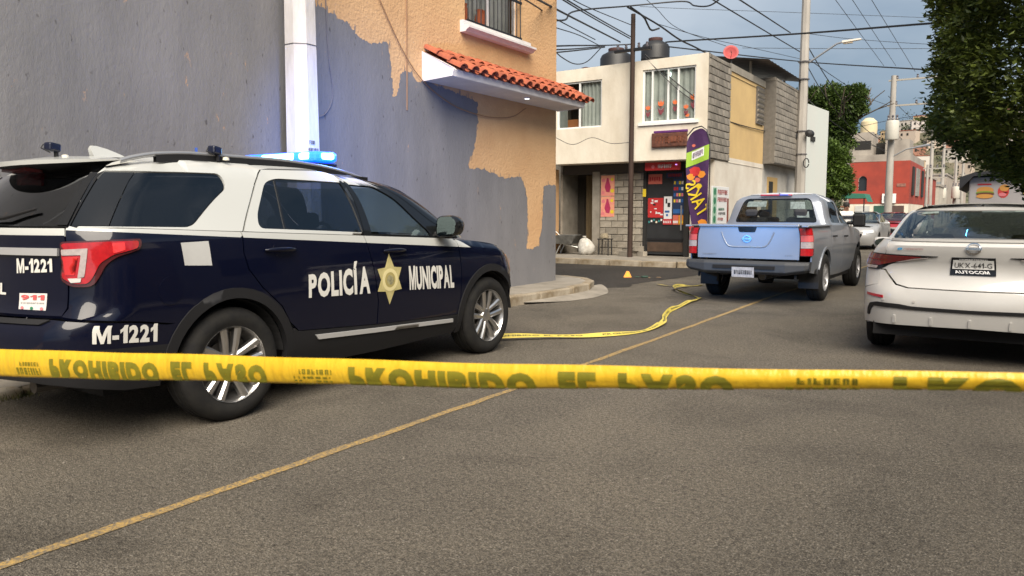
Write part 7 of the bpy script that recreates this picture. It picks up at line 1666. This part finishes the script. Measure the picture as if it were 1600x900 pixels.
# fallen tape lying twisted on the road
gp_ = [(-4.75, 6.55), (-4.43, 6.86), (-4.15, 7.15), (-3.78, 7.49), (-3.51, 8.10), (-3.52, 8.80), (-3.72, 9.37), (-3.92, 10.13), (-4.06, 11.14), (-4.15, 11.92), (-4.60, 12.40), (-5.02, 13.05), (-5.0, 13.75), (-4.86, 14.15), (-5.05, 13.95), (-5.3, 13.65), (-5.62, 13.76)]
pv = [Vector((x, y, 0)) for x, y in gp_]; q = [pv[0] * 2 - pv[1]] + pv + [pv[-1] * 2 - pv[-2]]; cl = []
for i in range(1, len(q) - 2):
    for kk in range(10):
        t = kk / 10; a, b, c, d = q[i - 1], q[i], q[i + 1], q[i + 2]
        cl.append(.5 * ((2 * b) + (c - a) * t + (2 * a - 5 * b + 4 * c - d) * t * t + (3 * b - a - 3 * c + d) * t ** 3))
cl.append(pv[-1]); rt2 = random.Random(9); ln2 = [0]
for a, b in zip(cl[:-1], cl[1:]): ln2.append(ln2[-1] + (b - a).length)
def gtape(s_, v_, off=0):
    i = min(len(cl) - 2, max(0, next((j for j in range(len(ln2) - 1) if ln2[j + 1] >= s_), len(cl) - 2))); t = (s_ - ln2[i]) / max(1e-6, ln2[i + 1] - ln2[i])
    p = cl[i].lerp(cl[i + 1], t); d = (cl[i + 1] - cl[i]).normalized(); nrm_ = Vector((d.y, -d.x, 0))
    a = .42 + .50 * math.sin(s_ * 1.9 + .6) * (1 if s_ > 2.6 else .2) + .22 * math.sin(s_ * 5.1); yy = (v_ - .5) * .066
    z = .006 + abs(math.sin(a)) * .040 + .012 * (1 + math.sin(s_ * 2.7))
    p = p - nrm_ * (yy * math.cos(a)) + Vector((0, 0, z + yy * math.sin(a)))
    return p + (Vector((0, 0, 1)) * math.cos(a) + nrm_ * math.sin(a)) * off
gl = empty('fallen_tape', (0, 0, 0), 0, 'fallen yellow police tape lying twisted across the road past the patrol car', 'tape')
LG = ln2[-1]; n = 240; gm = MB(); k = 2
gm.add([gtape(LG * i / n, j / k) for i in range(n + 1) for j in range(k + 1)], [(i * (k + 1) + j, (i + 1) * (k + 1) + j, (i + 1) * (k + 1) + j + 1, i * (k + 1) + j + 1) for i in range(n) for j in range(k)])
gm.build('strip', mat('dusty_tape', (.66, .53, .10), .5, vary=.3, vs=8), gl, smooth=60, fix=False)
b = .15
while b < LG - 1.2:
    for (wrd, a0, a1) in (('PROHIBIDO', .0, .58), ('EL', .63, .73), ('PASO', .78, 1.06)):
        for o_ in (.003, -.003): text_on('lettering', wrd, lambda u, v_, a0=a0, a1=a1, o_=o_: gtape(b + a0 + u * (a1 - a0), .32 + v_ * .36, o_), mat('black_ink', (.13, .12, .04), .5), gl, .03, 3)
    b += 1.3

# ---------------------------------------------------------------- person beyond the pickup
def person(loc, rz, h, label):
    e = empty('person', loc, rz, label, 'person')
    J = {'pel': (0, 0, .93), 'sp': (0, .01, 1.15), 'ch': (0, 0, 1.34), 'nk': (0, 0, 1.47), 'hd': (0, .02, 1.60), 'tp': (0, .015, 1.70),
         'lh': (.09, 0, .90), 'lk': (.10, .03, .50), 'la': (.10, -.01, .09), 'lt': (.11, .13, .03), 'rh': (-.09, 0, .90), 'rk': (-.11, .05, .50), 'ra': (-.12, .0, .09), 'rt': (-.13, .14, .03),
         'ls': (.19, 0, 1.40), 'le': (.25, -.02, 1.13), 'lw': (.22, .12, .92), 'rs': (-.19, 0, 1.40), 're': (-.25, .02, 1.13), 'rw': (-.14, .22, 1.10)}
    E_ = [('pel', 'sp'), ('sp', 'ch'), ('ch', 'nk'), ('nk', 'hd'), ('hd', 'tp'), ('pel', 'lh'), ('lh', 'lk'), ('lk', 'la'), ('la', 'lt'), ('pel', 'rh'), ('rh', 'rk'), ('rk', 'ra'), ('ra', 'rt'), ('ch', 'ls'), ('ls', 'le'), ('le', 'lw'), ('ch', 'rs'), ('rs', 're'), ('re', 'rw')]
    RD = {'pel': .145, 'sp': .135, 'ch': .155, 'nk': .060, 'hd': .085, 'tp': .070, 'lh': .095, 'lk': .065, 'la': .045, 'lt': .04, 'rh': .095, 'rk': .065, 'ra': .045, 'rt': .04, 'ls': .070, 'le': .048, 'lw': .034, 'rs': .070, 're': .048, 'rw': .034}
    for s_, w_ in (('l', 'lw'), ('r', 'rw')):        # five fingers rooted in each hand
        W0 = Vector(J[w_]); sg = 1 if s_ == 'l' else -1
        for f_ in range(5):
            nm = s_ + 'f%d' % f_; o_ = Vector((sg * (.03 - .015 * f_), .03, -.05)) if f_ else Vector((-sg * .045, .03, -.02))
            J[nm] = tuple(W0 + o_); J[nm + 'b'] = tuple(W0 + o_ * (1.9 if f_ else 1.6) + Vector((0, .01, -.012))); E_ += [(w_, nm), (nm, nm + 'b')]; RD[nm] = .010; RD[nm + 'b'] = .008
    names = list(J); s = h / 1.72
    me = bpy.data.meshes.new('body'); me.from_pydata([tuple(c * s for c in J[n]) for n in names], [(names.index(a), names.index(b)) for a, b in E_], [])
    o = bpy.data.objects.new('body', me); COL.objects.link(o)
    md = o.modifiers.new('skin', 'SKIN'); md.use_smooth_shade = True
    for i, n_ in enumerate(names):
        me.skin_vertices[0].data[i].radius = (RD[n_] * s, RD[n_] * s * (.72 if n_ in ('ch', 'sp', 'pel') else 1)); me.skin_vertices[0].data[i].use_root = n_ == 'pel'
    ss = o.modifiers.new('sub', 'SUBSURF'); ss.levels = ss.render_levels = 2
    dg = bpy.context.evaluated_depsgraph_get(); m2 = bpy.data.meshes.new_from_object(o.evaluated_get(dg)); bpy.data.objects.remove(o)
    sk, sh, tr_, bt = mat('skin', (.28, .14, .09), .6), mat('white_shirt', (.72, .71, .69), .85), mat('dark_trousers', (.025, .027, .040), .85), mat('boots', (.015, .014, .013), .6)
    m2.materials.clear()
    for m_ in (sk, sh, tr_, bt): m2.materials.append(m_)
    for p in m2.polygons:
        c = p.center / s; arm = abs(c.x) > .17
        p.material_index = 3 if c.z < .12 else 2 if (c.z < .95 and abs(c.x) < .19) else 0 if (c.z > 1.47 or (arm and c.z < 1.16)) else 1
        p.use_smooth = True
    link('body', m2, e)
    hd = Vector(J['hd']) * s
    ha = MB().lathe([(0, .135), (.06, .125), (.092, .08), (.098, .03), (.09, -.02), (.07, -.05)], n=20).build('hair', mat('black_hair', (.012, .010, .009), .7), e, smooth=60); ha.location = hd + Vector((0, -.02, .02))
    MB().obox(hd + Vector((0, .095, -.005)), (.022, .03, .035)).build('nose', sk, e, bevel=.008)
    for x in (-.033, .033): MB().lathe([(0, -.006), (.010, 0), (0, .006)], hd + Vector((x, .083, .02)), axis='Y', n=8).build('eye', bt, e)
    MB().obox(hd + Vector((0, .080, -.045)), (.045, .012, .010)).build('mouth', mat('lips', (.22, .08, .07), .6), e, bevel=.004)
    for x in (-.09, .09): MB().obox(hd + Vector((x, 0, .0)), (.02, .03, .05)).build('ear', sk, e, bevel=.008)
    MB().obox(Vector((0, -.01, 1.28)) * s, (.40 * s, .30 * s, .10 * s)).build('vest_band', tr_, e, bevel=.04)
    return e
person((-4.36, 25.8, 0), R(-150), 1.70, 'person in a white shirt standing beyond the front of the pickup')

# ---------------------------------------------------------------- small things
mk = empty('evidence_marker', (-6.9, 15.2, .004), R(20), 'small orange tent-shaped evidence marker on the side street', 'marker')
MB().prism([(-.085, 0), (.085, 0), (.025, .13), (-.025, .13)], lambda u, w_: (u, -.05 * (1 - w_ / .16), w_), lambda u, w_: (u, .05 * (1 - w_ / .16), w_)).build('tent', mat('marker_orange', (.85, .32, .02), .5), mk)
MB().box(-.022, .022, -.040, -.034, .035, .075).build('number_panel', pm('yellow'), mk)
db = MB()
for i, (x, y, s_, c) in enumerate(((-6.70, 15.25, .06, 0), (-6.55, 15.3, .09, 0), (-6.40, 15.2, .05, 1), (-6.25, 15.35, .06, 1))):
    e = MB().obox((0, 0, s_ * .2), (s_ * 1.6, s_, s_ * .4), rz=i).build('litter', mat('litter_green', (.03, .07, .05), .6) if c == 0 else mat('litter_brown', (.16, .11, .07), .8), bevel=.015)
    e.location = (x, y, .004); tag(e, ['crumpled dark green scrap nearest the orange marker', 'larger dark green scrap right of the orange marker', 'small brown scrap on the side street beside the green ones', 'brown scrap farthest right of the orange marker'][i], 'litter', 'scraps by the evidence marker')
sk_ = empty('white_sack', (-10.72, 20.55, .15), 0, 'full white plastic sack on the pavement before the shop pillar', 'sack')
sm = MB(); prof = [(0, 0), (.18, .0), (.235, .05), (.25, .14), (.235, .26), (.20, .36), (.15, .43), (.08, .47), (.03, .50), (.05, .545), (.0, .55)]
sm.lathe(prof, n=22); rs_ = random.Random(3); sm.v = [(x * (1 + .17 * math.sin(3 * math.atan2(y, x) + z * 9) + .06 * math.sin(8 * math.atan2(y, x) - z * 14)) + .05 * math.sin(z * 7), y * (1 + .08 * math.cos(4 * math.atan2(y, x) - z * 7)), z + .015 * math.sin(6 * math.atan2(y, x))) for x, y, z in sm.v]
sm.build('bag', mat('sack_plastic', (.62, .60, .55), .5, vary=.35, vs=7, vcol=(.40, .38, .34)), sk_, smooth=50)
MB().tube([(.045 * math.cos(a * .7) - .02, .045 * math.sin(a * .7), .50) for a in range(10)], .008, 6).build('tie', M_CABLE, sk_)
st_ = empty('low_stool', (-10.05, 20.52, .15), 0, 'low dark metal stool with a bundle on it against the block wall', 'stool')
for x in (-.16, .16):
    for y in (-.12, .12): MB().tube([(x, y, 0), (x * .95, y * .95, .46)], .016, 6).build('leg', M_IRON, st_)
MB().box(-.19, .19, -.15, .15, .46, .49).build('seat', M_IRON, st_, bevel=.008)
bn = MB().lathe([(0, 0), (.11, .0), (.13, .06), (.09, .14), (0, .17)], n=14); bn.v = [(x * 1.1, y * .8, z + .02 * math.sin(x * 30)) for x, y, z in bn.v]
o = bn.build('cloth_bundle', mat('bundle', (.38, .32, .22), .9, vary=.5, vs=10), smooth=50); o.location = (-10.08, 20.52, .64); tag(o, 'small beige cloth bundle lying on the low stool', 'bundle')
wb = empty('wheelbarrow', (-11.35, 20.5, .15), R(10), 'grey wheelbarrow tipped up at the left end of the shop front', 'wheelbarrow')
tr_ = MB(); b0 = [(-.26, -.28), (.26, -.28), (.26, .28), (-.26, .28)]; t0_ = [(-.42, -.36), (.40, -.36), (.40, .36), (-.42, .36)]
tr_.add([(x, y, .32) for x, y in b0] + [(x, y, .58) for x, y in t0_], [(0, 3, 2, 1)] + [(i, (i + 1) % 4, 4 + (i + 1) % 4, 4 + i) for i in range(4)]); tr_.build('tray', mat('galv_tray', (.22, .22, .21), .5, metal=.5, vary=.5, vs=6), wb)
for y in (-.22, .22): MB().tube([(.55, y * .3, .18), (0, y, .30), (-.75, y * 1.3, .95)], .018, 6).build('handle_bar', mat('galv_tube', (.48, .48, .46), .4, metal=.6), wb)
MB().lathe([(.05, -.04), (.17, -.04), (.19, 0), (.17, .04), (.05, .04)], (.55, 0, .19), axis='Y', n=18).build('wheel', M_RUBBER, wb, smooth=40)
for y in (-.2, .2): MB().tube([(-.1, y, .32), (-.25, y, .02)], .016, 6).build('leg', MATS['galv_tube'], wb)
rb_ = random.Random(12)
for i in range(5):
    o = MB().obox((0, 0, .07), (.3, .15, .14)).build('loose_block', M_BLOCKL, bevel=.01); o.location = (-9.55 + i * .17 + rb_.uniform(-.05, .05), 20.6 + rb_.uniform(-.1, .12), .15 + (.14 if i == 3 else 0)); o.rotation_euler = (0, 0, rb_.uniform(-.8, .8))
    tag(o, ['loose cement block at the left of the pile by the brown pole', 'second loose cement block from the left by the brown pole', 'middle loose cement block of the pile by the brown pole', 'loose cement block lying on top of the others by the brown pole', 'loose cement block nearest the shop door'][i], 'block', 'loose blocks on the pavement')
